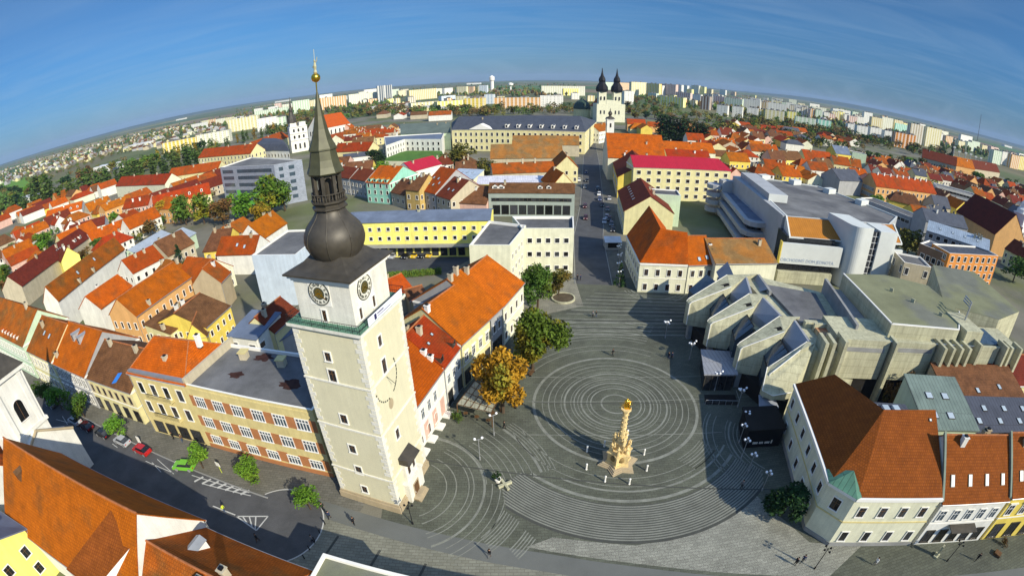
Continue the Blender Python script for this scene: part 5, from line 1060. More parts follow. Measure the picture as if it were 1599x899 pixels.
# triangular end wall, fins and panelled south front
T('end_wall', CONC, lambda B: (B.poly([(45.4, 62.8, 6.0), (43.8, 60.0, 3.0), (45.5, 58.7, 2.6), (49.3, 58.6, 3.0), (54.6, 62.4, 10.3)]), B.poly([(43.8, 60.0, 3.0), (43.8, 60.0, 2.0), (45.5, 58.7, 1.6), (45.5, 58.7, 2.6)]), B.poly([(45.5, 58.7, 2.6), (45.5, 58.7, 1.6), (49.3, 58.6, 1.6), (49.3, 58.6, 3.0)]), B.poly([(49.3, 58.6, 3.0), (49.3, 58.6, 0), (54.6, 62.4, 0), (54.6, 62.4, 10.3)])))
T('end_wall_edge', TRIM, lambda B: B.tube([(45.4, 62.8, 6.05), (43.8, 60.0, 3.05), (45.5, 58.7, 2.65), (49.3, 58.6, 3.05)], .09, 0, 5))
Fp, Fq = (55.4, 62.6), (108, 50.8); Fd = nrm(v2(Fp, Fq)); Fn = (Fd[1], -Fd[0]); FL_ = dist(Fp, Fq)
def fx(x, o=0.0): return add(add(Fp, Fd, x), Fn, o)
T('south_block', CONC, lambda B: B.prism(rect(fx(4.2, -.3), fx(FL_, -.3), 9), 0, 11.6, 0))
for x0, x1 in ((5.2, 15.6), (17.2, 27.2), (40.2, 46.2), (47.6, 52)): T('front_panel', CONC, lambda B: B.prism(rect(fx(x0, .35), fx(x1, .35), .7), 3.4, 11.9, 0, bot=True))
for x0, x1, z in ((5.6, 14.8, 9.4), (17.6, 26.8, 9.8)): T('panel_slot', CONCG, lambda B: B.prism(rect(fx(x0, .40), fx(x1, .40), .5), z, z+.9, 0, bot=True))
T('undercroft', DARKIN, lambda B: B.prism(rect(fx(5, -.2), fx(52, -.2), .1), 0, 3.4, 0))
for x, z1, o in ((.2, 11.9, 2.4), (1.9, 11.9, 2.2), (4.2, 12.4, 2.4), (16.2, 12.3, 1.7), (28.0, 12.3, 2.6), (30.4, 12.3, 2.5), (32.8, 12.3, 2.4), (35.2, 12.3, 2.3), (38.6, 13.0, 1.8), (46.8, 13.0, 2.0), (48.6, 12.8, 1.9), (52.0, 12.6, 1.8)):
    T('fin', CONC, lambda B: B.prism([fx(x, o), fx(x+.7, o), fx(x+.7, -1.5), fx(x, -1.5)], 0, z1, 0))
T('edge_coping', TRIM, lambda B: (B.prism(rect(fx(4.2, -.05), fx(FL_, -.05), .3), 11.6, 11.75, 0), [B.obox((*FT[i], 14.25), (FT[i+1][0]-FT[i][0], FT[i+1][1]-FT[i][1], 0), (0, .35, 0), (0, 0, .22)) for i in (0, 1)], B.obox((*FT[5], 14.25), (FT[0][0]-FT[5][0], FT[0][1]-FT[5][1], 0), (.35, 0, 0), (0, 0, .22))))
T('fin_glazing', GLASS, lambda B: [B.prism(rect(fx(x, .1), fx(x+.85, .1), .3), 0, 11.4, 0) for x in (28.75, 31.15, 33.55)])
T('fly_tower', CONC, lambda B: B.prism(FT, 0, 14.25, 0, top=False))
T('fly_tower_roof', FELTG, lambda B: B.poly([(x, y, 14.3) for x, y in FT]))
for x, y in ((84, 75), (86, 69.5), (89, 63)): T('roof_vent', CONC, lambda B: B.box((x, y, 14.31), (.25, .9, .8), 0, .4))
T('side_gutter', CONCG, lambda B: (B.prism([(66.0, 64.2), (71.5, 63), (76.3, 84), (73.0, 85)], 0, 10.6, 0), B.prism([(65.6, 64.6), (66.2, 64.5), (73.0, 86), (72.4, 86.2)], 0, 12.6, 0)))
T('service_roof', FELT, lambda B: B.prism([(56.5, 71.5), (64, 70), (69, 84), (57.5, 89.5)], 0, 9.9, 0)); T('service_wall', CONC, lambda B: B.prism([(57.2, 70.2), (67.4, 68.3), (67.5, 69.2), (57.3, 71.2)], 0, 10.6, 0))
for x in (59, 62.8): T('service_window', GLASS, lambda B: B.box((x, 70.2-.19*(x-57.2)-.05, 7.4), (1.0, .1, 1.0), 0, -.19))
T('rusty_terrace', mat('rusty_roof', (.36, .15, .07), var=.4, scale=.6, col2=(.40, .33, .2)), lambda B: B.prism([(57.8, 62.4), (63, 61.4), (64.4, 67.6), (58.6, 69)], 0, 10.2, 0))
T('terrace_parapet', CONC, lambda B: (B.prism([(62.8, 60.8), (63.6, 60.7), (65.2, 67.8), (64.4, 68)], 0, 11.4, 0), B.prism([(58.3, 68.6), (64.6, 67.4), (64.7, 67.9), (58.4, 69.2)], 0, 11, 0)))
for i in range(3): T('flue', STEEL, lambda B: B.tube([(94.5+i*1.6, 60+i, 13), (94.7+i*1.6, 60+i, 17.5), (96+i*1.6, 63+i, 17.6)], .22, 0, 8))
T('south_tower', CONC, lambda B: B.prism(rect(fx(35.6, -.9), fx(40.6, -.9), 8.5), 0, 14.6, 0)); T('south_tower_pit', GLASSB, lambda B: B.prism(rect(fx(40.7, -.9), fx(47.6, -.9), 7), 11.6, 12.0, 0)); 
T('east_hall', CONC, lambda B: B.prism([(97, 68.5), (110, 60.3), (124, 63), (133, 87), (118, 92)], 0, 13.6, 0, top=False)); T('east_hall_roof', FELTG, lambda B: B.poly([(x, y, 13.65) for x, y in [(97, 68.5), (110, 60.3), (124, 63), (133, 87), (118, 92)]]))
# creeper on the concrete front
# canopy pavilion, black shop and stair in front of the theatre
kp = thing('pavilion', 'low glazed pavilion with ribbed grey metal roof between the concrete frames', 'pavilion', (38.4, 68.6, 0))
part(kp, 'roof', mat('ribbed_zinc', (.34, .35, .38), kind='sheet', rough=.45, metal=.3, var=.1), lambda B: B.prism([(33.9, 64.8), (40.4, 64.0), (42.6, 71.6), (36.2, 73.0)], 3.7, 4.0, 0, bot=True)); part(kp, 'glazing', GLASS, lambda B: B.prism([(34.5, 65.3), (40.0, 64.6), (42, 71.2), (36.5, 72.4)], 0, 3.7, 0))
part(kp, 'mullions', DKMETAL, lambda B: [B.box((*lerp((34.5, 65.3), (40, 64.6), t), 0), (.12, .12, 3.7)) for t in (0, .25, .5, .75, 1)])
dp_ = thing('sunken_terrace', 'dark sunken stairwell with low railing in front of the ribbed roof pavilion', 'stairwell', (36.5, 62.5, 0))
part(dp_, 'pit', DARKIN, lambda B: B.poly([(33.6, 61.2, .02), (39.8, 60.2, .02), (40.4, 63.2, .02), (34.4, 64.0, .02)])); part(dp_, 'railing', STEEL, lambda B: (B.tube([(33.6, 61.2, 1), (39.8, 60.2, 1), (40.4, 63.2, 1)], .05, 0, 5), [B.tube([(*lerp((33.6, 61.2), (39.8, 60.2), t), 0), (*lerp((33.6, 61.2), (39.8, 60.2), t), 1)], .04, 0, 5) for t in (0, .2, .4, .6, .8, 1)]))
bs = thing('black_shop', 'black walled shop with white lettering in the passage beside the corner house', 'shop', (40, 51.5, 0)); FOOT.append(([(36, 49), (44, 49), (44, 55), (36, 55)], 4))
part(bs, 'wall', BLACKM, lambda B: B.prism([(36.2, 49.6), (42.6, 49.0), (43.6, 54.4), (37.6, 55.0)], 0, 3.6, 0)); part(bs, 'roof', DARKIN, lambda B: B.prism([(36.0, 49.4), (42.8, 48.8), (43.8, 54.6), (37.4, 55.2)], 3.6, 3.9, 0, bot=True))
def ltr(B):
    x = 37.6
    for wd_, n in ((.2, 4), (.22, 3), (.2, 4), (.3, 1)):
        for i in range(n): B.box((x, 49.45-.094*(x-36.2)-.02, .9), (wd_*.75, .05, .42 if n > 1 else .7), 0, -.09); x += wd_+.03
        x += .22
part(bs, 'lettering', TRIM, ltr)
stc = thing('stair_roof', 'grey flat roofed stair cabin between the slanted concrete wall and the black shop', 'shelter', (43.5, 57, 0))
part(stc, 'roof', mat('pale_blue_sheet', (.34, .37, .44), rough=.5), lambda B: B.prism([(41.0, 55.4), (44.8, 55.1), (45.4, 58.6), (42.6, 59.0)], 2.8, 3.0, 0, bot=True)); part(stc, 'glazing', GLASSB, lambda B: B.prism([(41.3, 55.7), (44.5, 55.4), (45.1, 58.3), (42.8, 58.6)], 0, 2.8, 0))
# ------------------------------------------------------------------ corner building and its neighbours at the lower right
e1, e2, e3, e4, e4b, e1b = (44.5, 52.6), (38.9, 32.3), (41.2, 28.9), (54.3, 25.1), (58.0, 37.5), (51.8, 49.5)
hh = 9.6; r1, r2, r3 = G(1309, 571, 15), G(1380, 641, 15.5), G(1460, 643, 15.5)
b1, b2_, b3 = (50.6, 48.9), (51.4, 39.6), (59.5, 37.6)
def onplane(p, a, b, c):
    n = (Vector(b)-Vector(a)).cross(Vector(c)-Vector(a)); return a[2]-(n.x*(p[0]-a[0])+n.y*(p[1]-a[1]))/n.z
zr1 = onplane(r1, xyz(e1, hh), xyz(e2, hh), xyz(r2, 15.5)); zr3 = onplane(r3, xyz(e3, hh), xyz(e4, hh), xyz(r2, 15.5))
fc = [[xyz(e1, hh), xyz(e2, hh), xyz(r2, 15.5), xyz(r1, zr1)], [xyz(e3, hh), xyz(e4, hh), xyz(r3, zr3), xyz(r2, 15.5)], [xyz(e2, hh), xyz(e3, hh), xyz(r2, 15.5)]]
KA = tuple(Vector(xyz(lerp(e2, e3, .5), hh)).lerp(Vector(xyz(r2, 15.5)), .2))
PB = [e1, e2, e3, e4, (57.6, 36), b3, b2_, b1]
cb_ = thing('corner_building', 'pale two storey corner building with dark slope, bright tiled front roof and green copper corner', 'building', (48, 38, 0)); FOOT.append((PB, 10))
part(cb_, 'wall', WALLS['pale'], lambda B: (B.prism(PB, 0, hh, 0, top=False), B.poly([xyz(e1, hh), xyz(b1, hh), xyz(r1, zr1)]), B.poly([xyz(e4, hh), xyz((57.6, 36), hh), xyz(r3, 15.5)])))
part(cb_, 'rear_slope', RED, lambda B: (B.poly([xyz(r1, zr1+.1), xyz(r2, 15.6), xyz(add(r2, (1.4, .6)), 14.0), xyz(add(r1, (1.4, .4)), zr1-1.6)]), B.poly([xyz(add(r2, (1.4, .6)), 14.0), xyz(add(r2, (1.4, .6)), 9), xyz(add(r1, (1.4, .4)), 9), xyz(add(r1, (1.4, .4)), zr1-1.6)]), B.poly([xyz(r2, 15.6), xyz(r3, 15.6), xyz(add(r3, (.3, 1.2)), 14.6), xyz(add(r2, (1.4, .6)), 14.0)])))
part(cb_, 'rear_wall', mat('green_grey_coping', (.20, .24, .19)), lambda B: B.poly([xyz(add(r2, (.3, 1.1)), 14.6), xyz(add(r3, (.3, 1.1)), 14.6), xyz(add(r3, (.3, 1.1)), 8), xyz(add(r2, (.3, 1.1)), 8)]))
up_ = lambda s, k=.15: [(x, y, z+k) for x, y, z in s]
SD_ = mat('red_clay_tiles', (.25, .068, .010), kind='tile', var=.2, scale=.5, fine=.12)
rl = part(cb_, 'roof', SD_, lambda B: [B.poly(up_(f)) for f in fc])
add_skylight(rl, up_(fc[1]), .95, .9, TRIM, .5, .5, (48, 38, 0), 'roof_hatch')
for a, b in ((e1, e2), (e2, e3), (e3, e4)):
    dd = nrm(v2(a, b)); nv = (dd[1], -dd[0]); 
    for z, hgt, pr, nme in ((hh-.35, .45, .35, 'cornice'), (4.9, .22, .1, 'string_course')): part(cb_, nme, WALLS['tan'] if z < 6 else TRIM, lambda B: B.obox(xyz(add(a, dd, -.05), z), (b[0]-a[0]+dd[0]*.1, b[1]-a[1]+dd[1]*.1, 0), (nv[0]*pr, nv[1]*pr, 0), (0, 0, hgt)))
wall_windows(cb_, e1, e2, [6.1], 1.6, n=6, w=1.0, h=1.7, style='dark'); wall_windows(cb_, e1, e2, [1.7], 2.2, n=5, w=1.0, h=1.7, style='dark')
wall_windows(cb_, e2, e3, [6.0], n=1, w=1.2, h=2.0, style='dark')
wall_windows(cb_, e3, e4, [6.1], 1.9, n=4, w=1.05, h=1.8, style='dark'); wall_windows(cb_, e3, e4, [1.1], 1.5, n=4, w=1.0, h=1.9, style='plain')
# copper capped corner turret
K2 = (KA[0], KA[1], KA[2]+.5); q0, q1, q2, q3 = xyz(lerp(e2, e1, .10), hh+.2), xyz(add(e2, (-.35, -.2)), hh+.12), xyz(add(e3, (-.2, -.35)), hh+.12), xyz(lerp(e3, e4, .05), hh+.2)
part(cb_, 'corner_cap', COPPER, lambda B: (B.poly([q0, q1, K2]), B.poly([q1, q2, K2]), B.poly([q2, q3, K2])))
part(cb_, 'plinth', CONCG, lambda B: [B.obox(xyz(a, 0), (b[0]-a[0], b[1]-a[1], 0), ((b[1]-a[1])/dist(a, b)*.12, -(b[0]-a[0])/dist(a, b)*.12, 0), (0, 0, .7)) for a, b in ((e1, e2), (e2, e3), (e3, e4))])
part(cb_, 'yard_roof', SLATE, lambda B: B.prism([(51.6, 39.8), (59.4, 37.9), (60.4, 42.6), (52.4, 45.0)], 0, 11.0, 0))
for k in range(6):
    part(cb_, 'rooflight', SKYL, lambda B: B.box((53.4+1.9*(k % 3)+.3*(k//3), 41.0+1.7*(k//3)-.45*(k % 3), 11.0), (1.1, 1.2, .45), 0, -.25))
def nb(name, label, e0, e1_, h, depth, rh, wm, rm, **k): return building(name, label, 'house', E(e0, e1_, h, depth=depth), h, ('gable', rh, dict(f=.5)), wm, rm, **k)
a, b = (54.9, 24.9), (67.4, 21.4)
nb2 = building('town_house', 'white house with red roof and four skylights next to the pale corner building', 'house', rect(a, b, 13), 8.8, ('gable', 6.0), 'white', SD_, [dict(rows=[5.2], margin=1.4, n=5, w=1.1, h=1.9, style='green', side=(0,)), dict(rows=[.6], margin=1.6, n=5, w=1.3, h=2.4, style='shop', side=(0,))], cornice=True, course=(4.4,), sky=[(0, .12+.25*i, .34, dict(w=.75, l=1.7)) for i in range(4)])
d0 = nrm(v2(a, b)); n0 = (d0[1], -d0[0]); part(nb2, 'awning', DKMETAL, lambda B: B.obox(xyz(add(add(a, d0, 4.2), n0, .05), 4.1), (d0[0]*5, d0[1]*5, 0), (n0[0]*1.4, n0[1]*1.4, -.3), (0, 0, .12)))
part(nb2, 'firewall', mat('green_grey_coping', (.20, .24, .19)), lambda B: B.obox(xyz(add(a, d0, -.3), 8.6), (-n0[0]*6.6, -n0[1]*6.6, 6.4), (d0[0]*.35, d0[1]*.35, 0), (0, 0, .5)))
part(nb2, 'firewall', mat('green_grey_coping', (.20, .24, .19)), lambda B: (B.obox(xyz(add(b, d0, -.1), 8.6), (-n0[0]*6.6, -n0[1]*6.6, 6.4), (d0[0]*.35, d0[1]*.35, 0), (0, 0, .7))))
q0 = add(a, n0, -13.2); q1 = add(b, n0, -13.2)
building('rear_wing', 'green grey sheet roofed rear wing with skylight boxes behind the red roofed white house', 'house', rect(add(q0, d0, 2.5), add(q1, d0, .5), 11), 10.5, ('shed', 2.2), 'lightgreen', mat('green_grey_sheet', (.17, .22, .19), kind='sheet', rough=.5, var=.2), sky=[(0, .25, .25, dict(w=1.4, l=1.4)), (0, .55, .25, dict(w=1.4, l=1.4)), (0, .3, .6, dict(w=1.4, l=1.4)), (0, .6, .6, dict(w=1.4, l=1.4))])
a, b = (67.9, 21.3), (86, 16.5)
building('town_house', 'yellow house with red roof and paired bright skylights at the right edge', 'house', rect(a, b, 13), 9.2, ('gable', 6.0), 'yellow', SD_, [dict(rows=[5.4], margin=1.6, n=6, w=1.2, h=2.0, style='hood', side=(0,)), dict(rows=[.4], margin=2, n=5, w=1.9, h=2.9, style='shop', side=(0,))], cornice=True, course=(4.6,), sky=[(0, .1+.06*i, .34, dict(w=.8, l=1.6)) for i in (0, 1, 4, 5)])
building('rear_wing', 'low rear wing with rows of white rooflights behind the yellow house', 'house', rect((71.5, 34.2), (90, 29.3), 7), 10, ('shed', 1.5), 'beige', SLATE, sky=[(0, .1+.13*i, .3+.35*(i % 2), dict(w=1.1, l=1.3)) for i in range(6)])
building('rear_wing', 'dark brown roofed rear house against the concrete fins', 'house', rect((74, 43), (95, 38), 9), 9, ('shed', 2.0), 'beige', BROWN, sky=[(0, .4, .3), (0, .7, .4)])
building('rear_wing', 'small rear house with dark roof at the right edge before the concrete fins', 'house', rect((92, 46), (110, 42), 10), 8, ('gable', 4), 'cream', DARKRED)
# ------------------------------------------------------------------ lower left foreground
P = [(-72, 34.9), (-72, 20.6), (-39.6, 15.4), (-37.6, 29.2)]
P = [P[1], P[2], P[3], P[0]]
ch = building('church_nave', 'church nave with huge plain orange roof and small wooden dormer at the lower left', 'church', P, 8.2, ('gable', 8.8), 'white', ORANGE, None, dorm=[(0, .16, .62, 1.3, 1.3, WOOD, WOOD)])
w0, w1, w2, w3, w4 = (-42.3, 22.8, 16.9), (-52.4, 16.6, 9.2), (-46.2, 15.4, 9.2), (-38.9, 20.6, 14.6), (-39.7, 22.6, 16.9)
building('church_wing', 'tiled orange slope joining the end of the church nave at the lower left', 'church wing', [p[:2] for p in (w1, w2, w3, w4, w0)], 9.0, ('poly', [[w0, w1, w2, w3, w4]], [[w2, (-46.2, 15.4, 9), (-38.9, 20.6, 9), w3], [w3, (-38.9, 20.6, 9), (-39.7, 22.6, 9), w4]]), 'white', SD_, None)
a, b = G(316, 824, 7.2), G(487, 894, 7.2); d0 = nrm(v2(a, b)); a = add(a, d0, -2.4); P = rect(a, b, -14.6); P = [P[3], P[2], P[1], P[0]]
building('town_house', 'house with dark rust roof and white dormer across the road from the terracotta building', 'house', P, 7.2, ('gable', 6.2), 'white', RUST, None, dorm=[(1, .62, .45, 1.5, 1.3, TRIM, ZINC)])
a, b = G(505, 863, 8), G(640, 899, 8); P = rect(a, b, -15); P = [P[3], P[2], P[1], P[0]]
building('flat_house', 'pale flat roofed house at the bottom edge left of centre', 'house', P, 8, ('flat',), 'pale', FELTG, dict(rows=[1, 4.6], pitch=3), parapet=.4)
d0 = nrm(v2(a, b)); q = add(b, d0, 1.5); q = add(q, (0.2, -1.0), 3.5)
building('town_house', 'red roofed house just below the bottom edge beside the flat roofed house', 'house', rect(add(q, left(d0), -13), add(add(q, d0, 17), left(d0), -13), 13), 9.5, ('gable', 5.0), 'cream', RUST, None)
building('town_house', 'yellow walled house with grey roof at the lower left corner', 'house', [(-80, 6), (-66.2, 8), (-64.6, 19.4), (-80, 21)], 9, ('gable', 3), 'lemon', BLUEGREY, dict(rows=[2.4, 5.8], margin=2, n=3, w=1.1, h=1.7, style='dark'))
building('town_house', 'orange roofed house between the church tower and the left edge', 'house', [(-92, 20), (-76, 20.5), (-76, 30.5), (-92, 33)], 8, ('gable', 5), 'white', ORANGE, None)
ct = thing('church_tower', 'white church tower with louvred arch window and dark roof at the left edge', 'tower', (-80.3, 34.6, 0)); 
TWR = [(-84.2, 31), (-76.8, 31.2), (-76.0, 38.2), (-83.6, 38.4)]
part(ct, 'wall', WALLS['white'], lambda B: (B.prism(TWR, 0, 22.4, 0), B.prism(grow(TWR, .3), 12.2, 12.8, 0, bot=True), B.prism(grow(TWR, .45), 22.0, 22.7, 0, bot=True), B.prism([(-78, 28), (-75.4, 28), (-74.2, 41), (-77, 41)], 0, 8.2, 0), B.poly([(-75.4, 28, 8.2), (-74.2, 41, 8.2), (-75.0, 34.6, 12.4)]), B.poly([(-75.4, 28, 8.2), (-75.0, 34.6, 12.4), (-78, 34.6, 12.4), (-78, 28, 8.2)]), B.poly([(-75.0, 34.6, 12.4), (-74.2, 41, 8.2), (-77, 41, 8.2), (-78, 34.6, 12.4)])))
def rails(B):
    a = Vector((-75.25, 28, 8.4)); b = Vector((-74.9, 34.6, 12.6)); c = Vector((-74.1, 41, 8.4)); B.tube([a, b, c], .28, 0, 5)
part(ct, 'pediment_moulding', WALLS['stone'], rails)
part(ct, 'roof', DKMETAL, lambda B: (lambda Q: ([B.poly([xyz(Q[i], 22.7), xyz(Q[(i+1) % 4], 22.7), (-80.1, 34.7, 28.5)]) for i in range(4)], B.lathe([(.9, 27), (.5, 29.5), (.15, 33)], 0, 8, (-80.1, 34.7))))(grow(TWR, .6)))
ang = math.atan2(7.0, .8); p = lerp(TWR[1], TWR[2], .5); put('window', window_mesh(1.9, 3.6, 'arch'), ct, (p[0]+.01+80.3, p[1]-34.6, 14.6), ang)
for sg in (-1, 1):
    p2 = add(p, (math.cos(ang), math.sin(ang)), sg*2.6); part(ct, 'pilaster', WALLS['white'], lambda B: B.box((p2[0]+.05, p2[1], 12.8), (.8, .3, 9.2), 0, ang))
# ------------------------------------------------------------------ landmarks further off
# white church with red nave roof, left of the tower
bl, br = G(457, 240, 0), G(484, 235, 0); wc = thing('white_church', 'tall white baroque church front with dark spire and big red nave roof', 'church', (*lerp(bl, br, .5), 0)); FOOT.append((rect(bl, br, 60), 20))
o = wc['_o']; d0 = nrm(v2(bl, br)); n0 = left(d0); Wd = dist(bl, br)
part(wc, 'front', WALLS['white'], lambda B: (B.prism(rect(bl, br, 8), 0, 23.5, 0), B.prism(rect(add(bl, d0, 1), add(bl, d0, Wd*.42), 7), 23.5, 27, 0), B.prism(rect(add(bl, d0, Wd*.58), add(bl, d0, Wd-1), 7), 23.5, 27, 0), [B.obox(xyz(add(bl, n0, -.6), z), (d0[0]*Wd, d0[1]*Wd, 0), (n0[0]*.6, n0[1]*.6, 0), (0, 0, .8)) for z in (11, 17, 23)]))
for z, h_ in ((3, 5), (12.6, 3), (18.6, 3)): wall_windows(wc, bl, br, [z], 4, n=3, w=1.8, h=h_, style='arch')
tc0 = add(add(bl, d0, Wd*.24), n0, 4)
part(wc, 'spire', DKMETAL, lambda B: B.lathe([(4.6, 27), (4.2, 31), (2.2, 34.5), (1.6, 37), (1.9, 39), (1.2, 41), (.9, 44), (.3, 48), (.1, 51)], 0, 8, tc0))
nl, nr = G(506, 201, 13), G(547, 193, 13); nb_ = rect(nl, nr, 26); 
building('nave', '', '', nb_, 13, ('gable', 13), 'white', mat('nave_red_tiles', (.46, .085, .012), kind='tilefar', var=.12, obvar=.0), dict(rows=[5], margin=4, n=6, w=2, h=5, style='arch'), root=wc)
building('church_chapels', 'low row of chapels with rust roofs along the red roofed nave', 'building', rect(G(510, 219, 4), G(552, 208, 4), 9), 4, ('shed', 2.5), 'yellow', RUST)
# basilica with two spires
bl, br = G(932, 191, 0), G(976, 192, 0); bs_ = thing('twin_spired_basilica', 'yellow basilica front with two dark onion spires on the horizon', 'church', (*lerp(bl, br, .5), 0)); FOOT.append((rect(bl, br, 70), 30))
d0 = nrm(v2(bl, br)); n0 = left(d0); Wd = dist(bl, br)
part(bs_, 'wall', WALLS['pale'], lambda B: (B.prism(rect(bl, br, 22), 0, 22, 0), B.prism(rect(add(bl, d0, Wd*.33), add(br, d0, -Wd*.33), 8), 22, 27, 0)))
for t in (.2, .72):
    c = add(add(bl, d0, Wd*t), n0, 5)
    part(bs_, 'tower', WALLS['pale'], lambda B: B.box((*c, 0), (9.4, 9.4, 37), 0, math.atan2(d0[1], d0[0])))
    part(bs_, 'spire', BLACKM, lambda B: B.lathe([(7.0, 37), (7.6, 40), (7.2, 43), (5.2, 46), (3.6, 48.5), (4.4, 51), (3.6, 54), (1.8, 57), (.9, 61), (.3, 66)], 0, 8, c))
    wall_windows(bs_, add(add(bl, d0, Wd*t-5.2), n0, -.3), add(add(bl, d0, Wd*t+5.2), n0, -.3), [10, 27], 3, n=2, w=1.6, h=4.5, style='arch')
nv_ = rect(add(add(bl, d0, 8), n0, 22), add(add(br, d0, -8), n0, 22), 50); building('nave', '', '', nv_, 16, ('gable', 12, dict(axis=1)), 'cream', RUST, root=bs_)
p = G(909, 186, 0); gd = thing('copper_dome', 'dark green dome left of the twin spired basilica', 'dome', (*p, 0)); part(gd, 'drum', WALLS['cream'], lambda B: B.lathe([(11, 0), (11, 13)], 0, 20, p)); part(gd, 'dome', mat('dark_green_copper', (.035, .06, .045), rough=.5), lambda B: B.lathe([(11.5, 13), (11.2, 16), (9.5, 20), (6.5, 23), (2.5, 25), (.5, 28)], 0, 20, p))
# water tower, masts, chimneys
p = G(769, 141, 0); wt = thing('water_tower', 'white water tower with bulging head on the horizon', 'tower', (*p, 0))
part(wt, 'shaft', TRIM, lambda B: B.lathe([(9, 0), (8.5, 40), (9, 42)], 0, 16, p)); part(wt, 'tank', TRIM, lambda B: B.lathe([(9, 42), (12.5, 47), (12.5, 62), (10, 64), (1, 70)], 0, 16, p))
p = G(798, 145, 0); wt = thing('mushroom_tank', 'small white mushroom shaped tank right of the water tower', 'tower', (*p, 0))
part(wt, 'shaft', TRIM, lambda B: B.lathe([(3, 0), (3, 22)], 0, 10, p)); part(wt, 'tank', TRIM, lambda B: B.lathe([(3, 22), (10, 28), (10, 34), (2, 37)], 0, 12, p))
p = G(1527, 217, 0); p = (p[0]*.45, p[1]*.45); hm_ = zat(1532, 179, p); ms = thing('radio_mast', 'tall thin radio mast standing above the right skyline', 'mast', (*p, 0))
part(ms, 'mast', DKMETAL, lambda B: B.tube([xyz(p, 0), xyz(p, hm_)], 1.4, 0, 6, .7))
for i, (px, py0, py1) in enumerate(((1488, 249, 229), (1496, 252, 236), (1506, 255, 238), (1514, 256, 240), (1522, 258, 244), (1530, 260, 246))):
    p = G(px, py0, 0); hq = zat(px, py1, p); ms = thing('floodlight_mast', 'pale stadium mast in the row behind the long dark red roof', 'mast', (*p, 0), 0, 'stadium masts on the right'); part(ms, 'mast', STEEL, lambda B: B.tube([xyz(p, 0), xyz(p, hq)], .8, 0, 6, .5)); part(ms, 'lamp_rack', STEEL, lambda B: B.box((*p, hq-2), (7, .8, 2.5)))
# monastery on the right
def farhouse(name, label, cat, e0, e1, h, depth, rh, wm, rm, **k): return building(name, label, cat, E(e0, e1, h, depth=depth), h, ('gable', rh, k.pop('kw', {})), wm, rm, **k)
farhouse('monastery', 'long dark red roofed monastery wing at the far right', 'building', (1440, 246), (1494, 260), 11, 16, 9, 'beige', DARKRED, win=dict(rows=[4], margin=4, n=12, w=1.6, h=3, style='plain'))
farhouse('monastery', 'orange roofed middle section between the two dark red monastery wings', 'building', (1494, 259), (1523, 265), 11, 16, 9, 'peach', ORANGE)
farhouse('monastery', 'dark red roofed eastern wing ending in an ochre gable at the far right', 'building', (1523, 264), (1562, 270), 11, 16, 9, 'beige', DARKRED)
p = G(1486, 248, 0); mt_ = thing('monastery_turret', 'white turret with dark needle spire beside the dark red roofs', 'tower', (*p, 0)); ht = zat(1486, 241, p); hs_ = zat(1487, 222, p)
part(mt_, 'wall', TRIM, lambda B: B.box((*p, 0), (5, 5, ht))); part(mt_, 'spire', BLACKM, lambda B: B.lathe([(3.5, ht), (3, ht+2), (1.6, ht+5), (.2, hs_)], 0, 8, p))
# right middle ground
farhouse('school', 'long rust red roofed school with cream wall at the right', 'building', (1369, 291), (1463, 303), 9, 15, 6, 'peach', RED, win=dict(rows=[1.5, 5.2], margin=2.5, n=14, w=1.2, h=1.9, style='plain'), chim=[(0, .1+.1*i, .93, 1.4, TRIM) for i in range(9)])
farhouse('annex', 'yellow hipped house with brown roof before the rust red school', 'house', (1390, 312), (1440, 324), 6, 11, 4.5, 'yellow', BROWN, kw=dict(hl=4, hr=4))
building('office_building', 'white office building with open top floor right of the rust red school', 'building', E((1463, 290), (1526, 307), 11, depth=14), 11, ('flat',), 'offwhite', FELT, dict(rows=[1.2, 4.6, 8], margin=1.5, n=12, w=2.4, h=1.5, style='plain'))
building('grey_hall', 'grey flat roofed hall with clerestory along the street at the right', 'building', E((1344, 309), (1424, 340), 7, depth=12), 7, ('flat',), 'grey', FELT, dict(rows=[3.5], margin=2, n=12, w=2.4, h=1.6, style='plain'))
farhouse('church', 'church with huge dark red roof at the right', 'church', (1494, 330), (1555, 366), 10, 20, 11, 'peach', mat('church_dark_red_tiles', (.115, .018, .010), kind='tile', var=.2, fine=.12))
p = G(1578, 398, 0); ct = thing('church_tower', 'white baroque church tower with stepped top beside the huge dark red roof', 'tower', (*p, 0)); 
def ctf(B):
    B.box((*p, 0), (7.5, 7.5, 15), 0, .2); B.box((*p, 15), (8.2, 8.2, .6), 0, .2); B.box((*p, 15.6), (6.4, 6.4, 5.2), 0, .2); B.box((*p, 20.8), (7.0, 7.0, .5), 0, .2); B.lathe([(3.2, 21.3), (3.0, 23), (1.8, 24), (1.6, 26), (.9, 27), (.1, 30)], 0, 8, p)
part(ct, 'wall', TRIM, ctf)
for z, h_ in ((5, 3), (10, 3), (17, 2.6)): put('window', window_mesh(1.3, h_, 'arch'), ct, (math.sin(.2)*3.8, -math.cos(.2)*3.8, z), .2)
farhouse('grey_house', 'grey blue steel roofed building before the huge dark red roof', 'building', (1447, 345), (1512, 358), 10, 14, 4, 'grey', SLATE)
building('apartment_house', 'modern apartment house with light blue curved roof at the right', 'building', E((1448, 360), (1545, 392), 13, depth=14), 13, ('gable', 2.5), 'grey', mat('light_steel_roof', (.36, .43, .50), rough=.4, kind='sheet', metal=.2), dict(rows=[1.5, 4.6, 7.7, 10.6], margin=2, n=8, w=1.6, h=1.5, style='plain'), sky=[(0, .2, .5), (0, .4, .5), (0, .6, .5), (0, .8, .5)])
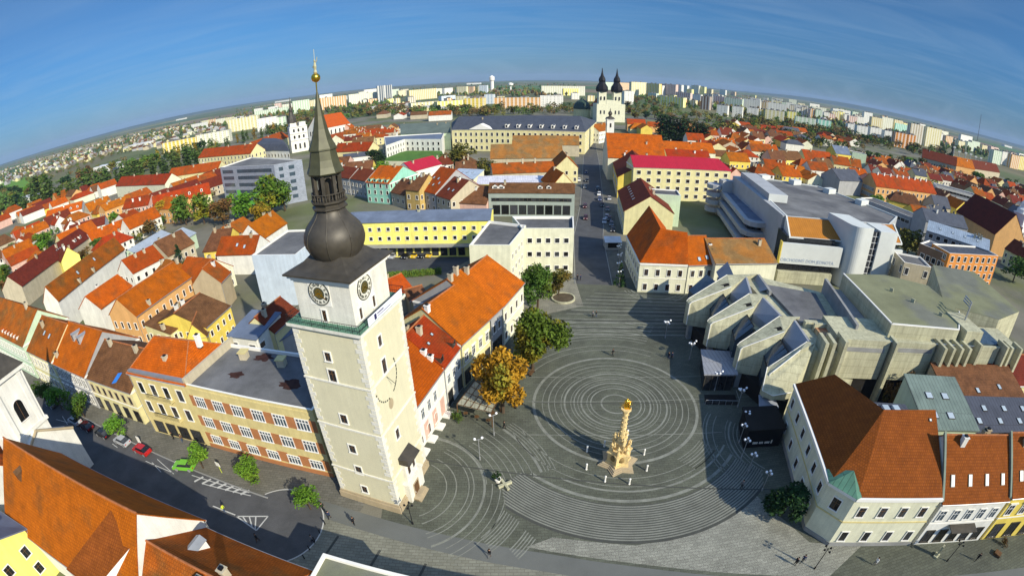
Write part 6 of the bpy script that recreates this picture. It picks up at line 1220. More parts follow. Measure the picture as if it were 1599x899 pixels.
building('apartment_house', 'orange and white modern apartment house in front of the light blue roof', 'building', E((1484, 396), (1560, 400), 13, depth=9), 13, ('flat',), 'orange', SLATE, dict(rows=[1.2, 4.2, 7.2, 10.2], margin=2, n=8, w=1.4, h=1.8, style='plain'))
building('apartment_house', 'grey stepped apartment house left of the orange one', 'building', E((1437, 380), (1480, 398), 12, depth=10), 12, ('flat',), 'brown', SLATE, dict(rows=[1.2, 4.2, 7.2], margin=2, n=4, w=1.4, h=1.8, style='plain'))
building('brown_block', 'small pale block with antenna behind the concrete theatre roof', 'building', E((1413, 410), (1455, 418), 12, depth=9), 12, ('flat',), 'beige', FELT, dict(rows=[8.5], n=2, w=1.2, h=2, style='plain'))
# terrace of street houses behind the department store
for lb, e0, e1, wm, rm, rh in (('brown roofed pinkish house, left end of the street terrace behind the department store', (1205, 249), (1228, 251), 'pink', BROWN, 5), ('cream house with brown grey roof in the terrace behind the department store', (1229, 250), (1256, 251), 'lemon', BROWN, 5), ('large cream house with red roof and gable in the terrace behind the department store', (1258, 249), (1302, 254), 'cream', RED, 6), ('cream house with rust roof at the right of the terrace', (1303, 256), (1329, 260), 'cream', RUST, 5), ('narrow cream house with red brown roof at the right end of the terrace', (1330, 260), (1346, 263), 'cream', RUST, 5)):
    building('town_house', lb, 'house', E(e0, e1, 9, depth=14), 9, ('gable', rh), wm, rm, dict(rows=[1, 5], pitch=3.2, margin=1.6, w=1.2, h=1.9, style='plain'), chim=[(0, .3, .9, 1.2)])
building('blank_house', 'house with tall blank pale blue green gable and blue grey roof at the right', 'house', E((1306, 240), (1330, 243), 9, depth=16), 9, ('gable', 6), 'yellow', BLUEGREY)
building('blank_house', 'blank pale mint walled block right of the blue grey roof', 'building', E((1332, 238), (1354, 242), 12, depth=12), 12, ('flat',), 'lightgreen', FELT)
building('warehouse', 'grey gabled warehouse with slanting roof in the yard behind the department store', 'warehouse', E((1283, 272), (1312, 282), 9, depth=22), 9, ('gable', 5, dict(axis=1)), 'grey', SLATE)
# ------------------------------------------------------------------ panel blocks of the housing estates
BL = """322 193 300 202 white|358 184 405 204 cream|310 207 360 226 pale|256 219 308 236 yellow|403 184 434 204 white|434 183 448 203 lightgreen|399 171 450 180 lightgreen|459 157 485 177 lightgreen|
495 152 542 171 peach|546 146 592 162 pale|623 142 634 151 cream|640 140 683 156 tan|714 136 729 149 cream|749 134 761 147 lightblue|643 160 686 173 cream|684 158 726 174 lemon|726 154 757 172 yellow|757 148 772 163 lightblue|
772 153 844 170 peach|844 150 880 168 white|846 135 914 150 pale|946 129 958 141 lightgreen|968 130 986 142 peach|986 129 1010 151 cream|1009 131 1029 153 yellow|1029 132 1055 153 pink|1055 145 1078 160 pink|1081 148 1094 164 white|
1094 151 1108 172 brown|1115 151 1131 165 pink|975 143 990 164 white|1031 152 1067 167 lemon|1131 154 1159 169 lightgreen|1159 156 1187 172 offwhite|1119 165 1136 182 white|1143 167 1159 184 white|1166 169 1183 186 white|1185 172 1198 190 yellow|
1186 160 1198 173 ochre|1198 162 1228 179 offwhite|1194 173 1224 193 cream|1229 175 1243 191 lemon|1241 184 1273 204 lightgreen|1276 188 1297 206 mint|1323 194 1334 209 white|1337 197 1354 215 white|1358 200 1376 218 white|1380 205 1395 223 white|
1396 208 1415 231 orange|1416 211 1429 232 orange|1360 184 1377 203 tan|1376 184 1393 205 pale|1397 194 1416 209 mint|1419 194 1439 226 beige|1444 200 1467 231 cream|1549 235 1562 257 lightgreen|1563 237 1572 258 white|1577 242 1590 264 peach|1590 244 1599 266 yellow|
1240 165 1262 175 grey|1268 168 1290 180 pale|1300 172 1330 186 white|1205 154 1222 162 pale|1340 181 1357 194 lightgreen|1466 205 1480 218 pale|1500 212 1518 222 white|500 148 520 156 white|570 140 590 150 offwhite|880 139 905 150 lemon|690 150 712 158 lightblue"""
CN = dict(white='white', cream='cream', pale='pale grey', yellow='yellow', lightgreen='pale green', peach='apricot', tan='tan', lightblue='pale blue', lemon='lemon yellow', pink='pink', brown='brown', offwhite='off white', ochre='ochre', mint='mint green', orange='orange', beige='beige', grey='grey')
FARM = {}
def farroof(k): return FELT
def blockname(px):
    for x, n in ((330, 'beyond the poplars at the left'), (450, 'left of the white church'), (600, 'behind the tower spire'), (700, 'left of the water tower'), (800, 'by the water tower'), (930, 'behind the university'), (1000, 'just right of the twin spires'), (1110, 'beyond the dark poplars'), (1200, 'on the estate right of the dark poplars'), (1300, 'beyond the small villas at the right'), (1400, 'on the right skyline'), (1500, 'near the monastery spire')):
        if px < x: return n
    return 'at the far right edge'
R7 = random.Random(21)
for x0, y0, x1, y1, n, h0, h1 in ((400, 180, 600, 152, 13, 8, 12), (615, 153, 760, 146, 9, 8, 11), (560, 168, 650, 160, 5, 8, 11), (690, 165, 850, 160, 9, 8, 11), (985, 148, 1110, 155, 13, 14, 19), (1100, 160, 1240, 176, 15, 11, 17), (1235, 178, 1345, 198, 13, 11, 17), (1330, 192, 1445, 216, 12, 13, 20), (1440, 216, 1599, 256, 12, 10, 15), (1060, 166, 1120, 172, 4, 10, 13), (1010, 158, 1100, 164, 6, 8, 11), (310, 200, 400, 190, 6, 8, 11), (850, 160, 930, 158, 4, 8, 11), (1120, 148, 1330, 178, 10, 5, 8)):
    for i in range(n):
        t = (i+R7.uniform(.15, .85))/n; x = x0+(x1-x0)*t; y = y0+(y1-y0)*t+R7.uniform(-2, 2); wd = R7.uniform(7, 15); BL += '|%d %d %d %d %s' % (x-wd/2, y-R7.uniform(h0, h1), x+wd/2, y, R7.choice(('cream', 'pink', 'peach', 'offwhite', 'offwhite', 'tan', 'pale', 'lightgreen', 'white', 'beige', 'lemon')))
cnt = {}
for rec in BL.replace('\n', '').split('|'):
    x0, yt, x1, yb, cn = rec.split(); x0, yt, x1, yb = map(float, (x0, yt, x1, yb)); x0, x1 = min(x0, x1), max(x0, x1)
    sl = (x1-x0)*(-.19 if x0 < 700 else .0 if x0 < 1000 else .2)*.7
    a, b = G(x0, yb-sl/2, 0), G(x1, yb+sl/2, 0); r0 = (math.hypot(*a)+math.hypot(*b))/2
    a, b = [(p[0]*(.6*r0/math.hypot(*p)+.4), p[1]*(.6*r0/math.hypot(*p)+.4)) for p in (a, b)]
    h = max(9, zat((x0+x1)/2, (yt), lerp(a, b, .5))); fl = round(h/2.9)
    n = cnt.setdefault((cn, blockname(x0)), []); n.append(1)
    size = 'low' if fl <= 5 else 'tall' if fl >= 9 else 'mid rise'; wide = 'slab' if (x1-x0) > 22 else 'block'
    lb = '%s %s panel %s %s' % (size, CN[cn], wide, blockname(x0)); 
    if lb in LABELS: lb = '%d storey %s panel %s %s' % (fl, CN[cn], wide, blockname(x0))
    if lb in LABELS: lb = '%s %s panel %s %s, several' % (size, CN[cn], wide, blockname(x0))
    P = rect(a, b, 13); t = thing('apartment_block', lb, 'apartments', (*centroid(P), 0), 0, 'panel apartment blocks'); FOOT.append((P, h))
    part(t, 'wall', MATS[cn+'_block'], lambda B: B.prism(P, 0, h, 0, top=False)); part(t, 'roof', FELT, lambda B: (B.poly([xyz(p, h) for p in P]), B.box((*lerp(centroid(P), P[0], .3), h), (5, 4, 2.4)), B.box((*lerp(centroid(P), P[1], .3), h), (5, 4, 2.4))))
p0, p1 = G(592, 160, 0), G(613, 158, 0); P = rect(p0, p1, 25); h = zat(603, 134, lerp(p0, p1, .5)); t = thing('tower_block', 'dark twin tower block rising above the skyline right of the tower spire', 'apartments', (*centroid(P), 0)); FOOT.append((P, h))
part(t, 'wall', mat('dark_tower_block', (.10, .13, .16), kind='blocks', var=.1), lambda B: B.prism(P, 0, h, 0)); part(t, 'corner_stripes', TRIM, lambda B: [B.box((*lerp(P[0], P[1], s), 0), (3, 1, h+.5)) for s in (0, .48, 1)])
# ------------------------------------------------------------------ trees
LEAF = {}
def leafmat(n, c, c2): LEAF[n] = mat('leaves_'+n, c, var=.45, scale=3.2, obvar=.22, rough=.7, col2=c2, spec=.15); return LEAF[n]
leafmat('green', (.055, .115, .016), (.10, .145, .018)); leafmat('bright', (.095, .20, .018), (.13, .22, .02)); leafmat('dark', (.016, .040, .012), (.025, .055, .012)); leafmat('autumn', (.33, .17, .012), (.17, .16, .018))
leafmat('olive', (.105, .105, .018), (.16, .105, .018)); leafmat('yellow', (.30, .20, .015), (.17, .16, .015)); leafmat('brown', (.13, .07, .022), (.09, .075, .02)); leafmat('mixed', (.085, .145, .016), (.27, .21, .016)); leafmat('poplar', (.075, .12, .025), (.05, .085, .022))
CROWNS = {}
def crown_mesh(kind, leaf, seed, n):
    key = (kind, leaf, seed, n)
    if key in CROWNS: return CROWNS[key]
    R = random.Random(seed*77+n); B = MB(); lumps = []
    if kind == 'broad':
        for i in range(15):
            a = R.uniform(0, 6.28); r = R.uniform(.1, .62)*math.sqrt(R.random()+.15); z = R.uniform(.30, .86)
            lumps.append((r*.62*math.cos(a), r*.62*math.sin(a), z, R.uniform(.13, .24)*(1.05-.4*abs(z-.6))))
    elif kind == 'poplar':
        for i in range(14): z = .10+i*.065; w = .085*math.sin(min(1, (1-z)*2.2+.1)*1.5)+.02; a = R.uniform(0, 6.28); lumps.append((.05*math.cos(a), .05*math.sin(a), z, w*R.uniform(.8, 1.2)))
    elif kind == 'conifer':
        for i in range(60):
            z = .08+.9*R.random()**1.25; w = (1-z)*.26; a = R.uniform(0, 6.28); lumps.append((w*math.cos(a), w*math.sin(a), z, .035+.055*(1-z)))
    else:  # bush
        for i in range(9): a = R.uniform(0, 6.28); r = R.uniform(0, .5); lumps.append((r*math.cos(a), r*math.sin(a), R.uniform(.25, .7), R.uniform(.18, .32)))
    tot = sum(l[3]**2 for l in lumps); base = .034 if n > 3000 else .05 if n > 900 else .085 if n > 300 else .13
    if kind in ('poplar', 'conifer'): base *= .5
    for x, y, z, s in lumps:
        for k in range(max(6, int(n*s*s/tot))):
            d = Vector((R.gauss(0, 1), R.gauss(0, 1), R.gauss(0, 1))).normalized(); rr_ = s*(.55+.5*R.random()); c = Vector((x, y, z))+Vector((d.x, d.y, d.z*(.85 if kind != 'poplar' else 1.5)))*rr_
            u = Vector((R.gauss(0, 1), R.gauss(0, 1), R.gauss(0, .6))).normalized(); v = (d*.6+Vector((R.gauss(0, .7), R.gauss(0, .7), R.gauss(0, .7)))).cross(u).normalized(); l = base*R.uniform(.5, 1.1)
            B.poly([c-u*l, c+v*l*.6, c+u*l, c-v*l*.6])
    me = B.mesh('crown', LEAF[leaf], uv=False); CROWNS[key] = me; return me
TRUNKS = {}
def trunk_mesh(kind, seed):
    key = (kind, seed % 3)
    if key in TRUNKS: return TRUNKS[key]
    R = random.Random(seed); B = MB()
    if kind == 'broad':
        B.tube([(0, 0, -.01), (.005, .004, .25), (-.004, .01, .5), (.01, 0, .72)], .028, 0, 8, .012)
        for i in range(7): a = i*.9+R.random(); z = .26+.06*i; B.tube([(0, 0, z), (.14*math.cos(a), .14*math.sin(a), z+.12), (.27*math.cos(a), .27*math.sin(a), z+.2)], .013, 0, 5, .004)
    else: B.tube([(0, 0, -.01), (0, 0, .5), (0, 0, .95)], .018, 0, 6, .004)
    me = B.mesh('trunk', BARK, uv=False); TRUNKS[key] = me; return me
NT = 0
def tree(p, h, kind, leaf, label, group=None, n=500, wid=1.0, name=None, cat='tree', z=0.0):
    global NT; NT += 1
    t = thing(name or {'broad': 'broadleaf_tree', 'poplar': 'poplar_tree', 'conifer': 'conifer_tree', 'bush': 'bush'}[kind], label, cat, (p[0], p[1], z), RND.uniform(0, 6.28), group)
    put('crown', crown_mesh(kind, leaf, RND.randrange(4 if n < 900 else 12), n), t, sc=(h*wid, h*wid, h))
    if kind != 'bush': put('trunk', trunk_mesh(kind, RND.randrange(3)), t, sc=h)
    return t
def TP(px, py, h, kind, leaf, label, **k): return tree(G(px, py, 0), h, kind, leaf, label, **k)
TP(786, 644, 12.8, 'broad', 'autumn', 'large golden orange autumn tree beside the pergola', n=7500, wid=.78)
TP(832, 576, 13.6, 'broad', 'mixed', 'large half green half yellow tree at the left of the square', n=7500, wid=.86)
TP(840, 484, 11.5, 'broad', 'green', 'dense dark green tree at the corner of the row by the street mouth', n=5000, wid=.85)
TP(873, 462, 7.0, 'broad', 'olive', 'smaller olive tree next to the stone ring planter', n=2000, wid=1.0)
for px, py, h, lf, lb in ((98, 640, 6, 'bright', 'bright green street tree nearest the church tower'), (133, 652, 6, 'green', 'darker green street tree, second from the church tower'), (187, 680, 4.6, 'bright', 'bright street tree in front of the brown tarpaulin roof house'), (318, 731, 4.6, 'bright', 'bright street tree beside the green car'), (394, 752, 4.4, 'bright', 'bright street tree in front of the terracotta panels'), (486, 795, 4.2, 'bright', 'yellow green street tree at the foot of the city tower'), (72, 625, 5.5, 'green', 'green street tree half hidden behind the church tower')):
    TP(px, py, h, 'broad', lf, lb, n=1500, wid=1.1)
TP(287, 428, 11, 'conifer', 'dark', 'dark spruce in the courtyards left of the tower', n=2600, wid=1.0)
for px, py, h, lf, lb in ((262, 346, 12, 'yellow', 'golden tree at the left end of the autumn grove'), (292, 352, 15, 'green', 'green tree left in the grove before the glass office'), (320, 350, 15, 'mixed', 'mixed green and brown tree in the middle of the grove before the glass office'), (350, 352, 14, 'brown', 'brown tree in the grove before the glass office'), (385, 345, 14, 'bright', 'bright green tree under the green glass panel'), (428, 338, 19, 'mixed', 'tall yellowing tree at the right corner of the glass office'), (410, 352, 10, 'yellow', 'small golden tree before the glass office corner'), (446, 330, 15, 'green', 'green tree beside the tower lantern')):
    TP(px, py, h, 'broad', lf, lb, n=1600, wid=1.1)
TP(70, 392, 10, 'broad', 'bright', 'round bright green tree among the left plots', n=1800, wid=1.3); TP(22, 400, 8, 'broad', 'green', 'green tree at the left edge among the plots', n=1200, wid=1.2); TP(80, 425, 7, 'broad', 'brown', 'brown bare looking tree behind the very long dark red roof', n=1200, wid=1.4)
TP(720, 268, 17, 'broad', 'olive', 'large dark olive tree before the school block firewall', n=1800, wid=1.15); TP(588, 262, 12, 'broad', 'dark', 'dark round tree left of the green lawn terrace', n=1400, wid=1.3); TP(760, 279, 11, 'broad', 'olive', 'yellowish tree before the ochre barn', n=1400, wid=1.3); TP(1368, 330, 9, 'broad', 'bright', 'bright green tree beside the grey hall', n=1400, wid=1.1); TP(1415, 402, 12, 'broad', 'olive', 'big yellow green tree behind the department store side panel', n=1800, wid=1.3); TP(1582, 440, 11, 'broad', 'green', 'dark green tree at the right edge by the apartments', n=1500, wid=1.5)
for i in range(15): TP(1030+i*5.2, 222+i*.5, 26-i*.5, 'poplar', 'dark', 'dark green poplar in the dense row right of the basilica', group='dark poplars right of the basilica', n=380, wid=1.5)
for i in range(34): px = 20+i*9; TP(px+RND.uniform(-4, 4), 338-i*2.5+RND.uniform(-3, 3), RND.uniform(15, 23), 'poplar', 'poplar', 'slender poplar in the long row along the old town edge at the left', group='poplars along the old town edge', n=260, wid=1.5)
TP(62, 318, 30, 'poplar', 'poplar', 'tallest broad poplar at the left beside the green field', n=600, wid=2.2); TP(80, 312, 29, 'poplar', 'green', 'second tall poplar at the left beside the green field', n=600, wid=1.9)
for i in range(22): TP(250+i*10+RND.uniform(-4, 4), 257-i*2.6+RND.uniform(-2, 2), RND.uniform(12, 18), 'poplar', 'yellow' if i % 3 == 0 else 'poplar', 'thin yellowing poplar before the yellow panel blocks', group='poplars before the panel blocks', n=200, wid=1.4)
for px, py, s in ((1398, 622, 5), (1418, 618, 5.5)):
    p = G(px, py, 6); tree(p, 7 if s < 5.3 else 8, 'bush', 'brown', 'bare brownish creeper bush against the concrete front, %s half' % ('left' if s < 5.3 else 'right'), n=1500, wid=.55, cat='bush', z=3.0)
TP(1219, 806, 6.0, 'broad', 'dark', 'dark tree in the shade beside the corner building', n=2600, wid=1.25); TP(968, 446, 6.5, 'conifer', 'dark', 'slim dark conifer at the street mouth', n=700, wid=.9)
TP(716, 655, 2.0, 'bush', 'green', 'potted palm like bush by the pergola', n=400, cat='bush'); TP(1567, 852, 1.4, 'bush', 'brown', 'brown potted shrub on the pavement at the lower right', n=400, cat='bush'); TP(566, 650, 1.2, 'bush', 'bright', 'low shrub', n=200, cat='bush') if False else None
# hedge of the parking yard
a, b = G(596, 436, 0), G(690, 428, 0); B = MB(); d0 = nrm(v2(a, b)); R2 = random.Random(3)
for i in range(2600):
    c = add(add(a, d0, R2.random()*dist(a, b)), left(d0), R2.uniform(-.9, .9)); z = R2.uniform(.2, 1.7); u = Vector((R2.gauss(0, 1), R2.gauss(0, 1), R2.gauss(0, 1))).normalized(); v = u.orthogonal().normalized(); q = Vector((c[0], c[1], z)); B.poly([q-u*.22, q+v*.15, q+u*.22, q-v*.15])
tag(B.build('hedge', LEAF['green'], uv=False), 'clipped green hedge closing the parking yard behind the tower', 'hedge')
# ------------------------------------------------------------------ street lamps
def lamp_parts(kind):
    B = MB(); G_ = []
    if kind == 'twin':
        B.lathe([(.11, 0), (.11, .6), (.06, .7), (.05, 4.3)], 0, 8); B.tube([(-.55, 0, 4.2), (.55, 0, 4.2)], .03, 0, 5); G_ = [(-.55, 0, 4.45), (.55, 0, 4.45)]
    elif kind == 'cluster':
        B.lathe([(.13, 0), (.13, .5), (.07, .6), (.06, 3.9)], 0, 8)
        for i in range(6): a = i*math.pi/3+.3; r = .62; z = 3.4+.22*i; B.tube([(0, 0, z-.45), (r*math.cos(a), r*math.sin(a), z-.2)], .025, 0, 5); G_.append((r*math.cos(a), r*math.sin(a), z))
    else:
        B.lathe([(.12, 0), (.12, .5), (.06, .6), (.05, 3.7)], 0, 8)
        for i in range(3): a = i*2*math.pi/3+.5; B.tube([(0, 0, 3.3), (.45*math.cos(a), .45*math.sin(a), 3.6)], .025, 0, 5); G_.append((.45*math.cos(a), .45*math.sin(a), 3.8+.1*i))
    return B, G_
LM = {}
gb_ = MB(); gb_.ball((0, 0, 0), .21, 0, 10, 8); GLM = gb_.mesh('globe', GLOBE, smooth=True)
def lamp(px, py, kind, label, group):
    p = G(px, py, 0); t = thing('street_lamp', label, 'lamp', (*p, 0), RND.uniform(0, .5), group)
    if kind not in LM: B, g = lamp_parts(kind); LM[kind] = (B.mesh('pole', STEEL), g)
    put('pole', LM[kind][0], t)
    for c in LM[kind][1]: put('globe', GLM, t, c)
lamp(772, 680, 'twin', 'twin globe lamp in front of the pergola', None); lamp(750, 718, 'twin', 'twin globe lamp standing alone on the ring paving before the tower', None)
for i, (px, py) in enumerate(((1039, 528), (1077, 562), (1116, 610), (1152, 636))): lamp(px, py, 'cluster', ('six globe lamp standing on the shaded top of the square', 'six globe lamp at the corner of the concrete frames', 'six globe lamp before the ribbed pavilion roof', 'six globe lamp by the sunken stairwell')[i], 'globe cluster lamps by the theatre')
for i, (px, py) in enumerate(((1160, 672), (1154, 692), (1158, 715), (1168, 738), (1190, 766))): lamp(px, py, 'triple', ('three globe lamp touching the black shop', 'three globe lamp just left of the black shop', 'three globe lamp in the middle of the curved row', 'three globe lamp second from the front of the curved row', 'three globe lamp at the front end of the curved row')[i], 'curved row of globe lamps')
for i, (px, py) in enumerate(((967, 446), (966, 432), (967, 418), (966, 404))): lamp(px, py, 'cluster', 'six globe lamp in the line at the street mouth', 'globe lamps at the street mouth')
def mast(px, py, h, label):   # dark park lamps along the promenade, with cross arms
    p = G(px, py, 0); t = thing('street_lamp', label, 'lamp', (*p, 0)); 
    B = MB(); B.lathe([(.12, 0), (.12, .4), (.06, .5), (.045, h)], 0, 8); B.tube([(-.5, 0, h-.3), (.5, 0, h-.3)], .03, 0, 5); B.tube([(0, -.5, h-.3), (0, .5, h-.3)], .03, 0, 5); B.build('pole', BLACKM, t, org=(0, 0, 0))
    
    for c in ((-.5, 0), (.5, 0), (0, -.5), (0, .5)): B = MB(); B.lathe([(.16, h-.25), (.1, h-.05), (.02, h)], 0, 8, c); B.build('lantern', BLACKM, t, org=(0, 0, 0))
mast(1272, 888, 4.6, 'dark four armed lamp by the corner building front'); mast(1479, 876, 4.2, 'dark four armed lamp before the white house front'); mast(645, 818, 4.2, 'dark slim lamp at the foot of the city tower')
# ------------------------------------------------------------------ people
def person_mesh(pose):
    me = bpy.data.meshes.new('person'); st = .18 if pose == 'walk' else .05
    V = [(0, 0, .95), (0, 0, 1.15), (0, 0, 1.38), (0, .01, 1.50), (0, .02, 1.64), (0, .01, 1.74)]; Rr = [.145, .13, .15, .055, .095, .06]; Ed = [(0, 1), (1, 2), (2, 3), (3, 4), (4, 5)]
    for sx in (-1, 1):
        k = len(V); V += [(sx*.09, 0, .88), (sx*.1, sx*st*.6, .48), (sx*.1, sx*st*1.2-.02, .08), (sx*.11, sx*st*1.2+.15, .04)]; Rr += [.105, .07, .048, .04]; Ed += [(0, k), (k, k+1), (k+1, k+2), (k+2, k+3)]
        k = len(V); V += [(sx*.2, 0, 1.39), (sx*.25, -sx*st*.5-.02, 1.12), (sx*.26, -sx*st+.06, .88), (sx*.262, -sx*st+.08, .80)]; Rr += [.06, .047, .034, .03]; Ed += [(2, k), (k, k+1), (k+1, k+2), (k+2, k+3)]
        for f in range(5):
            j = len(V); V.append((sx*.262+(f-2)*.006, -sx*st+.06+f*.014, .71 if f != 4 else .76)); Rr.append(.0085); Ed.append((k+3, j))
    me.from_pydata(V, Ed, []); o = bpy.data.objects.new('person', me); COL.objects.link(o); md = o.modifiers.new('skin', 'SKIN'); md.use_smooth_shade = True
    for i, r in enumerate(Rr): me.skin_vertices[0].data[i].radius = (r, r)
    me.skin_vertices[0].data[0].use_root = True; o.modifiers.new('sub', 'SUBSURF').levels = 1; bpy.context.view_layer.update()
    out = bpy.data.meshes.new_from_object(o.evaluated_get(bpy.context.evaluated_depsgraph_get())); bpy.data.objects.remove(o); return out
CL = {n: mat('cloth_'+n, c, var=.1, scale=4) for n, c in dict(black=(.015, .015, .018), navy=(.03, .04, .09), grey=(.16, .16, .17), white=(.7, .7, .68), red=(.4, .03, .03), jeans=(.06, .09, .16), yellow=(.55, .65, .05), brown=(.12, .07, .04)).items()}
HAIR = mat('dark_hair', (.03, .02, .012), var=.2)
PMB = {k: person_mesh(k) for k in ('walk', 'stand')}; PV = {}
hb = MB(); hb.ball((0, -.01, 1.70), .108, 0, 10, 8, 1, 1.05, .95); HM_ = hb.mesh('hair', HAIR, smooth=True)
def person(px, py, pose, top, leg, label, rz=None, group=None, z=0.0):
    key = (pose, top, leg)
    if key not in PV:
        me = PMB[pose].copy(); me.materials.clear()
        for m_ in (SKIN, CL[top], CL[leg], BLACKM): me.materials.append(m_)
        for q in me.polygons:
            c = q.center; arm = abs(c.x) > .17
            q.material_index = 3 if c.z < .09 else 0 if (c.z > 1.47 or (arm and c.z < .86)) else 1 if (c.z > .93 or arm) else 2
        PV[key] = me
    t = tag(put('person', PV[key], None, (*G(px, py, z), z), RND.uniform(0, 6.28) if rz is None else rz), label, 'person', group); put('hair', HM_, t); return t
PP = [(957, 556, 'walk', 'black', 'black', 'person in black walking alone at the top of the big ring'), (1044, 561, 'stand', 'black', 'navy', 'person in dark clothes, left of the pair in the shade by the frames'), (1049, 561, 'stand', 'navy', 'black', 'person in navy, right of the pair in the shade by the frames'), (926, 496, 'walk', 'grey', 'black', 'person in grey in the small group crossing the top of the square'), (931, 496, 'walk', 'black', 'jeans', 'person in black jacket in the small group crossing the top of the square'),
 (902, 438, 'stand', 'black', 'black', 'person in black, taller of the pair at the street mouth'), (907, 438, 'stand', 'navy', 'black', 'person in navy, smaller of the pair at the street mouth'), (788, 670, 'walk', 'black', 'black', 'person in black walking past the twin lamp by the pergola'), (1158, 762, 'stand', 'grey', 'black', 'person in grey at the end of the long drain line'), (1204, 694, 'walk', 'black', 'black', 'person in black before the black shop'),
 (1241, 882, 'stand', 'black', 'black', 'person in black standing near the dark lamp at the bottom right'), (1252, 878, 'walk', 'navy', 'black', 'person in navy beside the one in black near the dark lamp'), (1365, 882, 'walk', 'white', 'grey', 'person in white top on the promenade at the lower right'), (765, 869, 'walk', 'black', 'grey', 'person in black on the lit promenade at the bottom'), (506, 797, 'walk', 'black', 'black', 'person in black by the yellow green street tree'), (516, 810, 'walk', 'navy', 'black', 'person in navy walking behind the tower tree'), (554, 819, 'stand', 'black', 'black', 'person in black on the shaded promenade below the tower'),
 (490, 847, 'walk', 'grey', 'black', 'person in grey by the turning circle edge'), (352, 800, 'walk', 'yellow', 'jeans', 'person in fluorescent yellow vest crossing the road'), (388, 752, 'stand', 'white', 'grey', 'person in white by the tree before the terracotta panels'), (404, 845, 'walk', 'black', 'brown', 'person in black by the triangle road marking'), (272, 686, 'stand', 'black', 'black', 'person in black by the shop of the yellow balcony house'), (286, 690, 'walk', 'brown', 'jeans', 'person in brown by the shop of the yellow balcony house'), (649, 776, 'stand', 'white', 'black', 'person in white at the tower door steps'), (1524, 875, 'walk', 'black', 'black', 'person in black on the pavement by the white house'), (1282, 748, 'walk', 'black', 'black', 'person in black close to the corner building wall'), (1080, 744, 'walk', 'red', 'jeans', 'person in red jacket right of the column') ]
for px, py, po, tp, lg, lb in PP[:-1]: person(px, py, po, tp, lg, lb)
# ------------------------------------------------------------------ cars
CP = {n: mat('car_paint_'+n, c, rough=.25, var=.03, spec=.6) for n, c in dict(silver=(.42, .43, .45), darkred=(.07, .01, .012), black=(.012, .012, .014), red=(.42, .015, .012), green=(.16, .45, .04), blue=(.03, .05, .14), white=(.7, .7, .7), grey=(.12, .13, .14), yellow=(.75, .48, .02)).items()}
CARM = {}
def car_meshes(paint):
    if paint in CARM: return CARM[paint]
    lo = [(-2.1, .28), (-2.12, .62), (-1.95, .86), (-1.0, .95), (1.55, .97), (2.05, .88), (2.1, .5), (2.05, .28)]; B = MB()
    def ext(prof, w0, w1=None):
        w1 = w0 if w1 is None else w1; n = len(prof); zc = max(z for _, z in prof); zb = min(z for _, z in prof)
        f = lambda z: w0+(w1-w0)*(z-zb)/(zc-zb)
        Lf = [(x, -f(z), z) for x, z in prof]; Rt = [(x, f(z), z) for x, z in prof]; B.poly(Lf[::-1]); B.poly(Rt)
        for i in range(n): j = (i+1) % n; B.poly([Lf[i], Lf[j], Rt[j], Rt[i]])
    ext(lo, .84, .80); ext([(-.62, 1.40), (.95, 1.42), (.95, 1.46), (-.62, 1.45)], .62, .62)
    body = B.mesh('body', CP[paint]); B = MB(); ext([(-1.15, .94), (1.75, .95), (1.0, 1.42), (-.6, 1.41)], .77, .63); glass = B.mesh('window', GLASS)
    B = MB(); k = 16
    for s in (-.11, .11): B.poly([(.32*math.cos(2*math.pi*i/k), s, .32*math.sin(2*math.pi*i/k)) for i in range(k)], 1)
    for i in range(k): a, b = 2*math.pi*i/k, 2*math.pi*(i+1)/k; B.poly([(.32*math.cos(a), -.11, .32*math.sin(a)), (.32*math.cos(b), -.11, .32*math.sin(b)), (.32*math.cos(b), .11, .32*math.sin(b)), (.32*math.cos(a), .11, .32*math.sin(a))], 0)
    wh = B.mesh('wheel', (RUBBER, STEEL)); B = MB(); B.box((0, 0, 0), (.08, .34, .16)); hl = B.mesh('headlight', GLOBE); tl = B.mesh('taillight', mat('red_lens', (.4, .01, .01), rough=.3)); CARM[paint] = (body, glass, wh, hl, tl); return CARM[paint]
def car(p, ang, paint, label, group=None, van=False):
    t = thing('parked_car', label, 'car', (*p, 0.006), ang, group); b, g, w_, hl, tl = car_meshes(paint); put('body', b, t); put('window', g, t)
    for x in (-1.3, 1.3):
        for y in (-.76, .76): put('wheel', w_, t, (x, y, .32))
    for y in (-.58, .58): put('headlight', hl, t, (-2.08, y, .6)); put('taillight', tl, t, (2.06, y, .68))
ha = math.atan2(-.21, .98)
for px, py, c, lb in ((82, 634, 'grey', 'dark grey car parked in the shade below the green street trees'), (119, 660, 'silver', 'silver car parked at the left end of the street row'), (137, 669, 'darkred', 'dark maroon car parked between the silver and the black car'), (163, 680, 'black', 'black car parked in the left street'), (193, 692, 'silver', 'silver hatchback parked beside the bright red car'), (224, 706, 'red', 'bright red car parked in the left street'), (290, 731, 'green', 'lime green car parked by the zebra markings')):
    car(G(px, py, 0), ha+(0.3 if c == 'green' else 0), c, lb, 'cars parked in the left street')
def sa(px, py):
    p = G(px, py, 0); return p, math.atan2(1, .2)
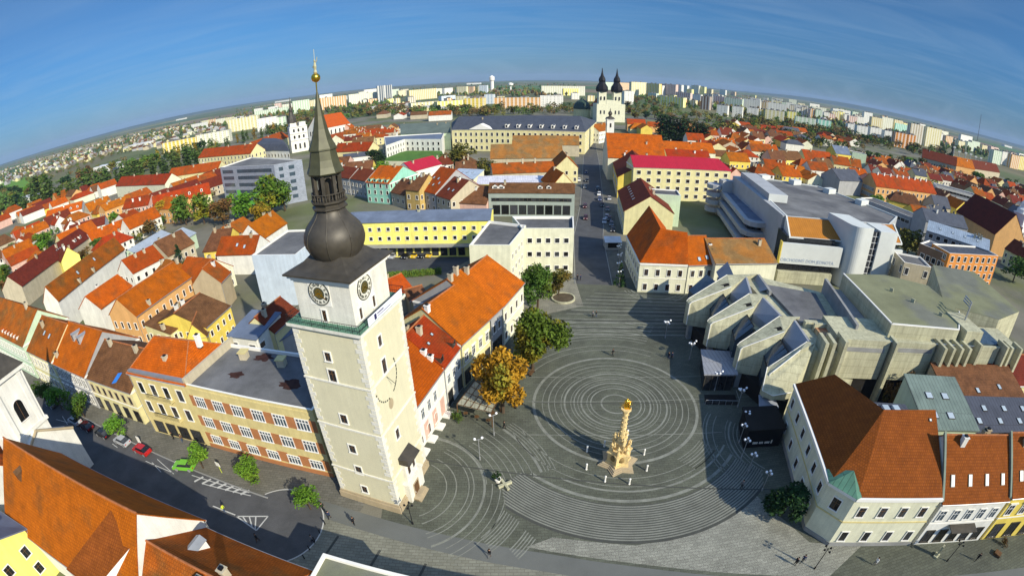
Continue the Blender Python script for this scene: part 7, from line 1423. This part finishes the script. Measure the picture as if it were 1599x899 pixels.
for i, (px, py, c) in enumerate(((957, 361, 'black'), (944, 348, 'silver'), (952, 344, 'black'), (949, 329, 'grey'), (941, 322, 'black'), (952, 312, 'silver'), (937, 313, 'blue'), (936, 305, 'white'), (933, 297, 'black'), (915, 342, 'darkred'), (914, 324, 'darkred'), (914, 294, 'grey'), (917, 284, 'black'), (934, 296, 'grey'), (916, 271, 'blue'), (905, 283, 'white'), (948, 341, 'silver'), (955, 352, 'grey'))):
    p, a = sa(px, py); car(p, a, c, '%s car parked along the long straight street' % dict(black='black', silver='silver', grey='grey', blue='blue', white='white', darkred='maroon')[c], 'cars parked along the long street')
for px, py, c, lb in ((615, 402, 'silver', 'silver car at the left of the parking yard'), (635, 402, 'black', 'black car in the parking yard beside the left yellow car'), (649, 401, 'yellow', 'yellow delivery car, left one in the parking yard'), (661, 401, 'black', 'black car between the two yellow cars'), (673, 400, 'yellow', 'yellow delivery car, right one in the parking yard'), (624, 398, 'blue', 'blue car at the back of the parking yard')):
    car(G(px, py, 0), 1.3, c, lb, 'cars in the parking yard')
sheet('parking_yard', [G(600, 432), G(700, 425), G(735, 405), G(715, 392), G(605, 396)], .006, ASPH)
p = G(955, 387, 0); k = thing('market_kiosk', 'white roofed kiosk with open dark front in the street mouth', 'kiosk', (*p, 0)); B = MB(); B.box((0, 0, 0), (4.4, 4.2, 2.6)); B.build('wall', WALLS['grey'], k, org=(0, 0, 0)); B = MB(); P, _, S, gg = roof_gable([(-2.6, -2.6), (2.6, -2.6), (2.6, 2.6), (-2.6, 2.6)], 2.7, 1.0); [B.poly(s) for s in S]; B.build('roof', mat('pale_canvas', (.55, .56, .58)), k, org=(0, 0, 0)); B = MB(); B.box((0, -2.15, .7), (3.2, .1, 1.6)); B.build('hatch', DARKIN, k, org=(0, 0, 0))
# ------------------------------------------------------------------ square furniture
pg = thing('pergola', 'cafe pergola with slatted grey roof before the orange autumn tree', 'pergola', (*G(745, 640, 0), 0)); Pp = [G(714, 632, 3), G(768, 645, 3), G(781, 622, 3), G(742, 595, 3)]
part(pg, 'roof', mat('grey_canvas_slats', (.36, .36, .28), kind='sheet', var=.2), lambda B: (B.poly([xyz(p, 3.05) for p in Pp]), B.poly([xyz(p, 2.97) for p in Pp[::-1]])))
part(pg, 'beams', WOOD, lambda B: [B.tube([xyz(lerp(Pp[0], Pp[1], t), 3.1), xyz(lerp(Pp[3], Pp[2], t), 3.1)], .06, 0, 4) for t in (0, .2, .4, .6, .8, 1)]+[B.tube([xyz(lerp(Pp[0], Pp[3], t), 3.12), xyz(lerp(Pp[1], Pp[2], t), 3.12)], .05, 0, 4) for t in (0, .25, .5, .75, 1)])
for p in Pp: part(pg, 'post', WOOD, lambda B: B.tube([xyz(p, 0), xyz(p, 3)], .08, 0, 6))
ctr_ = centroid(Pp)
for i in range(6):
    p = lerp(lerp(Pp[0], Pp[1], .15+.35*(i % 3)), lerp(Pp[3], Pp[2], .15+.35*(i % 3)), .15+.45*(i//3)); t = thing('cafe_table', 'small cafe table in the shade under the pergola', 'table', (*p, 0), 0, 'tables under the pergola'); part(t, 'tabletop', WOOD, lambda B: B.lathe([(.4, .70), (.4, .74)], 0, 12, p)); part(t, 'leg', BLACKM, lambda B: B.lathe([(.22, 0), (.03, .05), (.03, .7)], 0, 8, p))
for px, py, lb in ((831, 585, 'dark bench with seated dark bundle at the right of the orange tree'), (808, 634, 'bench group with white chairs under the orange tree')):
    p = G(px, py, 0); t = thing('bench', lb, 'bench', (*p, 0), 1.1); B = MB(); [B.box((0, y, .42), (1.8, .12, .05)) for y in (-.18, -.02, .14)]; B.build('seat', WOOD, t); B = MB(); [B.box((0, .24, z), (1.8, .05, .12)) for z in (.58, .76)]; B.build('backrest', WOOD, t); [MBleg(t) for MBleg in []]
    for x in (-.75, .75): B = MB(); B.box((x, 0, 0), (.08, .45, .42)); B.build('leg', BLACKM, t)
p = G(880, 467, 0); t = thing('ring_planter', 'round stone ring planter beside the green trees', 'planter', (*p, 0)); part(t, 'rim', CONC, lambda B: (arc(B, p, 2.6, .35, 0, 360, .45), [B.poly([(p[0]+r*math.cos(a), p[1]+r*math.sin(a), z0), (p[0]+r*math.cos(b), p[1]+r*math.sin(b), z0), (p[0]+r*math.cos(b), p[1]+r*math.sin(b), .45), (p[0]+r*math.cos(a), p[1]+r*math.sin(a), .45)]) for r, z0 in ((2.95, 0), (2.6, .1)) for a, b in [(i*.2618, (i+1)*.2618) for i in range(24)]])); part(t, 'soil', mat('soil', (.09, .07, .045), var=.3, scale=1), lambda B: B.poly([(p[0]+2.6*math.cos(i*.2618), p[1]+2.6*math.sin(i*.2618), .3) for i in range(24)]))
p = G(778, 752, 0); t = thing('flower_tub', 'round planter tub with dark shrub on the ring paving', 'planter', (*p, 0)); part(t, 'tub', TRIM, lambda B: B.lathe([(.35, 0), (.5, .6), (.5, .7), (.4, .7)], 0, 12, p)); o = put('shrub', crown_mesh('bush', 'dark', 1, 300), t, (0, 0, .5), sc=1.2)
p = G(789, 758, 0); t = thing('cross_bench', 'pale cross shaped stone bench beside the planter tub', 'bench', (*p, 0), .5); B = MB(); B.box((0, 0, 0), (2.1, .36, .42)); B.box((0, 0, .001), (.36, 2.1, .421)); B.build('seat', CONC, t)
p = G(1462, 868, 0); t = thing('info_pillar', 'pale stone pillar stand on the lower right pavement', 'pillar', (*p, 0), .4); B = MB(); B.box((0, 0, 0), (1.1, .7, .3)); B.box((0, 0, .3), (.6, .25, 2.0)); B.build('slab', CONC, t)
p = G(1557, 866, 0); t = thing('planter_box', 'square brown planter box at the lower right pavement', 'planter', (*p, 0), .4); B = MB(); B.box((0, 0, 0), (1.1, 1.1, .5)); B.build('box', WOOD, t); 
for i, (px, py) in enumerate(((508, 818), (500, 832), (492, 845), (484, 858), (476, 872))):
    p = G(px, py, 0); t = thing('bollard', 'dark iron bollard in the row along the turning circle', 'bollard', (*p, 0), 0, 'bollards along the turning circle'); B = MB(); B.lathe([(.1, 0), (.08, .1), (.07, .8), (.1, .85), (.03, .95)], 0, 8); B.build('post', BLACKM, t, org=(0, 0, 0))
p = G(347, 738, 0); t = thing('signpost', 'white signboard on a yellow striped post by the zebra markings', 'sign', (*p, 0), -.3); B = MB(); B.tube([(0, 0, 0), (0, 0, 2.3)], .05, 0, 6); B.build('post', CL['yellow'], t); B = MB(); B.box((0, -.06, 1.5), (1.0, .06, .8)); B.build('board', TRIM, t)
p = G(219, 692, 0); t = thing('signpost', 'small white board standing behind the bright red car', 'sign', (*p, 0), -.2); B = MB(); B.box((0, 0, 0), (.9, .08, 1.5)); B.build('board', TRIM, t)
# ------------------------------------------------------------------ the rest of the old town, filled in plot by plot
def inpoly(x, y, P):
    c = False; n = len(P)
    for i in range(n):
        (x0, y0), (x1, y1) = P[i], P[i-1]
        if (y0 > y) != (y1 > y) and x < (x1-x0)*(y-y0)/(y1-y0)+x0: c = not c
    return c
FC = [(centroid(P), max(dist(centroid(P), q) for q in P), P) for P, h in FOOT]
def blocked(p, r):
    for c, R, P in FC:
        dd = dist(c, p)
        if dd < R+r:
            if inpoly(p[0], p[1], P): return True
            for k in range(8):
                q = (p[0]+r*.75*math.cos(k*.785), p[1]+r*.75*math.sin(k*.785))
                if inpoly(q[0], q[1], P): return True
    return False
MARK = [((470, 200), 'white church'), ((408, 280), 'glass office block'), ((430, 230), 'domed pavilion'), ((220, 280), 'convent wing'), ((70, 370), 'round bright green tree'), ((140, 420), 'long rust roofed wing'), ((640, 240), 'green lawn terrace'), ((590, 290), 'mint green house'), ((810, 230), 'yellow university'), ((650, 360), 'yellow post office'), ((950, 205), 'small church turret'), ((1030, 230), 'broad orange church roof'), ((1070, 270), 'crimson roofed college'), ((955, 160), 'twin spired basilica'), ((1055, 205), 'dark poplars'), ((1270, 320), 'department store'), ((1280, 245), 'street terrace'), ((1420, 300), 'rust red school'), ((1490, 295), 'white office building'), ((1530, 345), 'huge dark red church roof'), ((1480, 250), 'monastery'), ((1565, 360), 'white baroque tower'), ((1210, 215), 'small villas'), ((1400, 225), 'orange panel blocks'), ((30, 320), 'green field'), ((150, 290), 'long poplar row'), ((300, 250), 'yellow panel blocks'), ((1345, 240), 'pale mint wall'), ((620, 200), 'red nave roof')]
WN = ['cream', 'white', 'pale', 'yellow', 'beige', 'peach', 'offwhite', 'pink']
RN = [('orange', ORANGE), ('rust', RUST), ('red', RED), ('brown', BROWN), ('dark red', DARKRED), ('grey', SLATE)]
USED = {}
def where(p):
    q = proj(p[0], p[1], 5); best = min(MARK, key=lambda m: (m[0][0]-q[0])**2+(2.0*(m[0][1]-q[1]))**2); dx, dy = q[0]-best[0][0], (q[1]-best[0][1])*2
    if abs(dx) > abs(dy): rel = 'right of' if dx > 0 else 'left of'
    else: rel = 'before' if dy > 0 else 'behind'
    return rel, best[1], math.hypot(dx, dy)
def uniq(base, p):
    rel, mk, dd = where(p); far = '' if dd < 22 else ' well' if dd < 45 else ' far'
    lb = '%s%s %s the %s' % (base, far, rel, mk); return lb
NH = 0; NEARH = []
def filler(p, ang, w, d, h, rh, wn, rn, hip, detail):
    global NH
    u = (math.cos(ang), math.sin(ang)); n = left(u); P = [add(add(p, u, sx*w/2), n, sy*d/2) for sx, sy in ((-1, -1), (1, -1), (1, 1), (-1, 1))]
    # start from the side turned towards the viewer
    axis = 0 if w >= d else 1; rm = dict(RN)[rn]; ch = RND.randrange(4)
    size = 'small' if w*d < 110 else 'large' if w*d > 190 else 'medium'
    nm = '%s %s house, %s%s roof' % (size, {'offwhite': 'off white', 'pale': 'pale grey', 'peach': 'apricot'}.get(wn, wn), rn, ' hipped' if hip else '')
    lb = uniq(nm+',', p)
    if lb in LABELS and detail: lb = uniq(nm+[', no chimney,', ', one chimney,', ', two chimneys,', ', three chimneys,'][ch], p)
    if lb in LABELS: lb = uniq(nm.replace('house', 'taller house' if h > 6.6 else 'lower house')+',', p)
    win = dict(rows=[.9, 3.8] if h > 5.5 else [1.2], pitch=3.6, margin=1.7, w=1.1, h=1.5, style='plain') if detail else None
    building('town_house', lb, 'house', P, h, ('gable', rh, dict(hl=d*.4 if hip else 0, hr=d*.4 if hip else 0, axis=axis)), wn, rm, win, group='houses of the town',
             chim=[(i % 2, RND.uniform(.15, .85), .8, 1.1, WALLS['beige']) for i in range(ch)] if detail else None)
    FC.append((p, math.hypot(w, d)/2, P)); NH += 1
ZONES = [  # (pixel polygon, street direction, spacing x, spacing y, detail, roof weights, keep, most)
 ([(0, 395), (40, 360), (150, 322), (240, 300), (340, 262), (345, 322), (240, 345), (210, 385), (140, 420), (60, 430), (0, 450)], 1.25, 24, 15, True, (4, 4, 3, 3, 3, 0), .8, 46),
 ([(0, 350), (90, 326), (180, 300), (230, 285), (150, 296), (0, 336)], 1.25, 22, 16, False, (3, 3, 4, 2, 2, 0), .7, 16),
 ([(500, 246), (530, 205), (560, 186), (626, 190), (625, 240), (560, 270), (520, 275)], .05, 20, 18, True, (3, 4, 3, 2, 1, 1), .75, 22),
 ([(560, 186), (625, 182), (690, 186), (690, 180), (600, 180)], .05, 34, 26, False, (4, 4, 3, 2, 0, 0), .7, 12),
 ([(690, 262), (760, 250), (760, 270), (700, 290)], .0, 15, 16, True, (2, 3, 3, 3, 1, 1), .9, 8),
 ([(1040, 205), (1120, 250), (1170, 280), (1200, 262), (1205, 235), (1130, 205), (1070, 200)], .0, 19, 19, True, (4, 3, 4, 2, 1, 1), .7, 30),
 ([(1130, 196), (1205, 235), (1300, 226), (1340, 228), (1330, 212), (1200, 196)], -.05, 24, 22, False, (1, 3, 3, 3, 2, 1), .55, 30),
 ([(1150, 272), (1200, 258), (1345, 268), (1375, 292), (1340, 305), (1290, 290), (1240, 285)], .0, 17, 17, True, (3, 3, 3, 3, 1, 2), .8, 26),
 ([(1330, 236), (1420, 240), (1440, 262), (1560, 285), (1599, 290), (1599, 330), (1540, 320), (1463, 285), (1370, 280)], -.1, 17, 17, True, (1, 3, 3, 4, 5, 2), .85, 70),
 ([(1424, 320), (1470, 312), (1500, 325), (1450, 350), (1420, 345)], -.1, 16, 16, True, (2, 3, 3, 3, 2, 3), .9, 10),
 ([(1560, 300), (1599, 305), (1599, 420), (1570, 430), (1590, 380)], -.1, 17, 17, True, (2, 3, 3, 3, 2, 2), .8, 12),
 ([(200, 405), (270, 372), (345, 372), (385, 372), (392, 440), (330, 440), (290, 470), (240, 440)], 1.38, 15, 17, True, (3, 3, 2, 3, 1, 0), .8, 14),
 ([(985, 200), (1030, 198), (1030, 205), (985, 212)], 0, 22, 18, False, (4, 3, 3, 1, 0, 0), .9, 6)]
for poly, ang, sx, sy, det, wts, keep, most in ZONES:
    N0 = NH
    gs = [G(x, y, 4) for x, y in poly]; u = (math.cos(ang), math.sin(ang)); v = left(u)
    us = [g[0]*u[0]+g[1]*u[1] for g in gs]; vs = [g[0]*v[0]+g[1]*v[1] for g in gs]
    y = min(vs)
    while y < max(vs):
        x = min(us)
        while x < max(us):
            p = (x*u[0]+y*v[0]+RND.uniform(-1.5, 1.5), x*u[1]+y*v[1]+RND.uniform(-1.5, 1.5)); q = proj(p[0], p[1], 4); w, d = sx*RND.uniform(.68, .92), sy*RND.uniform(.55, .78)
            if NH-N0 < most and inpoly(q[0], q[1], poly) and RND.random() < keep and not blocked(p, max(w, d)*.55):
                rn = RND.choices([r[0] for r in RN], wts)[0]; rot = ang+(math.pi/2 if RND.random() < (.3 if abs(ang) < .5 else .12) else 0)+RND.uniform(-.08, .08)
                filler(p, rot, w, d, RND.uniform(4.6, 8.2), RND.uniform(3.2, 5.2), RND.choice(WN), rn, RND.random() < .25, det)
            x += sx
        y += sy
# white villas right of the poplars
for i, (px, py, wn, rn) in enumerate(((1135, 224, 'white', 'dark red'), (1165, 222, 'offwhite', 'brown'), (1185, 230, 'cream', 'brown'), (1150, 205, 'white', 'rust'))):
    p = G(px, py, 0); FOOT.append(([p], 8)); building('villa', '%s villa with %s roof, %s of the small villas right of the dark poplars' % (wn.replace('offwhite', 'off white'), rn, ('frontmost', 'third', 'rightmost', 'rear')[i]), 'house', rect((p[0]-6, p[1]), (p[0]+7, p[1]+1), 11), 8, ('gable', 6, dict(axis=i % 2)), wn, dict(RN)[rn], dict(rows=[1, 4.5], margin=2, pitch=3.4, w=1.2, h=1.7, style='plain'))
# far suburb: countless tiny houses
def suburb(name, poly, n, seed, lo, hi):
    R = random.Random(seed); B = MB(); Cc = [(p[0]) for p in poly]
    k = 0
    x0, x1 = min(p[0] for p in poly), max(p[0] for p in poly); y0, y1 = min(p[1] for p in poly), max(p[1] for p in poly)
    while k < n:
        px, py = R.uniform(x0, x1), R.uniform(y0, y1)
        if not inpoly(px, py, poly): continue
        p = G(px, py, 0); k += 1; w, d, h, a = R.uniform(8, 13), R.uniform(7, 11), R.uniform(4, 6.5), R.choice((.3, .3+math.pi/2))+R.uniform(-.1, .1); u = (math.cos(a), math.sin(a)); nn = left(u)
        P = [add(add(p, u, sx*w/2), nn, sy*d/2) for sx, sy in ((-1, -1), (1, -1), (1, 1), (-1, 1))]; m = R.randrange(4); B.prism(P, 0, h, m, top=False); _, _, S, gb = roof_gable(P, h, R.uniform(2.5, 4.5)); r = 4+R.choices(range(4), (2, 4, 3, 5))[0]
        for s in S: B.poly(s, r)
        for g in gb: B.poly(g, m)
    o = B.build(name, [WALLS['beige'], WALLS['cream'], WALLS['pale'], WALLS['grey'], mat('faded_red_roofs', (.21, .10, .06)), BROWN, mat('grey_brown_roofs', (.17, .14, .12)), mat('pale_grey_roofs', (.34, .33, .32))], uv=False); return o
for nm, poly, n, sd, lb in (('suburb_houses', [(0, 268), (60, 250), (150, 226), (250, 203), (330, 192), (350, 205), (255, 232), (180, 240), (90, 268), (0, 292)], 300, 5, 'spread of tiny pale suburban houses below the left horizon'),
    ('suburb_houses', [(1240, 172), (1340, 186), (1420, 200), (1520, 225), (1599, 245), (1599, 262), (1500, 232), (1400, 215), (1280, 190)], 420, 6, 'spread of tiny houses and sheds below the right horizon'),
    ('suburb_houses', [(560, 172), (640, 160), (700, 176), (640, 182)], 60, 8, 'cluster of low houses between the tower spire and the yellow blocks')):
    tag(suburb(nm, poly, n, sd, 0, 0), lb, 'houses')['kind'] = 'stuff'
# white sheds and halls on the fields near the horizon
for i, (px, py, w, h, lb) in enumerate(((440, 156, 160, 14, 'long white hall near the horizon left of the tower spire'), (282, 186, 120, 12, 'long white hall on the green fields at the left horizon'), (740, 127, 150, 16, 'pair of pale halls near the horizon left of the water tower'), (1062, 140, 120, 14, 'white hall beyond the pink blocks'), (1145, 158, 110, 12, 'white hall at the horizon right of the dark poplars'), (1330, 178, 100, 12, 'white factory near the right horizon'), (1575, 226, 120, 14, 'white hall with dome at the far right horizon'), (60, 262, 60, 8, 'white shed beyond the green field'), (165, 268, 50, 8, 'blue white roofed hall among the poplars'), (215, 232, 70, 9, 'grey roofed hall beyond the poplar row'), (40, 318, 60, 6, 'blue roofed sports hall at the left edge'))):
    p = G(px, py, 0); s = min(1, 5200/math.hypot(*p)); p = (p[0]*s, p[1]*s); building('hall', lb, 'hall', rect((p[0]-w/2, p[1]), (p[0]+w/2, p[1]-w*.1), w*.35), h, ('flat',), 'white', mat('white_roof', (.6, .62, .66)), None, parapet=0)
struct(sheet('meadow', [G(0, 286), G(45, 276), (G(84, 300)), G(60, 318), G(0, 330)], -.01, mat('bright_meadow', (.12, .24, .03), var=.25, scale=.03)))
# ------------------------------------------------------------------ trees between the houses and the far woods
TK = ['green', 'olive', 'brown', 'mixed', 'dark', 'bright']
def scatter(poly, n, hmin, hmax, wts, nl, lbl, group, seed, minr=4):
    R = random.Random(seed); x0, x1 = min(p[0] for p in poly), max(p[0] for p in poly); y0, y1 = min(p[1] for p in poly), max(p[1] for p in poly); k = 0; tries = 0
    while k < n and tries < n*60:
        tries += 1; px, py = R.uniform(x0, x1), R.uniform(y0, y1)
        if not inpoly(px, py, poly): continue
        p = G(px, py, 0)
        if blocked(p, minr): continue
        lf = R.choices(TK, wts)[0]; tree(p, R.uniform(hmin, hmax), 'broad', lf, lbl % {'green': 'green', 'olive': 'olive green', 'brown': 'brown', 'mixed': 'half yellow', 'dark': 'dark green', 'bright': 'bright green'}[lf], group=group, n=nl, wid=R.uniform(1.1, 1.5)); k += 1
scatter([(0, 400), (150, 330), (330, 280), (340, 320), (220, 380), (100, 440), (0, 460)], 26, 5, 9, (4, 3, 2, 1, 1, 3), 500, '%s garden tree among the red roofs left of the glass office', 'garden trees at the left', 11)
scatter([(1090, 190), (1230, 190), (1330, 215), (1330, 235), (1200, 232), (1120, 215)], 34, 8, 14, (4, 5, 4, 2, 3, 1), 320, '%s tree around the small villas right of the poplars', 'trees around the villas', 12)
scatter([(1040, 215), (1130, 235), (1210, 240), (1200, 260), (1130, 255)], 10, 6, 11, (4, 4, 3, 2, 2, 1), 400, '%s garden tree behind the crimson roofed college', 'garden trees behind the college', 13)
scatter([(1330, 235), (1480, 270), (1599, 300), (1599, 340), (1480, 300), (1380, 270)], 22, 6, 12, (4, 4, 4, 1, 3, 1), 380, '%s garden tree among the dark roofs at the right', 'garden trees at the right', 14)
scatter([(560, 176), (700, 172), (760, 174), (850, 172), (850, 180), (690, 184), (560, 182)], 34, 8, 14, (4, 5, 5, 1, 2, 1), 260, '%s tree before the yellow panel blocks behind the university', 'trees before the yellow blocks', 15)
scatter([(400, 200), (450, 190), (590, 166), (620, 172), (560, 184), (430, 215)], 26, 9, 14, (4, 5, 3, 1, 3, 1), 240, '%s tree between the panel blocks around the white church', 'trees around the white church', 16)
scatter([(1160, 182), (1300, 206), (1430, 232), (1500, 245), (1480, 255), (1340, 225), (1180, 198)], 34, 8, 15, (4, 5, 4, 1, 3, 1), 240, '%s tree at the foot of the panel blocks on the right', 'trees at the right panel blocks', 17)
scatter([(0, 300), (120, 275), (250, 250), (330, 225), (330, 245), (150, 285), (0, 340)], 36, 9, 16, (5, 4, 2, 1, 3, 2), 260, '%s tree in the belt below the left suburb', 'tree belt at the left', 18)
scatter([(500, 240), (560, 225), (640, 250), (760, 250), (760, 290), (640, 300), (520, 290)], 14, 5, 9, (4, 4, 3, 1, 2, 1), 420, '%s yard tree in the middle of the old town', 'yard trees in the old town', 19)
scatter([(975, 165), (1030, 160), (1030, 185), (985, 190)], 10, 9, 14, (3, 4, 4, 1, 3, 0), 240, '%s tree right of the basilica', 'trees right of the basilica', 20)
scatter([(760, 141), (850, 141), (850, 148), (760, 150)], 8, 12, 18, (3, 4, 4, 1, 3, 0), 160, '%s tree near the water tower', 'trees near the water tower', 21)
# woods on the plain as one mass
R4 = random.Random(9); B = MB()
def woods(poly, n, seed, hmin, hmax):
    R = random.Random(seed); x0, x1 = min(p[0] for p in poly), max(p[0] for p in poly); y0, y1 = min(p[1] for p in poly), max(p[1] for p in poly); k = 0
    while k < n:
        px, py = R.uniform(x0, x1), R.uniform(y0, y1)
        if not inpoly(px, py, poly): continue
        p = G(px, py, 0); k += 1
        if math.hypot(*p) > 7500: continue
        h = R.uniform(hmin, hmax); w = h*.55; m = R.randrange(4)
        for j in range(3):
            c = (p[0]+R.uniform(-w, w)*.5, p[1]+R.uniform(-w, w)*.5, h*(.35+.22*j)); kk = len(B.v); s = w*R.uniform(.5, .8); q = [(math.cos(a), math.sin(a)) for a in [R.uniform(0, 1)+i*1.047 for i in range(6)]]
            B.v += [(c[0]+s*x*R.uniform(.7, 1.2), c[1]+s*y*R.uniform(.7, 1.2), c[2]+s*R.uniform(-.4, .3)) for x, y in q]+[(c[0], c[1], c[2]+s*1.1), (c[0], c[1], 0)]
            for i in range(6): B.f += [(kk+i, kk+(i+1) % 6, kk+6), (kk+(i+1) % 6, kk+i, kk+7)]; B.mi += [m, m]
woods([(0, 262), (150, 220), (330, 186), (460, 165), (470, 175), (340, 200), (160, 236), (0, 290)], 700, 1, 6, 11)
woods([(350, 172), (600, 142), (640, 150), (600, 170), (420, 190)], 420, 2, 8, 13); woods([(600, 136), (760, 130), (900, 132), (900, 150), (700, 156)], 420, 3, 8, 14)
woods([(960, 146), (1100, 150), (1250, 168), (1400, 196), (1599, 246), (1599, 262), (1400, 216), (1200, 184), (1000, 160)], 900, 4, 7, 13)
def thicket(poly, n, seed, hmin, hmax, wts=(4, 5, 5, 3)):
    R = random.Random(seed); x0, x1 = min(p[0] for p in poly), max(p[0] for p in poly); y0, y1 = min(p[1] for p in poly), max(p[1] for p in poly); k = t = 0
    while k < n and t < n*40:
        t += 1; px, py = R.uniform(x0, x1), R.uniform(y0, y1)
        if not inpoly(px, py, poly): continue
        p = G(px, py, 0)
        if blocked(p, 3): continue
        k += 1; h = R.uniform(hmin, hmax); m = R.choices(range(4), wts)[0]
        for j in range(5):
            a = R.uniform(0, 6.28); c = Vector((p[0]+h*.26*math.cos(a)*(j > 0), p[1]+h*.26*math.sin(a)*(j > 0), h*R.uniform(.35, .75))); s = h*R.uniform(.2, .3)
            for q in range(15):
                d = Vector((R.gauss(0, 1), R.gauss(0, 1), R.gauss(.3, 1))).normalized(); e = c+d*s; u = Vector((R.gauss(0, 1), R.gauss(0, 1), R.gauss(0, .5))).normalized(); v = d.cross(u).normalized(); l = h*R.uniform(.06, .13); B.poly([e-u*l, e+v*l*.7, e+u*l, e-v*l*.7], m)
thicket([(1070, 186), (1230, 184), (1340, 212), (1350, 236), (1210, 234), (1110, 214), (1060, 205)], 170, 31, 8, 15, (3, 6, 6, 3))
thicket([(1160, 180), (1300, 204), (1430, 230), (1480, 242), (1470, 254), (1340, 226), (1180, 198)], 170, 32, 9, 15)
thicket([(560, 174), (700, 170), (850, 171), (930, 165), (930, 176), (850, 182), (690, 184), (560, 184)], 200, 33, 8, 15)
thicket([(395, 205), (450, 188), (590, 164), (625, 170), (560, 186), (430, 218)], 120, 34, 9, 15)
thicket([(0, 296), (120, 272), (250, 248), (340, 222), (345, 240), (150, 288), (0, 336)], 150, 35, 7, 13, (8, 6, 2, 1))
thicket([(1330, 240), (1480, 272), (1599, 292), (1599, 330), (1480, 300), (1380, 275)], 120, 36, 5, 11)
thicket([(0, 400), (150, 330), (330, 280), (340, 320), (220, 380), (100, 440), (0, 460)], 60, 37, 4, 7, (6, 4, 2, 2))
thicket([(960, 160), (1050, 150), (1110, 162), (1110, 185), (1040, 190), (980, 188)], 90, 38, 9, 15)
thicket([(0, 285), (150, 232), (340, 190), (350, 206), (180, 244), (60, 285)], 520, 39, 5, 9, (5, 6, 5, 1))
o = tag(B.build('far_woods', [mat('far_leaves_'+k, c, var=.4, scale=.05, spec=.1) for k, c in (('green', (.085, .135, .028)), ('olive', (.14, .135, .03)), ('brown', (.15, .10, .035)), ('dark', (.05, .085, .025)))], uv=False), 'scattered far trees and hedges running along the horizon', 'woods'); o['kind'] = 'stuff'
long_ = [l for l in LABELS if len(l.split()) > 16]; print('LONG', long_)
print('FILLER HOUSES', NH, 'TREES', NT, 'OBJECTS', len(COL.objects))
dups = {k: v for k, v in LABELS.items() if v > 1}; print('shared labels', len(dups), list(dups.items())[:12])
